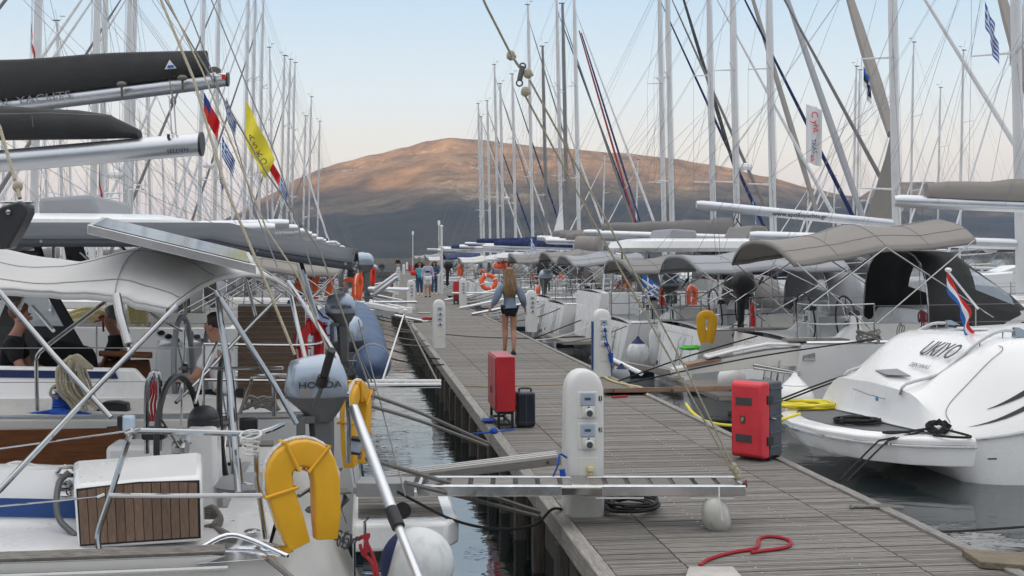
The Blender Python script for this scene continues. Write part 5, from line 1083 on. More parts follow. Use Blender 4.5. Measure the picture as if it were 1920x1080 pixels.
# ================================================================ SECOND YACHT ON THE LEFT: crew in the cockpit
def place(o, u, v, rot, s=1):
    o.location = D(u, v, WZ); o.rotation_euler = (0, 0, rot); o.scale = (s, s, s); return o
YB = sailboat('white yacht with a navy stripe, charcoal sprayhood and three people seated in its cockpit', L=13.5, B=4.2, fb=1.27, fab=CAND, stripe=None, bim=None, spray=None, wheels=0, mast=False, cat='sailboat', name='sailing_yacht', group='sailboats moored along the pontoon', coam=.06)
place(YB, 12.4, .05, LR); WBi = boatM(12.4, .05, LR).inverted()
def pB(name, mb, m, parent=YB, **k): mb.xf(WBi); return part(name, mb, m, parent, **k)
mb = MB(); mb.hexa([P(-120, 772, 10.9), P(330, 772, 10.9), P(330, 772, 11.35), P(-120, 772, 11.35)], [P(-120, 684, 10.95), P(255, 690, 10.95), P(255, 690, 11.3), P(-120, 684, 11.3)]); co_ = pB('coaming', mb, GEL, bevel=.03)
mb = MB(); mb.hexa([P(-100, 707, 10.93), P(222, 710, 10.93), P(222, 710, 10.96), P(-100, 707, 10.96)], [P(-100, 692, 10.93), P(216, 697, 10.93), P(216, 697, 10.96), P(-100, 692, 10.96)]); pB('stripe', mb, NAVY, co_)
mb = MB(); mb.hexa([P(185, 668, 12.0), P(286, 672, 12.0), P(286, 672, 12.6), P(185, 668, 12.6)], [P(185, 657, 12.0), P(286, 660, 12.0), P(286, 660, 12.6), P(185, 657, 12.6)]); mb.hexa([P(195, 715, 12.2), P(286, 712, 12.2), P(286, 712, 12.26), P(195, 715, 12.26)], [P(195, 676, 12.2), P(280, 674, 12.2), P(280, 674, 12.26), P(195, 676, 12.26)]); pB('cockpit_table', mb, TEAKW, bevel=.015)
for i, (px, lab) in enumerate(((318, 0), (372, 1))):
    Y = 11.9+i*1.4; mb = MB(); mb.hexa([P(px-30, 772, Y), P(px+28, 772, Y), P(px+28, 772, Y+.35), P(px-30, 772, Y+.35)], [P(px-24, 652, Y), P(px+24, 655, Y), P(px+24, 640, Y+.35), P(px-24, 636, Y+.35)]); h = pB('helm_console', mb, GEL, bevel=.03)
    mb = MB(); mb.hexa([P(px-28, 628, Y-.02), P(px+22, 650, Y-.02), P(px+22, 648, Y+.3), P(px-28, 626, Y+.3)], [P(px-26, 616, Y), P(px+26, 644, Y), P(px+26, 640, Y+.3), P(px-26, 612, Y+.3)]); d_ = pB('instrument_panel', mb, GEL, h, bevel=.01)
    mb = MB()
    for k in range(3): mb.lathe([(.035, 0), (.035, .012), (.002, .013)], P(px-16+14*k, 625+7*k, Y-.005), 12, (.1, -.5, .8))
    pB('dial', mb, DARK, d_)
    m, sp = wheel_mb(P(px+26, 690, Y+.05), .50, Matrix.Rotation(DA-R(2), 3, 'Z') @ Vector((1, 0, .03)), .028); w = pB('steering_wheel', m, CANM); pB('hub', sp, STEEL, w)
mb = MB(); mb.hexa([P(60, 720, 11.9), P(192, 720, 11.9), P(192, 720, 12.3), P(60, 720, 12.3)], [P(70, 628, 11.9), P(178, 652, 11.9), P(170, 650, 12.3), P(70, 628, 12.3)]); pB('seat_cushion', mb, BLK, bevel=.06)
# raised teak transom board
t = thing('teak_board', 'raised teak transom board with fine planks and a ring handle left of the red lifebuoy', 'teak board', P(508, 765, 12.3), 0)
mb = MB(); q = [P(446, 768, 12.3), P(574, 768, 12.35), P(572, 570, 12.35), P(446, 570, 12.3)]; n = Vector((0, .05, 0)); mb.hexa([q[0], q[1], q[1]+n, q[0]+n], [q[3], q[2], q[2]+n, q[3]+n]); part('board', mb, GEL, t, bevel=.01)
mb = MB()
for i in range(20):
    a0, a1 = (i+.04)/20, (i+.96)/20; b = [q[0].lerp(q[3], a0*.98), q[1].lerp(q[2], a0*.98), q[1].lerp(q[2], a1*.98), q[0].lerp(q[3], a1*.98)]; o_ = Vector((0, -.008, 0)); mb.hexa([p+o_ for p in b], [p+o_*.2 for p in b])
part('teak_strip', mb, mat('pale_teak', (.21, .135, .09), .65, var=.3, vscale=8, stretch=(1, 12, 12), island=.12), t)
mb = MB(); c = P(507, 592, 12.28); mb.tube([c+Vector((.028*math.cos(a), 0, .028*math.sin(a))) for a in [2*PI*i/14 for i in range(14)]], .006, 5, True); part('ring_handle', mb, STEEL, t)
# sprayhood and long bimini of the second yacht
mb = MB()
A0 = [P(-60, 700, 10.9), P(-40, 470, 11.2), P(0, 440, 12.2), P(60, 450, 13.2), P(150, 560, 13.9), P(190, 690, 14)]
mb.hexa([P(0, 680, 12.1), P(178, 684, 12.1), P(178, 684, 12.15), P(0, 680, 12.15)], [P(-10, 612, 12.4), P(135, 610, 12.4), P(135, 610, 12.45), P(-10, 612, 12.45)])
mb.hexa([P(0, 545, 12.5), P(22, 545, 12.5), P(22, 545, 12.55), P(0, 545, 12.55)], [P(0, 470, 12.5), P(78, 470, 12.5), P(78, 470, 12.55), P(0, 470, 12.55)])
q = [(118, 612, 12.4), (140, 610, 12.4), (100, 540, 12.5), (80, 540, 12.5)]; q = [P(*p) for p in q]; mb.hexa([p for p in q], [p+Vector((0, .04, 0)) for p in q])
q = [P(*p) for p in ((78, 540, 12.5), (100, 540, 12.5), (72, 450, 12.7), (60, 450, 12.7))]; mb.hexa(q, [p+Vector((0, .04, 0)) for p in q])
q = [P(*p) for p in ((-10, 615, 12.4), (28, 615, 12.4), (52, 545, 12.5), (20, 545, 12.5))]; mb.hexa(q, [p+Vector((0, .04, 0)) for p in q])
q = [P(*p) for p in ((135, 545, 12), (180, 545, 12), (150, 447, 12), (116, 447, 12))]; mb.hexa(q, [p+Vector((0, .04, 0)) for p in q])
sh = pB('sprayhood', mb, CAND, bevel=.01)
mb = MB(); q = [P(*p) for p in ((28, 612, 12.38), (120, 612, 12.38), (82, 542, 12.48), (52, 542, 12.48))]; mb.add(q, [(0, 1, 2, 3)]); pB('window', mb, CLEAR, sh)
def bimB(a, b):
    px = lerp(-150, 660, a); n_top = 411 if px < 470 else lerp(411, 478, ((px-470)/190)**.9); n_bot = 448 if px < 400 else lerp(448, 492, ((px-400)/260)**.8)
    Yn, Yf = 10.7, 13.9; c = math.sin(PI*min(1, b*1.0)); N_ = P(px, n_bot, Yn); Fz = P(px*.8+120, n_bot-5, Yf); Fz.x = N_.x-.35; base = N_.lerp(Fz, b); base.z = lerp(N_.z, N_.z, b)+(.18-.05*smooth(.6, 1, a))*(1-abs(2*b-1)**3.0); return base
mb = MB(); mb.grid(bimB, 40, 24); bb = pB('bimini', mb, CANB, solid=.01, smooth_angle=70)
mb = MB(); mb.grid(lambda a, b: bimB(a, 0)+Vector((0, .004, -.07*b)), 40, 1); mb.grid(lambda a, b: bimB(1, a)+Vector((.004, 0, -.05*b)), 24, 1); pB('valance', mb, CANB, bb, solid=.008)
mb = MB()
for a, f_ in ((.28, (60, 610)), (.5, (130, 490)), (.78, (260, 560)), (.985, (520, 640))):
    mb.tube([bimB(a, i/16)-Vector((0, 0, .02)) for i in range(17)], .014, 7)
tubeP(mb, [(213, 448, 10.8), (238, 474, 10.9), (300, 560, 11.1)], .018); tubeP(mb, [(150, 472, 10.9), (166, 487, 10.95)], .012); tubeP(mb, [(560, 486, 10.9), (590, 590, 10.9), (594, 600, 10.9)], .030)
pB('bimini_frame', mb, STEEL, bb)
# boom with lettering, dark sail cover
mb = MB(); a, b = P(-420, 253, 12.0), P(425, 149, 12.0)
def ringB(c, k, x=0): return [c+Vector((x, .065*k*math.cos(t_), .085*k*math.sin(t_))) for t_ in [2*PI*i/16 for i in range(16)]]
mb.loft([ringB(a, 1), ringB(a.lerp(b, .93), .92), ringB(b, .78)]); bB = pB('boom', mb, ALU)
mb = MB(); mb.loft([ringB(b, .82), ringB(b, .82, .02)]); mb.box(P(402, 148, 11.93), (.012, .03, .06)); pB('end_cap', mb, DARK, bB)
mb = MB(); mb.box(P(419, 144, 11.925), (.035, .01, .045)); pB('sticker', mb, REDC, bB)
mb = text_mb('N  YACHTS', .105, frame(P(64, 186, 11.905), (1, 0, .123), (0, 0, 1)), .002, squash=1.35); pB('boom_lettering', mb, LETG, bB)
mb = MB(); secs = []
for i in range(15):
    k = i/14; px = lerp(-420, 388, k); bot = 253-104*(px+420)/845-14; top = lerp(122, 95, smooth(.2, 1, k))-4*math.sin(i*1.3)*(1-k); c0, c1 = P(px, top, 12.0), P(px, bot, 12.0); h = c0.z-c1.z; w = .14*(1-.35*k)
    secs.append([c1+Vector((0, w*x, h*z)) for x, z in ((-.7, -.03), (-1.05, .2), (-.95+.06*math.sin(i*2.2), .55), (-.5, .92), (-.1, 1), (.4, .95), (.95, .55), (1.05, .2), (.7, 0))])
mb.loft(secs); cv = pB('sail_cover', mb, CAND, bB, smooth_angle=60)
mb = MB(); q = [P(*p) for p in ((309, 130, 11.84), (331, 128, 11.84), (318, 112, 11.84))]; mb.add(q+[p+Vector((0, -.004, 0)) for p in q], [(0, 1, 2), (5, 4, 3), (0, 1, 4, 3), (1, 2, 5, 4), (2, 0, 3, 5)]); pB('triangle_patch', mb, WCL, cv)
mb = MB(); q = [P(*p) for p in ((313, 128, 11.83), (327, 126.5, 11.83), (325, 122, 11.83), (315, 122.5, 11.83))]; mb.add(q, [(0, 1, 2, 3)]); pB('patch_emblem', mb, BCL, cv)
mb = MB()
for px, py, q in ((228, 158, 178), (342, 146, 152)): mb.ell(P(px, py, 11.85), (.05, .04, .03), 8, 6); tubeP(mb, [(px, py, 11.85), (px+1, py+24, 11.9)], .012, 5)
pB('lashing', mb, ROPEG, bB)
mb = MB()
for i in range(5): mb.tube(spl([P(390, 130+2*i, 11.95), P(402, 126+2*i, 11.9), P(413, 131+i, 11.95), P(405, 136, 12)], 3), .008, 5)
mb.tube([P(322, 168, 11.9), P(327, 195, 11.6), P(330, 250, 8.2)], .005, 5); mb.tube([P(318, 150, 11.9), P(324, 190, 11.7)], .006, 5); mb.ell(P(325, 190, 11.6), (.03, .03, .05), 8, 6); pB('outhaul', mb, ROPEG, bB)
# gear on the second yacht's side deck
mb = MB(); c = P(118, 765, 10.5); mb.lathe([(.085, -.02), (.07, .03), (.06, .12), (.08, .16), (.06, .19), (.001, .19)], c, 18); t = single('winch', mb, STEEL, 'chrome winch wound with bright blue rope on the second yacht', 'winch')
mb = MB(); mb.lathe([(.075, 0), (.075, .035), (.05, .045), (.001, .045)], c+Vector((0, 0, .16)), 18); part('winch_cap', mb, BLACK, t)
mb = MB()
for i in range(9): mb.tube([c+Vector((.078*math.cos(q)*(1+.05*math.sin(i)), .078*math.sin(q), -.01+.016*i+.008*math.sin(q+i))) for q in [2*PI*k/16 for k in range(16)]], .012, 5, True)
rr = random.Random(4)
for i in range(16): x = rr.uniform(-.18, .02); mb.tube(spl([c+Vector((x-.1, -.08+rr.uniform(-.05, .05), -.045)), c+Vector((x+.1, -.12+rr.uniform(-.04, .04), -.04+rr.uniform(0, .04))), c+Vector((x+.28, -.08+rr.uniform(-.05, .05), -.045))], 4), .011, 5)
mb.tube(spl([c+Vector((-.42, -.1, -.05)), c+Vector((-.2, -.1, -.03)), c+Vector((0, -.08, 0))], 4), .011, 5); single('rope_hank', mb, BROPE, 'bright blue rope heaped round the chrome winch', 'rope hank', 'coiled ropes and cables')
mb = MB(); rr = random.Random(9)
for i in range(26):
    o = rr.uniform(-.11, .11); mb.tube(spl([P(140, 668, 10.4)+Vector((o*.3, rr.uniform(-.03, .03), 0)), P(132, 690, 10.38)+Vector((o, rr.uniform(-.05, .05), 0)), P(140, 730, 10.38)+Vector((o*1.2, rr.uniform(-.05, .05), 0)), P(150, 765, 10.4)+Vector((o+.04, 0, rr.uniform(-.03, .06)))], 4), .014, 6)
for i in range(5): mb.tube(spl([P(133, 672, 10.32), P(145, 666+2*i, 10.3), P(158, 676+3*i, 10.3), P(174, 690, 10.35)], 4), .014, 6)
mb.tube(spl([P(128, 715, 10.4), P(100, 725, 10.35), P(95, 740, 10.35), P(108, 746, 10.4)], 4), .014, 6); single('rope_hank', mb, ROPE, 'big beige rope hank hanging on the rail above the blue rope winch', 'rope hank', 'coiled ropes and cables')
mb = MB(); c = P(212, 768, 10.6); mb.loft([[c+Vector((x*.14, y, z*.075)) for x, z in ((-1, -.2), (-.9, .5), (-.4, 1), (.3, 1.05), (.95, .8), (1, -.2))] for y in (-.05, .05)]); single('winch_cover', mb, BLACK, 'small black canvas winch cover right of the blue rope', 'cover', bevel=.01)
mb = MB(); rr = random.Random(2)
for i in range(14): mb.tube(spl([P(452+rr.uniform(-10, 30), 758+rr.uniform(-8, 10), 10.2), P(490+rr.uniform(-20, 20), 748+rr.uniform(-6, 14), 10.2), P(520+rr.uniform(-20, 6), 768+rr.uniform(-6, 4), 10.2)], 4), .013, 5)
single('rope_hank', mb, ROPEG, 'brown grey rope heap on the second yacht stern left of the silver outboard', 'rope hank', 'coiled ropes and cables')
for px, py, lb, w_ in ((430, 610, 0, 0),): pass
mb = MB()
for i in range(12): mb.tube(spl([P(125, 588+i*1.6, 14.2), P(165+6*math.sin(i), 577+i*2, 14.1), P(215, 588+i*1.2, 14.2)], 5), .016, 5)
single('rope_coil', mb, ROPEY, 'cream rope coil on the white deck behind the second yacht cockpit', 'rope coil', 'coiled ropes and cables')
mb = MB()
for i in range(10): mb.tube(spl([P(240+3.5*i, 560, 14.0), P(243+3.5*i, 590, 13.97), P(246+3.4*i, 608-3*math.sin(i*1.3), 14.0)], 3), .020, 5)
single('rope_coil', mb, ROPEY, 'hanging cream yellow rope coil behind the second yacht crew', 'rope coil', 'coiled ropes and cables')
mb = MB(); tubeP(mb, [(193, 598, 13.2), (194, 622, 13.2)], .012); tubeP(mb, [(186, 597, 13.2), (193, 593, 13.2), (200, 600, 13.2)], .02, 6, 3); tubeP(mb, [(176, 604, 13.2), (190, 600, 13.2)], .008); single('rope', mb, ROPER, 'dark red rope end tied beside the seated man in the black polo shirt', 'rope', 'loose ropes on the boats')
for px, py, lb in ((30, 598, 0), ):
    pass
def sitter(label, eye, Y, rot, cl, hair, arms, h=1.0):
    c = P(eye[0], eye[1], Y); sc = h; return person(label, Vector((c.x, c.y, c.z-1.24*sc)), rot, dict(pelvis=(0, -.05, .50), waist=(0, -.03, .66), chest=(0, 0, .86), neck=(0, .03, 1.04), throat=(0, .06, 1.09), jaw=(0, .10, 1.16), brow=(0, .075, 1.24), crown=(0, .05, 1.28), lhip=(-.1, 0, .47), rhip=(.1, 0, .47), lknee=(-.13, .43, .50), rknee=(.13, .43, .50), lank=(-.13, .42, .08), rank=(.13, .42, .08), ltoe=(-.14, .58, .03), rtoe=(.14, .58, .03), lsh=(-.18, .01, .98), rsh=(.18, .01, .98), **arms),
        cl, hair, 0, h, fingers=True, group='crew seated in the second yacht cockpit', shoes=DARK)
armt = dict(lel=(-.27, .12, .74), rel=(.27, .12, .74), lwr=(-.10, .34, .68), rwr=(.12, .34, .68))
tsh = lambda m: ('t_shirt', TOP, .024, m, {'ls': ('lsh', 'lel', .75, .065), 'rs': ('rsh', 'rel', .75, .065)})
trs = lambda m: ('trousers', LEGS[:-2], .016, m, {'lc': ('lcalf', 'lank', .9, .055), 'rc': ('rcalf', 'rank', .9, .055)})
srt = lambda m: ('shorts', ['pelvis', 'lhip', 'rhip'], .018, m, {'lc': ('lhip', 'lknee', .9, .08), 'rc': ('rhip', 'rknee', .9, .08)})
sitter('ginger bearded man in a black t-shirt seated at the left edge', (22, 588), 11.55, R(-75), [tsh(BLK), trs(BLK)], HAIRR, armt, 1.02)
sitter('grey haired man in a black polo shirt seated behind the wide steel strut', (224, 592), 12.9, R(100), [tsh(BLK), trs(BLK)], HAIRG, armt, 1.02)
sitter('dark haired person in a white vest and black shorts seated behind the thick steel leg', (414, 606), 11.4, R(75), [tsh(WHT), srt(BLK)], HAIRD, armt, .95)
# small gear beyond: red lifebuoy, second outboards, dinghy, passerelle
horseshoe('red horseshoe buoy with a white strap behind the raised teak board', P(583, 640, 12.5), (0, 0, R(60)), REDC, .92)
outboard('silver outboard motor on the second stern under the grey bimini', P(634, 612, 12.6), DA+R(5), s=.76)
t = thing('dinghy', 'blue inflatable dinghy hanging at the stern beyond the steel passerelle', 'dinghy', P(690, 700, 17), 0)
mb = MB(); a, b, c, d = P(697, 690, 16.0), P(690, 652, 16.7), P(680, 614, 18.0), P(668, 594, 19.8); mb.tube([P(699, 690, 15.2), P(699, 688, 15.3), P(698.5, 685, 15.5), P(698, 682, 15.8)]+spl([P(697, 680, 16.1), b, c, d], 5), [.05, .12, .19, .235]+[.25]*16, 18); mb.tube([P(610, 690, 16.1), P(612, 680, 16.4), P(620, 600, 19.2)], [.10, .23, .24], 14); part('tube', mb, mat('dinghy_blue', (.035, .075, .16), .55, var=.1, vscale=4, grime=.06), t, smooth_angle=60)
mb = MB(); mb.hexa([P(620, 690, 16.3), P(680, 690, 16.3), P(672, 640, 19), P(628, 640, 19)], [P(620, 640, 16.3), P(680, 640, 16.3), P(672, 610, 19), P(628, 610, 19)]); part('transom', mb, CANB, t, bevel=.02)
mb = MB(); mb.tube([P(697.8, 681, 15.86), P(697.5, 680.5, 15.95)], [.252, .256], 18); part('rubbing_band', mb, CANM, t)
o = outboard('silver outboard motor numbered 6 on the blue dinghy', P(655, 668, 16.0), DA+R(70), s=1.15, tiller=False, brand=False); part('number', text_mb('6', .09, frame((.246, .0, .30), (0, 1, 0), (0, 0, 1)), .002), LETT, o.children[0])
t = thing('passerelle', 'steel passerelle reaching from the second stern to the pontoon edge', 'gangway', P(760, 724, 13.5), 0, 'gangways at the boat sterns')
mb = MB(); tubeP(mb, [(690, 716, 13.3), (826, 716, 13.6)], .03, 10); tubeP(mb, [(680, 723, 12.9), (826, 722, 13.2)], .03, 10); part('side_tube', mb, STEEL, t); mb = MB()
for i in range(8): tubeP(mb, [(690+i*18, 716, 13.3+.04*i), (684+i*18.6, 722, 12.95+.04*i)], .014, 6)
part('rung', mb, STEEL, t)
mb = MB(); tubeP(mb, [(642, 600, 12.9), (700, 722, 13.0)], .008); tubeP(mb, [(672, 600, 12), (760, 930, 8.6)], .006); single('stay_wire', mb, WIRE, 'thin wires angling down to the steel passerelle and near stern', 'wire', 'ropes running aloft on the left')
t = thing('gangway', 'white curved passerelle with a wooden face reaching the pontoon left of the woman', 'gangway', P(700, 585, 24), 0, 'gangways at the boat sterns')
mb = MB(); mb.loft([[P(px, py, 24)+Vector((0, y, z)) for y, z in ((0, 0), (.45, 0), (.45, -.09), (0, -.09))] for px, py in ((655, 571), (690, 568), (735, 576), (768, 582))]); part('deck', mb, GEL, t, bevel=.01)
mb = MB(); mb.hexa([P(662, 588, 24), P(740, 592, 24), P(740, 592, 24.4), P(662, 588, 24.4)], [P(662, 578, 24), P(740, 584, 24), P(740, 584, 24.4), P(662, 578, 24.4)]); part('beam', mb, ALU, t); 
mb = MB()
for p in ((752, 582, 23.9), (768, 582, 23.9)): mb.box(P(*p), (.1, .12, .12))
part('bracket', mb, GEL, t, bevel=.01)
# flat topped motor cruiser behind (third from the viewer)
def cruiser(label, L=13, B=4.3, fb=1.3, top=GEL, arch_=True, group='motor yachts', fly=True):
    t = thing('motor_yacht', label, 'motor yacht', group=group, world=False); H = hullfn(L, B, fb, .2, .5); hb, zs, yz, xo = H
    hull_part(t, H, L, -.12, None, GEL); hull_part(t, H, L, -.5, .10, HULLGREY, 'boot_top', .004, cap=False, n=14, nz=4)
    def fn(x, y, yn):
        z = zs(x)+.05*(1-yn*yn); ay = abs(y)
        if .5 < x < 3.4 and ay < hb(x)-.35: z = zs(x)-.45
        return z, 1 if .5 < x < 3.4 else 0
    deck_part(t, H, L, fn, [GEL, DECKG], 50, 24)
    def cab(z, x0, x1, w, rnd_): return [Vector((lerp(x0, x1, .5+.5*math.copysign(abs(math.cos(a))**rnd_, math.cos(a))), w*math.copysign(abs(math.sin(a))**rnd_, math.sin(a))*(1-.12*max(0, math.cos(a))), z)) for a in [2*PI*(i+.5)/32 for i in range(32)]]
    mb = MB(); mb.loft([cab(fb, 3.4, 9.6, B*.40, .35), cab(fb+.35, 3.4, 9.4, B*.395, .35)]); mb.loft([cab(fb+1.12, 1.2, 7.6, B*.40, .35), cab(fb+1.22, .9, 7.7, B*.42, .35), cab(fb+1.40, 1.0, 7.4, B*.41, .35), cab(fb+1.48, 1.4, 7.0, B*.36, .4)]); hs = part('deckhouse', mb, top, t, smooth_angle=45)
    mb = MB(); mb.loft([cab(fb+.35, 3.42, 9.3, B*.385, .35), cab(fb+1.12, 3.5, 7.5, B*.375, .35)]); part('window', mb, TINT, hs, smooth_angle=45)
    mb = MB()
    for s in (-1, 1):
        for x in (1.5, 3.5): mb.tube([(x, s*(B*.36), fb), (x, s*B*.38, fb+1.14)], .03, 8)
        for h in (.6, .3): mb.tube([(x, s*(hb(x)-.1), zs(x)+h) for x in (5, 7, 9, 11, L-.3)], .0125, 6)
        for x in (5, 7, 9, 11): mb.tube([(x, s*(hb(x)-.1), zs(x)), (x, s*(hb(x)-.1), zs(x)+.6)], .0125, 6)
    part('guard_rail', mb, STEEL, t)
    if fly:
        mb = MB(); mb.loft([[Vector((x, y, fb+1.45+z)) for x, z in ((4.4, 0), (5.2, 0), (5.0, .38), (4.6, .40))] for y in (-1.1, 1.1)]); part('fly_console', mb, CANG, t, bevel=.06)
        mb = MB(); mb.loft([[Vector((x, y, fb+1.45+z)) for x, z in ((2.2, 0), (3.0, 0), (3.0, .25), (2.3, .30))] for y in (-1.2, 1.2)]); part('fly_seat', mb, CANM, t, bevel=.06)
        mb = MB(); mb.tube([(4.9, .7, fb+1.8), (4.7, .7, fb+2.1)], .02, 6); mb.tube([(4.7+.05*math.cos(a), .7+.2*math.sin(a), fb+2.1+.2*math.cos(a)) for a in [2*PI*i/18 for i in range(18)]], .014, 6, True); part('fly_wheel', mb, DARK, t)
    mb = MB(); mb.box((-.35, 0, .32), (.9, B*.8, .10)); part('swim_platform', mb, GREYW, t, bevel=.02)
    return t
YC = place(cruiser('white motor yacht with a rounded hardtop and covered flybridge behind the solar panel', fb=1.72, L=13.5, B=4.6), 18.0, -1.2, LR)
# distant neighbours that show only as sails, masts and sterns follow in the rows
# ================================================================ RIGHT SIDE, NEAREST: motor yacht with the sloping white stern
t = thing('motor_yacht', 'white motor yacht lettered UKIYO with a wide swim platform and black rope on its cleat', 'motor yacht', D(15.15, 6.4, WZ), DA, 'motor yachts', world=False)
YU = t
# own frame: x forward, y to port (away from the viewer), z above water
def st(x, z):  return x
out_ = [(.62, -1.86), (.30, -1.80), (-.15, -1.62), (-.55, -1.25), (-.82, -.7), (-.92, 0), (-.82, .7), (-.55, 1.25), (-.15, 1.62), (.62, 1.86)]
mb = MB(); zt, zb = .56, .22
def offp(k, dz): return [Vector((x if x > .5 else x*1+(.62-x)*0+(0 if k == 0 else k*(.62-x)*.5), y*(1-k*.12), dz)) for x, y in out_]
secs = [offp(.12, zt+.0), offp(0, zt-.03), offp(0, zt-.12), offp(.26, zb)]
n = len(out_); o_ = []
mb.loft(secs, True, True); pl = part('swim_platform', mb, GEL, t, bevel=.015)
mb = MB(); mb.tube(spl([Vector((x*1.0-.005, y*1.006, zt-.10)) for x, y in out_[:]], 4), .018, 8); part('rub_strip', mb, STEEL, pl)
mb = MB(); q = [Vector((x*.86+.08, y*.86, zt+.006)) for x, y in out_]; mb.add(q+[p-Vector((0,0,.004)) for p in q], [tuple(range(n)), tuple(range(2*n-1, n-1, -1))]); part('deck_grip', mb, mat('teak_grey_deck', (.115, .115, .125), .6, var=.2, vscale=6, stretch=(3, 25, 3)), pl)
# body: lofted sections
XO = .30
def secU(x):
    b = 1.62+.33*smooth(.0, 1.6, x+XO); 
    zt_ = lerp(.56, .98, smooth(.02, .10, x)); zt_ = lerp(zt_, 1.62, smooth(.05, 1.25, x)) if x < 1.25 else 1.62+.08*smooth(1.2, 3, x)+.12*smooth(3, 9, x)
    zr = .50+.30*smooth(.3, 2.4, x+XO)+.35*smooth(2, 8, x+XO); zs_ = zr+(zt_-zr)*.60
    pts = [(b, zr), (b*.985, zr+.06), (b*.90, zr+(zt_-zr)*.30), (b*.80, zr+(zt_-zr)*.62), (b*.66, zr+(zt_-zr)*.90), (b*.58, zt_), (b*.50, zt_+.015), (0, zt_+.04)]
    bow = 1-max(0, (x-6)/7.5)**2 if x > 6 else 1
    sx = lambda y: XO-.26*(1-min(1, (y/1.66)**2))*(1-smooth(0, 1.5, x))
    L_ = [Vector((x+sx(y), -y*bow, z)) for y, z in pts]; return L_+[Vector((x, -p.y, p.z)) for p in reversed(L_[:-1])]
xs = [0, .04, .10, .18, .3, .45, .6, .75, .9, 1.05, 1.2, 1.4, 1.7, 2.2, 2.8, 3.5, 5, 7, 9, 11, 13]
mb = MB(); S = [secU(x) for x in xs]; mb.loft(S, False); mb.add(S[0], [tuple(range(len(S[0])))]); part('stern_moulding', mb, GEL, t, smooth_angle=50)
mb = MB(); secs = []
for x in [.46, .5, .56, .7, 1.0, 1.5, 2.4, 4, 6, 8, 10, 12, 13]:
    b = secU(x-XO)[0].y*-1; zr = secU(x-XO)[0].z; zb_ = .20 if x < .5 else lerp(.16, -.55, smooth(.5, .95, x)); secs.append([Vector((x, s*k*b, z)) for s, k, z in ((-1, 1, zr), (-1, .965, lerp(zr, zb_, .5)), (-1, .86, zb_), (1, .86, zb_), (1, .965, lerp(zr, zb_, .5)), (1, 1, zr))])
mb.loft(secs, False); mb.add(secs[0], [tuple(range(6))]); part('hull', mb, GEL, t, smooth_angle=45)
mb = MB(); secs = [[Vector((x, s*k*1.0, z)) for s, k, z in ((-1, secU(x-XO)[0].y*-1*.925, .04), (-1, secU(x-XO)[0].y*-.90, -.6), (1, secU(x-XO)[0].y*-.90, -.6), (1, secU(x-XO)[0].y*-.975, .04))] for x in (1.0, 2, 4, 6, 8)]; mb.loft(secs, False); part('boot_top', mb, mat('boot_blue', (.02, .06, .09), .5), t)
mb = MB()
for s in (-1, 1): mb.tube([Vector((x, s*(secU(x-XO)[0].y*-1+.012), secU(x-XO)[0].z+.01)) for x in (.64, .8, 1.0, 1.3, 1.7, 2.2, 3, 4, 6, 8)], .020, 8)
part('rub_rail', mb, STEEL, t)
def topz(x): return secU(x)[7].z
rails = []
mb = MB()
for y in (-.84, .92):
    mb.tube(spl([(XO-.14, y, .95), (XO-.06, y, 1.08)]+[(x+XO, y, topz(x)+.07) for x in (.35, .6, .9, 1.15)]+[(1.38+XO, y, topz(1.38)+.06)], 3), .021, 8)
    for x in (.3, .6, .9, 1.2): mb.tube([(x+XO, y, topz(x)+.06), (x+XO, y*.985, topz(x)-.02)], .008, 5)
    mb.hexa([Vector((1.34+XO+dx, y+dy, topz(1.5)-.02)) for dx, dy in ((0, -.05), (.28, -.05), (.28, .05), (0, .05))], [Vector((1.34+XO+dx, y+dy, topz(1.5)+.10)) for dx, dy in ((0, -.03), (.06, -.03), (.06, .03), (0, .03))])
part('stair_rail', mb, STEEL, t)
def onslope(x, y, up=.006):
    d = Vector((.05, 0, topz(x+.05)-topz(x))).normalized(); nrm = Vector((-d.z, 0, d.x)); return Vector((x+XO-.26*(1-(y/1.66)**2)*(1-smooth(0, 1.5, x)), y, topz(x)))+nrm*(up+.012+.02*(1-abs(y)/.98)), d, nrm
c, d, nrm = onslope(.76, -.35); part('name_lettering', text_mb('UKIYO', .40, frame(c, (0, -1, 0), d), .003, squash=.72), LETT, t)
c, d, nrm = onslope(.52, -.40); part('port_lettering', text_mb('DEN HAAG', .105, frame(c, (0, -1, 0), d), .002), LETG, t)
mb = MB(); P4 = [onslope(x, y, .008)[0] for x, y in ((.33, .45), (.42, -.05), (.36, -.55), (.29, -.05))]; mb.add(P4+[p-Vector((0, 0, .01)) for p in P4], [(0,1,2,3), (7,6,5,4)]); part('vent_patch', mb, mat('patch_grey', (.25, .26, .27), .5), t)
mb = MB(); mb.box(onslope(1.30, .35, .0)[0]+Vector((.1, 0, 0)), (.28, .5, .03)); part('hatch', mb, GEL, t, bevel=.01); mb = MB(); mb.box(onslope(1.30, .55, .02)[0], (.10, .22, .03)); part('hatch_window', mb, TINT, t)
mb = MB()
a = [Vector((x, -(secU(x)[2].y*-1)-.012, z)) for x, z in ((1.15, .80), (1.6, .86), (2.3, 1.02), (2.7, 1.16))]
def sideU(x, k): S_ = secU(x); i = min(5, int(k)); p = S_[i].lerp(S_[i+1], k-i); return p+Vector((0, -.010, .006))
mb.tube(spl([sideU(x, k) for x, k in ((.22, 2.2), (.24, 2.8), (.36, 3.3), (.58, 3.7), (.85, 4.1), (1.0, 4.4), (1.04, 4.7), (1.02, 5.0))], 4), .004, 5); part('hatch_seam', mb, MGREY, t)
mb = MB()
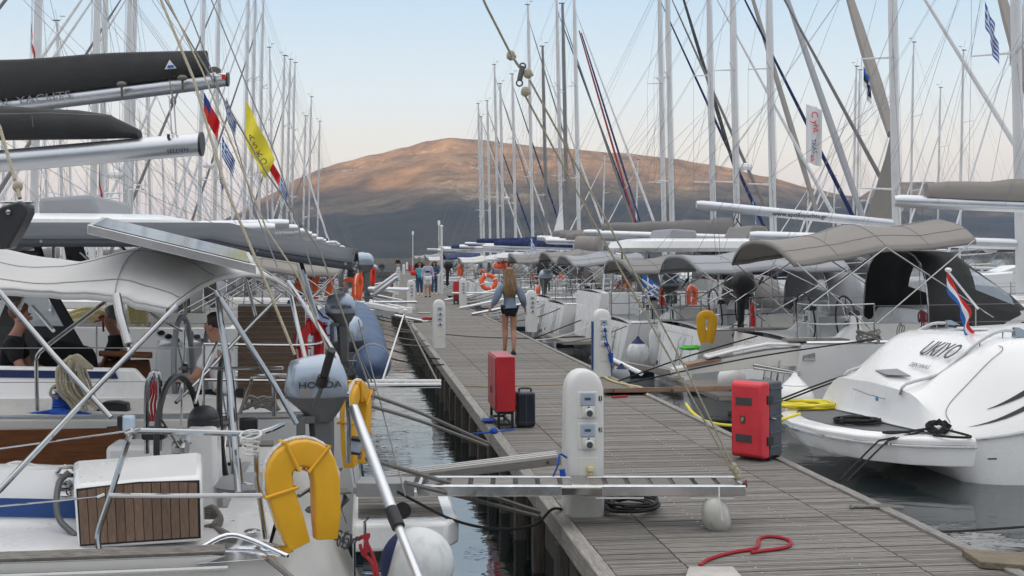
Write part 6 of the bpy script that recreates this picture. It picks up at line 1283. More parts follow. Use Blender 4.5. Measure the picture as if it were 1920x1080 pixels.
for k0, d_ in ((1.62, .0), (2.30, .25)):
    n_ = 10; up = [sideU(.36+d_+.95*i/n_, k0+.05+.55*(i/n_)**2+.16*math.sin(PI*i/n_)*(i/n_)) for i in range(n_+1)]; lo = [sideU(.36+d_+.95*i/n_, k0+.03+.55*(i/n_)**2-.10*math.sin(PI*i/n_)) for i in range(n_+1)]
    mb.add(up+lo, [(i, i+1, n_+2+i, n_+1+i) for i in range(n_)])
part('side_vent', mb, BLACK, t)
mb = MB(); mb.ell((XO-.248, -.42, .86), (.006, .05, .035), 12, 6); part('round_emblem', mb, mat('emblem_blue', (.08, .34, .55), .4), t)
mb = MB(); mb.tube([(XO-.26*(1-(y/1.66)**2)-.003, y, z) for y, z in ((.3, .905), (.1, .90), (-.15, .885), (-.62, .875))], .005, 5)
mb.tube([Vector((XO-.26*(1-(y/1.66)**2)-.01, y, .575)) for y in [-1.6+.1*i for i in range(33)]], .010, 5); part('step_line', mb, MGREY, t)
mb = MB(); mb.box((.75, -1.965, .34), (.11, .006, .018)); part('maker_plate', mb, LETT, t)
mb = MB()
for s in (-1, 1): mb.tube([(.12, s*1.55, .63), (.46, s*1.60, .63)], .016, 8); mb.tube([(.24, s*1.57, .56), (.24, s*1.57, .63)], .014, 6); mb.tube([(.36, s*1.58, .56), (.36, s*1.58, .63)], .014, 6)
part('cleat', mb, STEEL, t)
MU = boatM(15.15, 6.4, DA)
mb = MB(); rr = random.Random(8); c0 = MU @ Vector((.29, -1.58, .64))
for i in range(9): mb.tube([c0+Vector((.10*math.cos(q)+.01*i-.04, .05*math.sin(q)+rr.uniform(-.02, .02), .05*math.sin(q)*(1)+rr.uniform(-.01, .05))) for q in [2*PI*k/12 for k in range(12)]], .016, 6, True)
mb.tube(spl([c0+Vector((-.1, 0, 0)), c0+Vector((-.5, -.02, -.05)), c0+Vector((-.62, .05, -.05)), c0+Vector((-.3, .08, -.05))], 5), .015, 6); mb.tube(spl([c0+Vector((.05, -.05, 0)), c0+Vector((.3, -.22, -.06)), c0+Vector((.1, -.28, -.06)), c0+Vector((-.1, -.12, -.06))], 5), .015, 6)
single('rope_hank', mb, ROPEB, 'black rope turned round the cleat of the white motor yacht platform', 'rope hank', 'coiled ropes and cables')
coil('flat black rope coil lying on the platform of the white motor yacht', MU @ Vector((-.25, -.55, .57)), .30, .26, ROPEB, 8, .012, seed=5)
coil('bright yellow hose coil lying on the platform of the white motor yacht', MU @ Vector((-.35, 1.15, .57)), .48, .42, HOSE, 7, .020, 'hose_coil', 'hose coil', seed=3)
f = flag('Dutch flag hanging limp from a leaning white staff on the motor yacht', P(1778, 506, 15.6), DA+R(20), 1.05, .27, 'dutch', 58, None)
mb = MB(); mb.tube([f.location+Vector((-.02, 0, .0)), MU @ Vector((1.75, .25, 1.95))], .014, 8); c = f.location.copy(); part('staff', mb.xf(f.matrix_basis.inverted()) if False else mb, WCL, thing('flag_staff', 'leaning white flag staff with a knob carrying the Dutch flag', 'flag staff', c, 0)); mb = MB(); mb.ell(c, (.045, .045, .03), 12, 8); part('knob', mb, GEL, bpy.data.objects['flag_staff'])
# ================================================================ RIGHT SIDE YACHTS
GB = 'sailboats moored along the pontoon'
R2 = place(sailboat('white yacht with a taupe bimini, black sprayhood interior and two black wheels', L=13, B=4.1, fb=1.25, fab=CANT, bag=CANT, hoodfab=CAND, crown=.38, bslope=.30, bim=(.10, 3.15, 2.66), spray=(2.5, 4.6, 1.25), mast_x=7.6, boom_z=3.55, boom_end=2.5, group=GB, mast_h=18), 20.4, 6.75, DA)
mb = MB(); mb.box((-.55, 0, .36), (1.0, 2.6, .09)); part('swim_platform', mb, GREYW, R2, bevel=.02)
mb = MB(); mb.box((.5, -1.5, 1.31), (1.0, .35, .03)); mb.box((.55, 1.5, 1.31), (1.0, .35, .03)); part('quarter_seat', mb, GREYW, R2)
R3 = place(sailboat('white yacht with a pale grey bimini, yellow horseshoe and black outboard on its rail', L=12.6, B=4.1, fb=1.2, fab=CANM, crown=.34, bim=(.2, 3.2, 2.46), spray=(2.9, 4.7, 1.0), mast_x=7.7, group=GB, boom_z=3.0, mast_h=17.5), 24.7, 6.35, DA)
rl = [
 # Y, mast px, mast top py, canvas, bag, bimini?, label
 (29.6, 1684, -140, CANG, None, 'with a bare boom lettered with a web address', 1),
 (38.7, 1452, -90, CANM, None, 'with Oceana 38.1 lettered on its stern', 1),
 (42.6, 1384, -80, CANG, CANG, 'with a radar dome on its mast, behind the lettered stern', 1),
 (46.6, 1340, -60, CANT, CANT, 'with a taupe sail bag, between the radar mast and the twin masts', 1),
 (50.8, 1262, -50, CANG, CANG, 'nearer of the twin masts, with a long grey sail bag', 1),
 (55.0, 1247, -30, CANM, CANG, 'farther of the twin masts at centre right', 1),
 (72.0, 1087, -12, CANG, NAVY, 'with a navy sail cover, right of the hoist rope', 1),
 (76.4, 1065, 8, CANM, None, 'whose dark grey mast top just shows at the frame edge', 1),
 (80.6, 1054, -8, CANG, NAVY, 'with a leaning white mast left of the dark grey one', 1),
 (85.2, 1026, 88, CANG, None, 'with the shorter grey mast right of the rope knot', 0),
 (91.0, 1000, 10, CANM, NAVY, 'with the tall mast crossing behind the rope block', 0),
 (97.0, 968, 140, CANG, None, 'with a thick white mast just left of the rope block', 0),
 (103.0, 945, 158, CANM, NAVY, 'with the second mast left of the rope block', 0),
 (109.0, 935, 122, CANG, None, 'with the tallest mast of the far cluster', 0),
 (115.0, 920, 190, CANM, None, 'with the third mast from the left of the far cluster', 0),
 (121.0, 908, 220, CANG, NAVY, 'with the shortest mast of the far cluster', 0),
 (127.0, 903, 195, CANM, None, 'with the leftmost mast of the far cluster, over the lamp post', 0)]
def vOf(px, Y): x = (px-960)/F*Y; return x*CD+Y*SD
def uOf(px, Y): x = (px-960)/F*Y; return Y*CD-x*SD
for i, (Y, px, tp, fab, bag, lb, det) in enumerate(rl):
    vm = vOf(px, Y); vs = 5.7+[0, .1, .3, -.4, .2, .5, -.2, .4, -.5, .6, 0, .5, -.3][i % 13]; L = (vm-vs)/.56; sc = 1.0; u = uOf(px, Y); h = 2.65+(480-max(tp, -150))/F*Y
    sail = sailboat('white sailboat '+lb, L=max(10.5, min(14.5, L)), B=3.9, fb=1.15+.05*(i % 3), fab=fab, bag=bag, mast_x=vm-vs, mast_h=h, bim=(.3+.2*(i % 2), 2.9-.2*(i % 3), 2.40+.10*(i % 3)) if i not in (3, 7, 9, 13) else None, spray=(3.2, 4.8, .8), group=GB, radar=i in (2, 12), bimfab={6: CANL, 8: NAVY, 10: CANT, 12: CANL}.get(i), low=not det,
          boom_z=3.80 if i == 0 else 3.15+.12*(i % 3), gooseneck=3.42 if i == 0 else None, boom_end=1.6 if i else 2.2, stripe=[None, BLUE, None][i % 3] if i > 3 else None, furl=[WCL, CANG, NAVY][i % 3])
    place(sail, u, vs, DA)
    if i in (7, 9):
        for ch in sail.children:
            if ch.name.startswith('mast'): ch.data.materials[0] = mat('grey_mast', (.22, .22, .215), .45, .3)
    if i == 0: part('boom_lettering', text_mb('www.apolloyachts.gr', .16, frame((4.7, -.085, 3.62), (1, 0, -.05), (0, 0, 1)), .002), LETT, sail)
    if i == 1:
        part('stern_lettering', text_mb('Oceana 38.1', .30, frame((1.3, -hullfn(12, 3.9, 1.2)[0](1.3)-.05, .92), (1, -.03, 0), (0, 0, 1)), .006), LETG, sail)
        mb = MB(); mb.loft([[Vector((x, -hullfn(12, 3.9, 1.2)[0](x)-.025+d_, z)) for z, d_ in ((.40, .05), (.52, .03))] for x in (.9, 2, 4, 6)], False); part('window', mb, TINT, sail)
YM = place(cruiser('white motor yacht with a curved hardtop behind the taupe bimini', L=12.5, B=4.2, fb=1.65), 34.0, 6.2, DA)
YN = place(cruiser('white motor yacht between the twin masts and the mast with a navy sail cover', L=12.5, B=4.0, fb=1.35, fly=False), 61.5, 5.9, DA)
YO = place(cruiser('smaller white motor yacht, second left of the twin masts', L=11, B=3.8, fb=1.25, fly=False), 66.5, 5.9, DA)
ll = [(22.0, -95, -200, CANT, None, 'with a taupe bimini just beyond the rounded hardtop', 1), (26.5, 60, -120, CANG, None, 'with the thick mast at the far left carrying a red flag', 1), (31.0, 171, -80, CANM, None, 'with the nearer mast of the close pair left of the dark sail cover', 1), (35.4, 186, -70, CANG, None, 'with the farther mast of the close pair left of the dark sail cover', 1),
 (39.6, 232, -60, CANT, CAND, 'with a dark sail bag and a mast behind the lettered boom', 1), (43.8, 242, -60, CANM, None, 'with a slim mast touching the one behind the lettered boom', 1), (52.5, 371, -50, CANG, NAVY, 'whose mast rises at the tip of the dark sail cover', 1), (57.0, 400, -40, CANM, None, 'whose mast carries the red ensign near the boom tip', 1),
 (65, 455, -30, CANG, None, 'with a mast just left of the yellow flag', 0), (70, 468, -30, CANM, NAVY, 'with a mast behind the yellow flag', 0), (76, 483, -5, CANG, None, 'with a slender mast just right of the yellow flag hoist', 0), (94, 525, 105, CANM, None, 'with a mast right of the yellow flag', 0), (99, 536, 112, CANG, None, 'with the middle mast of three right of the yellow flag', 0), (104, 545, 118, CANM, NAVY, 'with the right one of three masts right of the yellow flag', 0),
 (113, 567, 218, CANG, None, 'with the left of the last three masts before the mountain', 0), (119, 577, 182, CANM, None, 'with the tallest of the last three masts before the mountain', 0), (126, 594, 228, CANG, None, 'with the last mast on the left before the mountain', 0)]
for i, (Y, px, tp, fab, bag, lb, det) in enumerate(ll):
    vm = vOf(px, Y); vs = -.05 if Y < 60 else .3; mx_ = vs-vm; u = uOf(px, Y); h = 2.65+(480-max(tp, -130))/F*Y
    sail = sailboat('white sailboat '+lb, L=max(9.5, min(14.5, mx_/.56)), B=3.9, fb=1.12+.06*(i % 3), fab=fab, bag=bag, mast_x=mx_, mast_h=min(h, 21), bim=(.3, 3.0-.2*(i % 3), 2.45+.10*(i % 2)) if i not in (2, 8) else None, spray=(3.2, 4.8, .8), group=GB, mastr=.088, low=not det, radar=i in (4, 7), boom_z=3.3 if i else 3.1, boom_end=1.5, stripe=[None, NAVY, None][i % 3], furl=[WCL, CANG, WCL][i % 3])
    place(sail, u, vs, LR)
YP = place(cruiser('white motor yacht on the left between the close mast pair and the ensign mast', L=11, B=3.8, fb=1.3, fly=False), 48.6, .0, LR)
# boats of the neighbouring pontoons: masts and rigging show above the near decks
pr = None
bgR = [(1598, 92, 125), (1605, 97, 132), (1706, 96, 80), (1757, 110, 165), (1799, 92, 95), (1911, 78, -20), (1190, 118, 300), (1128, 120, 290), (1510, 118, 345), (1560, 122, 330)]
bgL = [(12, 70, 150), (34, 88, 250), (92, 84, 240), (120, 60, 40), (138, 92, 290), (205, 95, 270), (262, 90, 250), (285, 76, 120), (312, 98, 290), (335, 92, 260), (352, 104, 300), (420, 112, 270), (438, 118, 290), (505, 130, 300), (513, 100, 90)]
side = ['seen through the rigging']
for grp, lst, rot in (('boats of the right hand pontoon behind', bgR, DA+PI), ('boats of the left hand pontoon behind', bgL, DA)):
    for k, (px, Y, tp) in enumerate(lst):
        x = (px-960)/F*Y; h = 2.65+(480-tp)/F*Y
        if k == 0: base = sailboat('', L=12, B=3.8, fb=1.2, fab=CANG, bag=[CANG, None][rot > 1], mast_x=6.8, mast_h=17, bim=(.3, 3, 2.9), spray=(3.2, 4.8, .8), low=True, wheels=0, name='sailboat', mastr=.085); o = base
        else: o = copy_tree(base)
        dx = Matrix.Rotation(rot, 3, 'Z') @ Vector((6.8, 0, 0)); o.location = (x-dx.x, Y-dx.y, WZ); o.rotation_euler = (0, 0, rot); o.scale = (1, 1, h/17)
        o['group'] = grp; nm = ['nearest', 'second', 'third', 'fourth', 'fifth', 'sixth', 'seventh', 'eighth', 'ninth', 'tenth', 'eleventh', 'twelfth', 'thirteenth', 'fourteenth', 'fifteenth']
        order = sorted(range(len(lst)), key=lambda j: lst[j][0]).index(k)
        o['label'] = f"background sailboat, {nm[order].replace('nearest', 'first')} mast from the left edge of the {'right' if rot > 1 else 'left'} background row"
# ================================================================ GEAR ON THE RIGHT HAND STERNS
t = outboard('black outboard motor on the rail between the yellow horseshoe and the wheels', P(1396, 558, 23.3), DA+PI+R(15), s=1.1, cowl=BLACK, leg=BLACK, brand=False)
mb = MB(); tubeP(mb, [(1409, 567, 23), (1413, 612, 23)], .045, 8); single('red_fuel_bag', mb, REDC, 'red bag hanging beside the black outboard motor', 'bag')
horseshoe('yellow horseshoe buoy on the white rail left of the black outboard', P(1325, 602, 23.2), (R(6), 0, R(-5)), s=1.02, strap=False, w=.165, gap=.05)
for px, py, Y, col, rz, lb in ((1297, 553, 31, ORG, 50, 'orange horseshoe buoy left of the silver outboard with a web boom behind'), (1170, 540, 37.5, ORG, 10, 'orange horseshoe buoy open on the rail of the lettered stern'), (1009, 549, 44, ORG, 80, 'orange lifebuoy edge on at the waist of the yacht right of the woman'), (1247, 549, 30.0, ORG, -70, 'orange horseshoe buoy directly left of the silver outboard on the right'),
    (998, 523, 52, ORG, 75, 'small orange lifebuoy above the edge-on one right of the woman'), (863, 505, 70, ORG, 60, 'tiny orange and yellow lifebuoy right of the tall pole'), (606, 528, 27, ORG, 20, 'orange lifebuoy cloth under the grey bimini edge on the left'), (573, 533, 27, ORG, 30, 'second orange lifebuoy under the grey bimini, further left'), (672, 532, 31, ORG, 78, 'orange lifebuoy edge on among the left sterns'), (686, 514, 37, ORG, 60, 'small orange lifebuoy under the paired outboards on the left'), (698, 513, 42, REDC, 75, 'tall red lifebuoy left of the crossed gangways')):
    horseshoe(lb, P(px, py, Y), (0, R(8), R(rz)), col, 1.0, strap=Y < 40)
def ring(label, px, py, Y, r, nrm=(0, -1, .3)):
    mb = MB(); q = Vector((0, 0, 1)).rotation_difference(Vector(nrm).normalized()); c = P(px, py, Y); mb.tube([c+q @ Vector((r*math.cos(a), r*math.sin(a), 0)) for a in [2*PI*i/24 for i in range(24)]], r*.32, 8, True); o = single('ring_buoy', mb, ORG, label, 'lifebuoy', 'ring lifebuoys')
    mb = MB()
    for i in range(4): a = PI/2*i+.4; mb.tube([c+q @ Vector((r*(1+.36*math.cos(b))*math.cos(a), r*(1+.36*math.cos(b))*math.sin(a), r*.36*math.sin(b))) for b in [2*PI*j/10 for j in range(10)]], r*.09, 5, True)
    part('band', mb, WCL, o)
ring('round orange lifebuoy left of the Greek flag beside the woman', 916, 529, 58, .33); ring('flat orange life ring lying under the blue cover far right of the group', 943, 497, 62, .40, (0, -.2, 1))
for px, py, Y, lb, s in ((1260, 552, 29.5, 'silver outboard motor beside the orange horseshoes on the right', 1.12), (1205, 528, 34, 'silver outboard motor behind the Greek flag on the right', 1.1), (1025, 533, 43, 'silver outboard motor on the lettered stern right of the woman', 1.15), (634, 506, 33, 'pale silver outboard motor under the tip of the left grey bimini', 1.0), (682, 511, 34, 'left of two small blue-silver outboards among the left sterns', 1.2), (674, 503, 38, 'right rear of two small blue-silver outboards among the left sterns', 1.1)):
    outboard(lb, P(px, py, Y), DA+(0 if px < 960 else PI), s=s, brand=Y < 30)
outboard('dark outboard motor far behind the orange lifebuoy by the tall pole', P(842, 508, 66), DA+PI, s=1.2, cowl=BLACK, leg=BLACK, brand=False); outboard('dark covered outboard motor above the silver one right of the woman', P(1020, 510, 47), DA+PI, s=1.1, cowl=DARK, leg=BLACK, brand=False)
ballfender('white ball fender with a navy cap, right of the blue strip pedestal', P(1196, 661, 26.5), .245, NAVY, FEND, P(1204, 590, 26.8)); ballfender('white coned fender under the wooden davit left of the red extinguisher box', P(1372, 712, 20.5), .24, GEL, GEL, P(1380, 676, 20.6)); ballfender('white coned fender behind the red extinguisher box', P(1490, 752, 18.4), .30, GEL, GEL, P(1492, 705, 18.8)); ballfender('grey ball fender at the pontoon edge right of the blue strip pedestal', P(1165, 705, 20.6), .15, NAVY, CANM, P(1178, 690, 20.7))
# passerelles on the right
t = thing('gangway', 'long white passerelle with a wooden end raised toward the yacht with two wheels', 'gangway', P(1380, 680, 19.6), 0, 'gangways at the boat sterns')
mb = MB(); mb.loft([[P(px, py, 19.5)+Vector((0, y, z)) for y, z in ((0, 0), (.34, 0), (.34, -h), (0, -h))] for px, py, h in ((1262, 692, .12), (1360, 672, .2), (1440, 657, .26), (1500, 652, .30))]); part('beam', mb, CREAM, t, bevel=.01)
mb = MB(); mb.loft([[P(px, py, 19.45)+Vector((0, y, z)) for y, z in ((0, 0), (.44, 0), (.44, .05), (0, .05))] for px, py in ((1326, 674), (1380, 660), (1440, 648), (1502, 649))]); part('cover', mb, GEL, t, bevel=.02)
mb = MB(); mb.loft([[P(px, py, 19.46)+Vector((0, y, z)) for y, z in ((0, 0), (.42, 0), (.42, -.05), (0, -.05))] for px, py in ((1288, 684), (1352, 671))]); part('wood_strip', mb, mat('brown_plank', (.25, .16, .11), .7, var=.3), t)
mb = MB(); mb.box(P(1513, 666, 19.5), (.2, .3, .16)); tubeP(mb, [(1412, 684, 19.4), (1500, 700, 19.4)], .03, 8); tubeP(mb, [(1412, 690, 19.2), (1500, 703, 19.2)], .02, 8); tubeP(mb, [(1456, 722, 19.4), (1462, 674, 19.4)], .02, 6); part('bracket', mb, STEEL, t, bevel=.01)
t = thing('gangplank', 'brown wooden plank spanning low from the pontoon to the right hand sterns', 'gangplank', P(1260, 735, 18), 0, 'gangways at the boat sterns'); mb = MB(); mb.hexa([P(1132, 737, 17.5), P(1392, 733, 17.9), P(1392, 733, 18.3), P(1132, 737, 17.9)], [P(1132, 728, 17.5), P(1392, 722, 17.9), P(1392, 722, 18.3), P(1132, 728, 17.9)]); part('plank', mb, mat('brown_plank', (.25, .16, .11), .7, var=.3), t, bevel=.01)
mb = MB()
for px in (1150, 1260, 1370): mb.lathe([(.02, 0), (.02, .008), (.002, .01)], P(px, 732, 17.5+.0015*(px-1132)-.004), 8, (0, -1, 0))
part('bolt', mb, STEEL, t)
t = thing('gangway', 'grey passerelle folded low at the water left of the coned fender', 'gangway', P(1210, 690, 22), 0, 'gangways at the boat sterns'); mb = MB(); q = [P(1150, 676, 23.5), P(1258, 694, 22.0), P(1258, 694, 22.9), P(1168, 676, 24.8)]; mb.hexa([p-Vector((0, 0, .1)) for p in q], q); part('platform', mb, GREYW, t, bevel=.01); mb = MB(); a, b = P(1150, 675, 23.4), P(1202, 700, 21.9); mb.tube([a, b], .045, 8); part('edge_tube', mb, GEL, t)
for (a, b, Y, lb) in (((700, 553), (744, 520), 27, 'lower of two crossed steel gangways tilted up at the left edge'), ((700, 545), (742, 514), 29, 'upper of two crossed steel gangways tilted up at the left edge'), ((690, 541), (765, 543), 30, 'level steel gangway touching the pontoon left of the teal top')):
    t = thing('gangway', lb, 'gangway', P(a[0], a[1], Y), 0, 'gangways at the boat sterns'); mb = MB(); p, q = P(*a, Y), P(*b, Y); mb.tube([p, q], .04, 8); mb.tube([p+Vector((0, .35, 0)), q+Vector((0, .35, 0))], .04, 8); part('side_tube', mb, ALU, t); mb = MB()
    for k in range(1, 9): c = p.lerp(q, k/9); mb.tube([c, c+Vector((0, .35, 0))], .018, 6)
    part('rung', mb, ALU, t)
t = thing('gangway', 'ladder like folded passerelle standing upright on the lettered stern', 'gangway', P(1135, 585, 36), 0, 'gangways at the boat sterns'); mb = MB()
for dx in (0, 14): tubeP(mb, [(1128+dx, 586, 36), (1136+dx, 496, 36.2)], .05, 8)
part('side_tube', mb, ALU, t); mb = MB()
for k in range(9): tubeP(mb, [(1129+k*.9, 580-k*9.5, 36), (1143+k*.9, 580-k*9.5, 36)], .025, 6)
part('rung', mb, ALU, t)
mb = MB(); c = P(1096, 585, 36); mb.lathe([(.04, 0), (.13, .1), (.14, .6), (.10, .95), (.04, 1.1), (.01, 1.12)], c-Vector((0, 0, .55)), 10); single('covered_motor', mb, BLACK, 'slim black covered bundle hanging on the lettered stern', 'bundle')
mb = MB(); c = P(1103, 463, 45); mb.lathe([(.36, -.45), (.40, -.40), (.40, .40), (.34, .46), (.01, .47)], c, 18, (.95, -.3, 0)); single('raft_canister', mb, CANT, 'rolled taupe canvas bundle on a stern frame right of the tall rope', 'canvas roll')
coil('bright green rope heap on the stern above the left mooring lines', P(1293, 656, 23.2), .18, .2, GREEN, 6, .02, seed=7)
mb = MB()
for i in range(9): c = P(1628, 628, 19); mb.tube([c+Vector((.17*math.cos(q)*(1+.08*math.sin(i*2)), .12*math.sin(q), -.10+.02*i+.03*math.sin(2*q+i))) for q in [2*PI*k/14 for k in range(14)]], .012, 5, True)
for i in range(4): mb.tube(spl([P(1690, 605+2*i, 18.6)]+[P(1684+4*i, 612, 18.6), P(1682+4*i, 626, 18.6), P(1690+3*i, 640, 18.6)], 3), .010, 5)
single('rope_hank', mb, ROPEG, 'grey rope wound on the winch beside the near black wheel', 'rope hank', 'coiled ropes and cables')
mb = MB()
for i in range(5): mb.tube(spl([P(1727, 582, 18.3), P(1722+4*i, 590, 18.3), P(1724+3*i, 604, 18.3), P(1729, 584, 18.3)], 4), .014, 5)
mb.tube([P(1729, 600, 18.3), P(1725, 640, 18.3)], .012, 5); mb.tube([P(1732, 600, 18.3), P(1733, 636, 18.3)], .012, 5); single('rope_hank', mb, mat('maroon_rope', (.10, .012, .02), .8, var=.4, vscale=70), 'dark maroon rope hank hanging on the lifeline above the motor yacht stern', 'rope hank', 'coiled ropes and cables')
mb = MB(); mb.ell(P(1458, 635, 22.5), (.14, .09, .08), 12, 8); single('float', mb, HOSE, 'small yellow float at the stern below the black outboard', 'float')
# sails half set and furled diagonals
def diag(label, a, b, r, mt):
    mb = MB(); p, q = P(*a), P(*b); mb.tube([p, p.lerp(q, .3), p.lerp(q, .7), q], [r*.7, r, r*1.15, r*.8], 8); return single('furled_sail', mb, mt, label, 'furled sail', 'furled headsails')
diag('pale grey furled headsail slanting down to the mast of the bare lettered boom', (1470, -20, 46), (1622, 420, 40), .11, CANM); diag('brown grey furled headsail slanting across the blue sky at the right', (1588, -20, 40), (1672, 252, 34), .17, CANT); diag('dark grey furled headsail behind the white flag with red letters', (1406, -20, 52), (1532, 400, 46), .10, CANT)
diag('black furled headsail between the twin masts and the radar mast', (1276, -20, 60), (1382, 330, 54), .08, CAND); diag('brown furled headsail cutting the upper right corner', (1874, -20, 36), (1935, 190, 32), .17, CANT); diag('red and navy furled headsail low at the centre right', (1086, 58, 80), (1190, 415, 72), .06, mat('red_uv_strip', (.22, .02, .03), .8)); diag('navy furled headsail beside the red one', (1090, 62, 80.5), (1200, 415, 73), .06, NAVY)
def setsail(label, pts, mt, name='sail', cat='sail'):
    mb = MB(); q = [P(*p) for p in pts]; mb.add(q+[p+Vector((0, .03, 0)) for p in q], [tuple(range(len(q))), tuple(range(2*len(q)-1, len(q)-1, -1))]+[(i, (i+1) % len(q), len(q)+(i+1) % len(q), len(q)+i) for i in range(len(q))]); return single(name, mb, mt, label, cat, 'sails partly set')
setsail('grey triangular sail left of the thick mast at the right', [(1672, 245, 31), (1676, 330, 31), (1678, 415, 31), (1620, 418, 31), (1640, 360, 31), (1660, 295, 31)], CANT); setsail('white triangular sail at the centre near the distant boom covers', [(1054, 372, 70), (1058, 448, 70), (1034, 450, 70), (1044, 412, 70)], WCL)
# flags
for px, py, Y, kd, w, h, dr, lb in ((1848, 0, 26, 'greek', .95, .55, 72, 'large Greek flag hanging high at the top right corner'), (1411, 370, 40, 'greek', .55, .45, 78, 'small Greek flag beside the bare boom with the web address'), (1620, 122, 27, 'estonia', .5, .45, 72, 'blue, black and white flag under the spreader of the thick right mast'), (1512, 195, 34, 'white', .48, 1.62, 18, 'long white flag with red letters flying right of the bright mast'), (1894, 85, 34, 'white', .9, .5, 74, 'small white flag with a dark word near the top right corner'),
    (1205, 513, 32, 'greek', .9, .6, 35, 'Greek flag draped behind the silver outboard on the right stern'), (940, 515, 56, 'greek', .8, .6, 60, 'Greek flag left of the head of the walking woman'), (995, 440, 62, 'greek', 1.0, .7, 70, 'Greek flag hanging over the navy boom covers'), (1074, 445, 66, 'greek', .9, .6, 66, 'smaller Greek flag among the navy boom covers'),
    (382, 172, 20, 'ensign', .55, .38, 62, 'red ensign with a navy corner flying beside the boom tip'), (424, 182, 22, 'greek', .50, .36, 68, 'Greek flag just right of the red ensign'), (416, 255, 22, 'greek', .5, .36, 62, 'Greek flag hanging below the red ensign'), (522, 322, 24, 'greek', .48, .3, 65, 'Greek flag at the foot of the yellow flag'), (410, 300, 24, 'greek', .45, .3, 76, 'lowest Greek flag beside the left masts'),
    (58, 40, 24, 'redwhite', .75, .35, 84, 'red and white flag on the thick mast at the far left'), (185, 308, 26, 'red', .75, .25, 84, 'narrow red flag hanging below the second boom'), (497, 280, 20, 'red', .5, .22, 60, 'red corner flag at the tip of the yellow flag')):
    f = flag(lb, P(px, py, Y), DA+(PI if px < 700 and kd in () else 0), w, h, kd, dr, group='flags flying from the rigging')
    if 'red letters' in lb:
        part('lettering', text_mb('C yht', .26, frame((.22, -.085, -.50), (.12, 0, -1), (1, 0, .12)), .003), REDC, f); part('lettering', text_mb('TKAS', .17, frame((.19, -.085, -1.18), (.12, 0, -1), (1, 0, .12)), .003), NCL, f)
    if 'red letters' in lb: part('lettering', text_mb('es', .22, frame((.16, -.085, -1.50), (.12, 0, -1), (1, 0, .12)), .003), REDC, f)
    if 'dark word' in lb: part('lettering', text_mb('yacht', .22, frame((.08, -.1, -.55), (.12, 0, -1), (1, 0, .12)), .003), NCL, f)
# long yellow flag
t = thing('flag', 'long yellow banner with vertical black letters ASKO on the left rigging', 'flag', P(462, 188, 19), 0, 'flags flying from the rigging')
mb = MB(); q0, q1, q2, q3 = P(461, 188, 19), P(459, 265, 19), P(497, 335, 19), P(517, 300, 19)
def yf(a, b): p = q0.lerp(q3, a).lerp(q1.lerp(q2, a), b); return p+Vector((0, .06*math.sin(a*11+b*2), 0))
mb.grid(yf, 24, 10); part('cloth', mb, YCL, t, smooth_angle=70)
d = (q3-q0).normalized(); dn = (q2-q1).normalized(); w_ = Vector((d.z, 0, -d.x))
for i, ch in enumerate('ASKO'): c = yf(.32+.17*i, .56); c.y = 18.86; part('letter', text_mb(ch, .135, frame(c, (.86, 0, .5), (-.5, 0, .86)), .003), LETT, t)

# ================================================================ CLUTTER of the far rows: things nothing tells apart share a label
rc = random.Random(21)
def proto_fender():
    t = thing('fender', 'white cylindrical fender hanging between two moored white sailboats', 'fender', group='cylindrical fenders between the boats', world=False)
    mb = MB(); mb.lathe([(.01, -.40), (.07, -.38), (.115, -.30), (.12, 0), (.115, .28), (.07, .36), (.025, .40), (.025, .46), (.005, .47)], (0, 0, 0), 14); part('body', mb, FEND, t)
    mb = MB(); mb.tube([(0, 0, .45), (0, 0, 1.0)], .008, 5); part('lanyard', mb, ROPEG, t); return t
pf = None
def addf(loc):
    global pf
    if pf is None: pf = proto_fender(); o = pf
    else: o = copy_tree(pf)
    o.location = loc
for Y, px, tp, *_ in rl[:12]:
    u = uOf(px, Y)
    for k in range(2): addf(D(u-2.0-.05, 6.3+k*1.6+rc.uniform(0, .5), WZ+.55+rc.uniform(0, .2)))
for Y, px, tp, *_ in ll[1:9]:
    u = uOf(px, Y)
    for k in range(2): addf(D(u-2.0-.05, -.8-k*1.5, WZ+.55+rc.uniform(0, .2)))
pm = None
def mline(a, b, s):
    mb = MB(); mb.tube(sag(a, b, s), .014, 5); single('mooring_line', mb, [ROPEB, ROPEG, ROPEW][rc.randrange(3)], 'slack mooring line between a far sailboat stern and the pontoon edge', 'mooring line', 'slack mooring lines of the far boats')
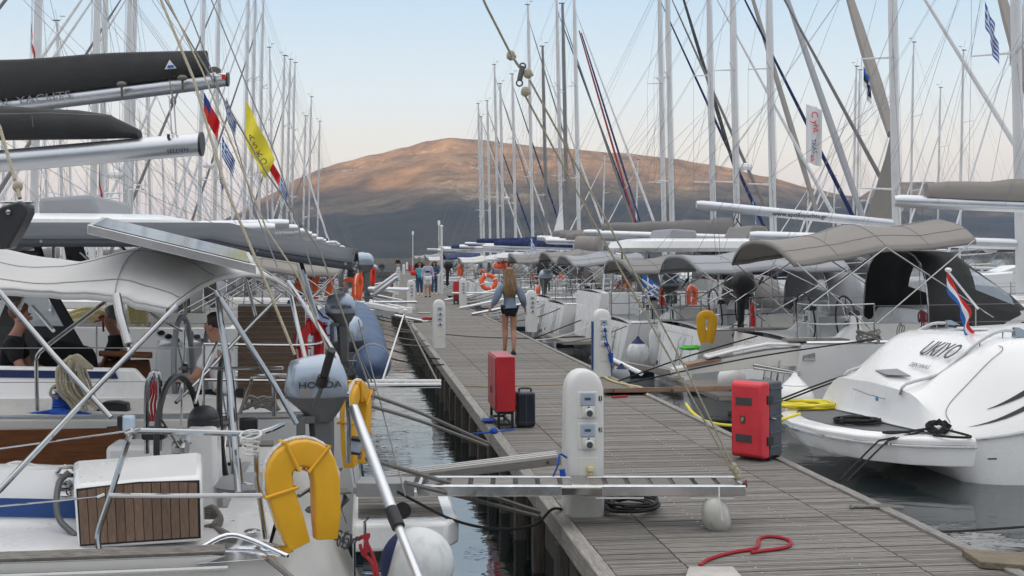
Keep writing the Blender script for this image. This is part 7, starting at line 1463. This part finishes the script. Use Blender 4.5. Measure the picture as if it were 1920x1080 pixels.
for Y, px, tp, *_ in rl[:10]:
    u = uOf(px, Y)
    for s in (-1, 1): mline(D(u+s*1.5, 5.9, .45), D(u+s*rc.uniform(.2, 1.2), VR-.05, .03), .12)
for Y, px, tp, *_ in ll[:10]:
    u = uOf(px, Y)
    for s in (-1, 1): mline(D(u+s*1.5, -.1, .45), D(u+s*rc.uniform(.2, 1.2), VL+.05, .03), .10)
pg = None
for side, lst in (('R', rl[2:12]), ('L', ll[2:11])):
    for Y, px, tp, *_ in lst:
        if rc.random() < .25: continue
        u = uOf(px, Y)+rc.uniform(-.6, .6); v0 = 6.0 if side == 'R' else -.2; v1 = VR-.4 if side == 'R' else VL+.4; z1 = rc.choice((.06, .06, .9, .5)); a, b = D(u, v0, .5), D(u, v1, z1); w = D(.36, 0)-D(0, 0)
        t = thing('gangway', 'narrow grey passerelle between a far sailboat stern and the pontoon', 'gangway', a, 0, 'passerelles of the far boats')
        mb = MB(); q = [a, b, b+w, a+w]; mb.hexa([p-Vector((0, 0, .05)) for p in q], q); part('plank', mb, rc.choice((GREYW, ALU, GEL, TEAK)), t)
        mb = MB(); mb.tube([a, b], .025, 6); mb.tube([a+w, b+w], .025, 6); part('side_tube', mb, ALU, t)
for i, (px, py, Y, col) in enumerate(((1075, 520, 56, ORG), (1052, 523, 60, ORG), (905, 513, 74, ORG), (884, 508, 86, YEL), (1180, 545, 43, YEL), (655, 535, 40, ORG), (664, 520, 47, YEL))):
    horseshoe('small faded lifebuoy on the stern rail of a far sailboat', P(px, py, Y), (0, 0, R(rc.choice((20, 60, -50)))), col, 1.0, group='small lifebuoys on the far stern rails', strap=False)
for i, (px, py, Y) in enumerate(((1100, 545, 52), (1062, 540, 60), (970, 520, 76), (925, 512, 90), (890, 508, 104), (660, 528, 44), (700, 512, 66), (715, 506, 82))):
    outboard('small outboard motor on the stern rail of a far sailboat', P(px, py, Y), DA+(PI if px > 750 else 0)+R(rc.uniform(-30, 30)), s=1.0, cowl=[SILV, DARK][i % 2], brand=False, tiller=False, group='small outboards on the far stern rails')
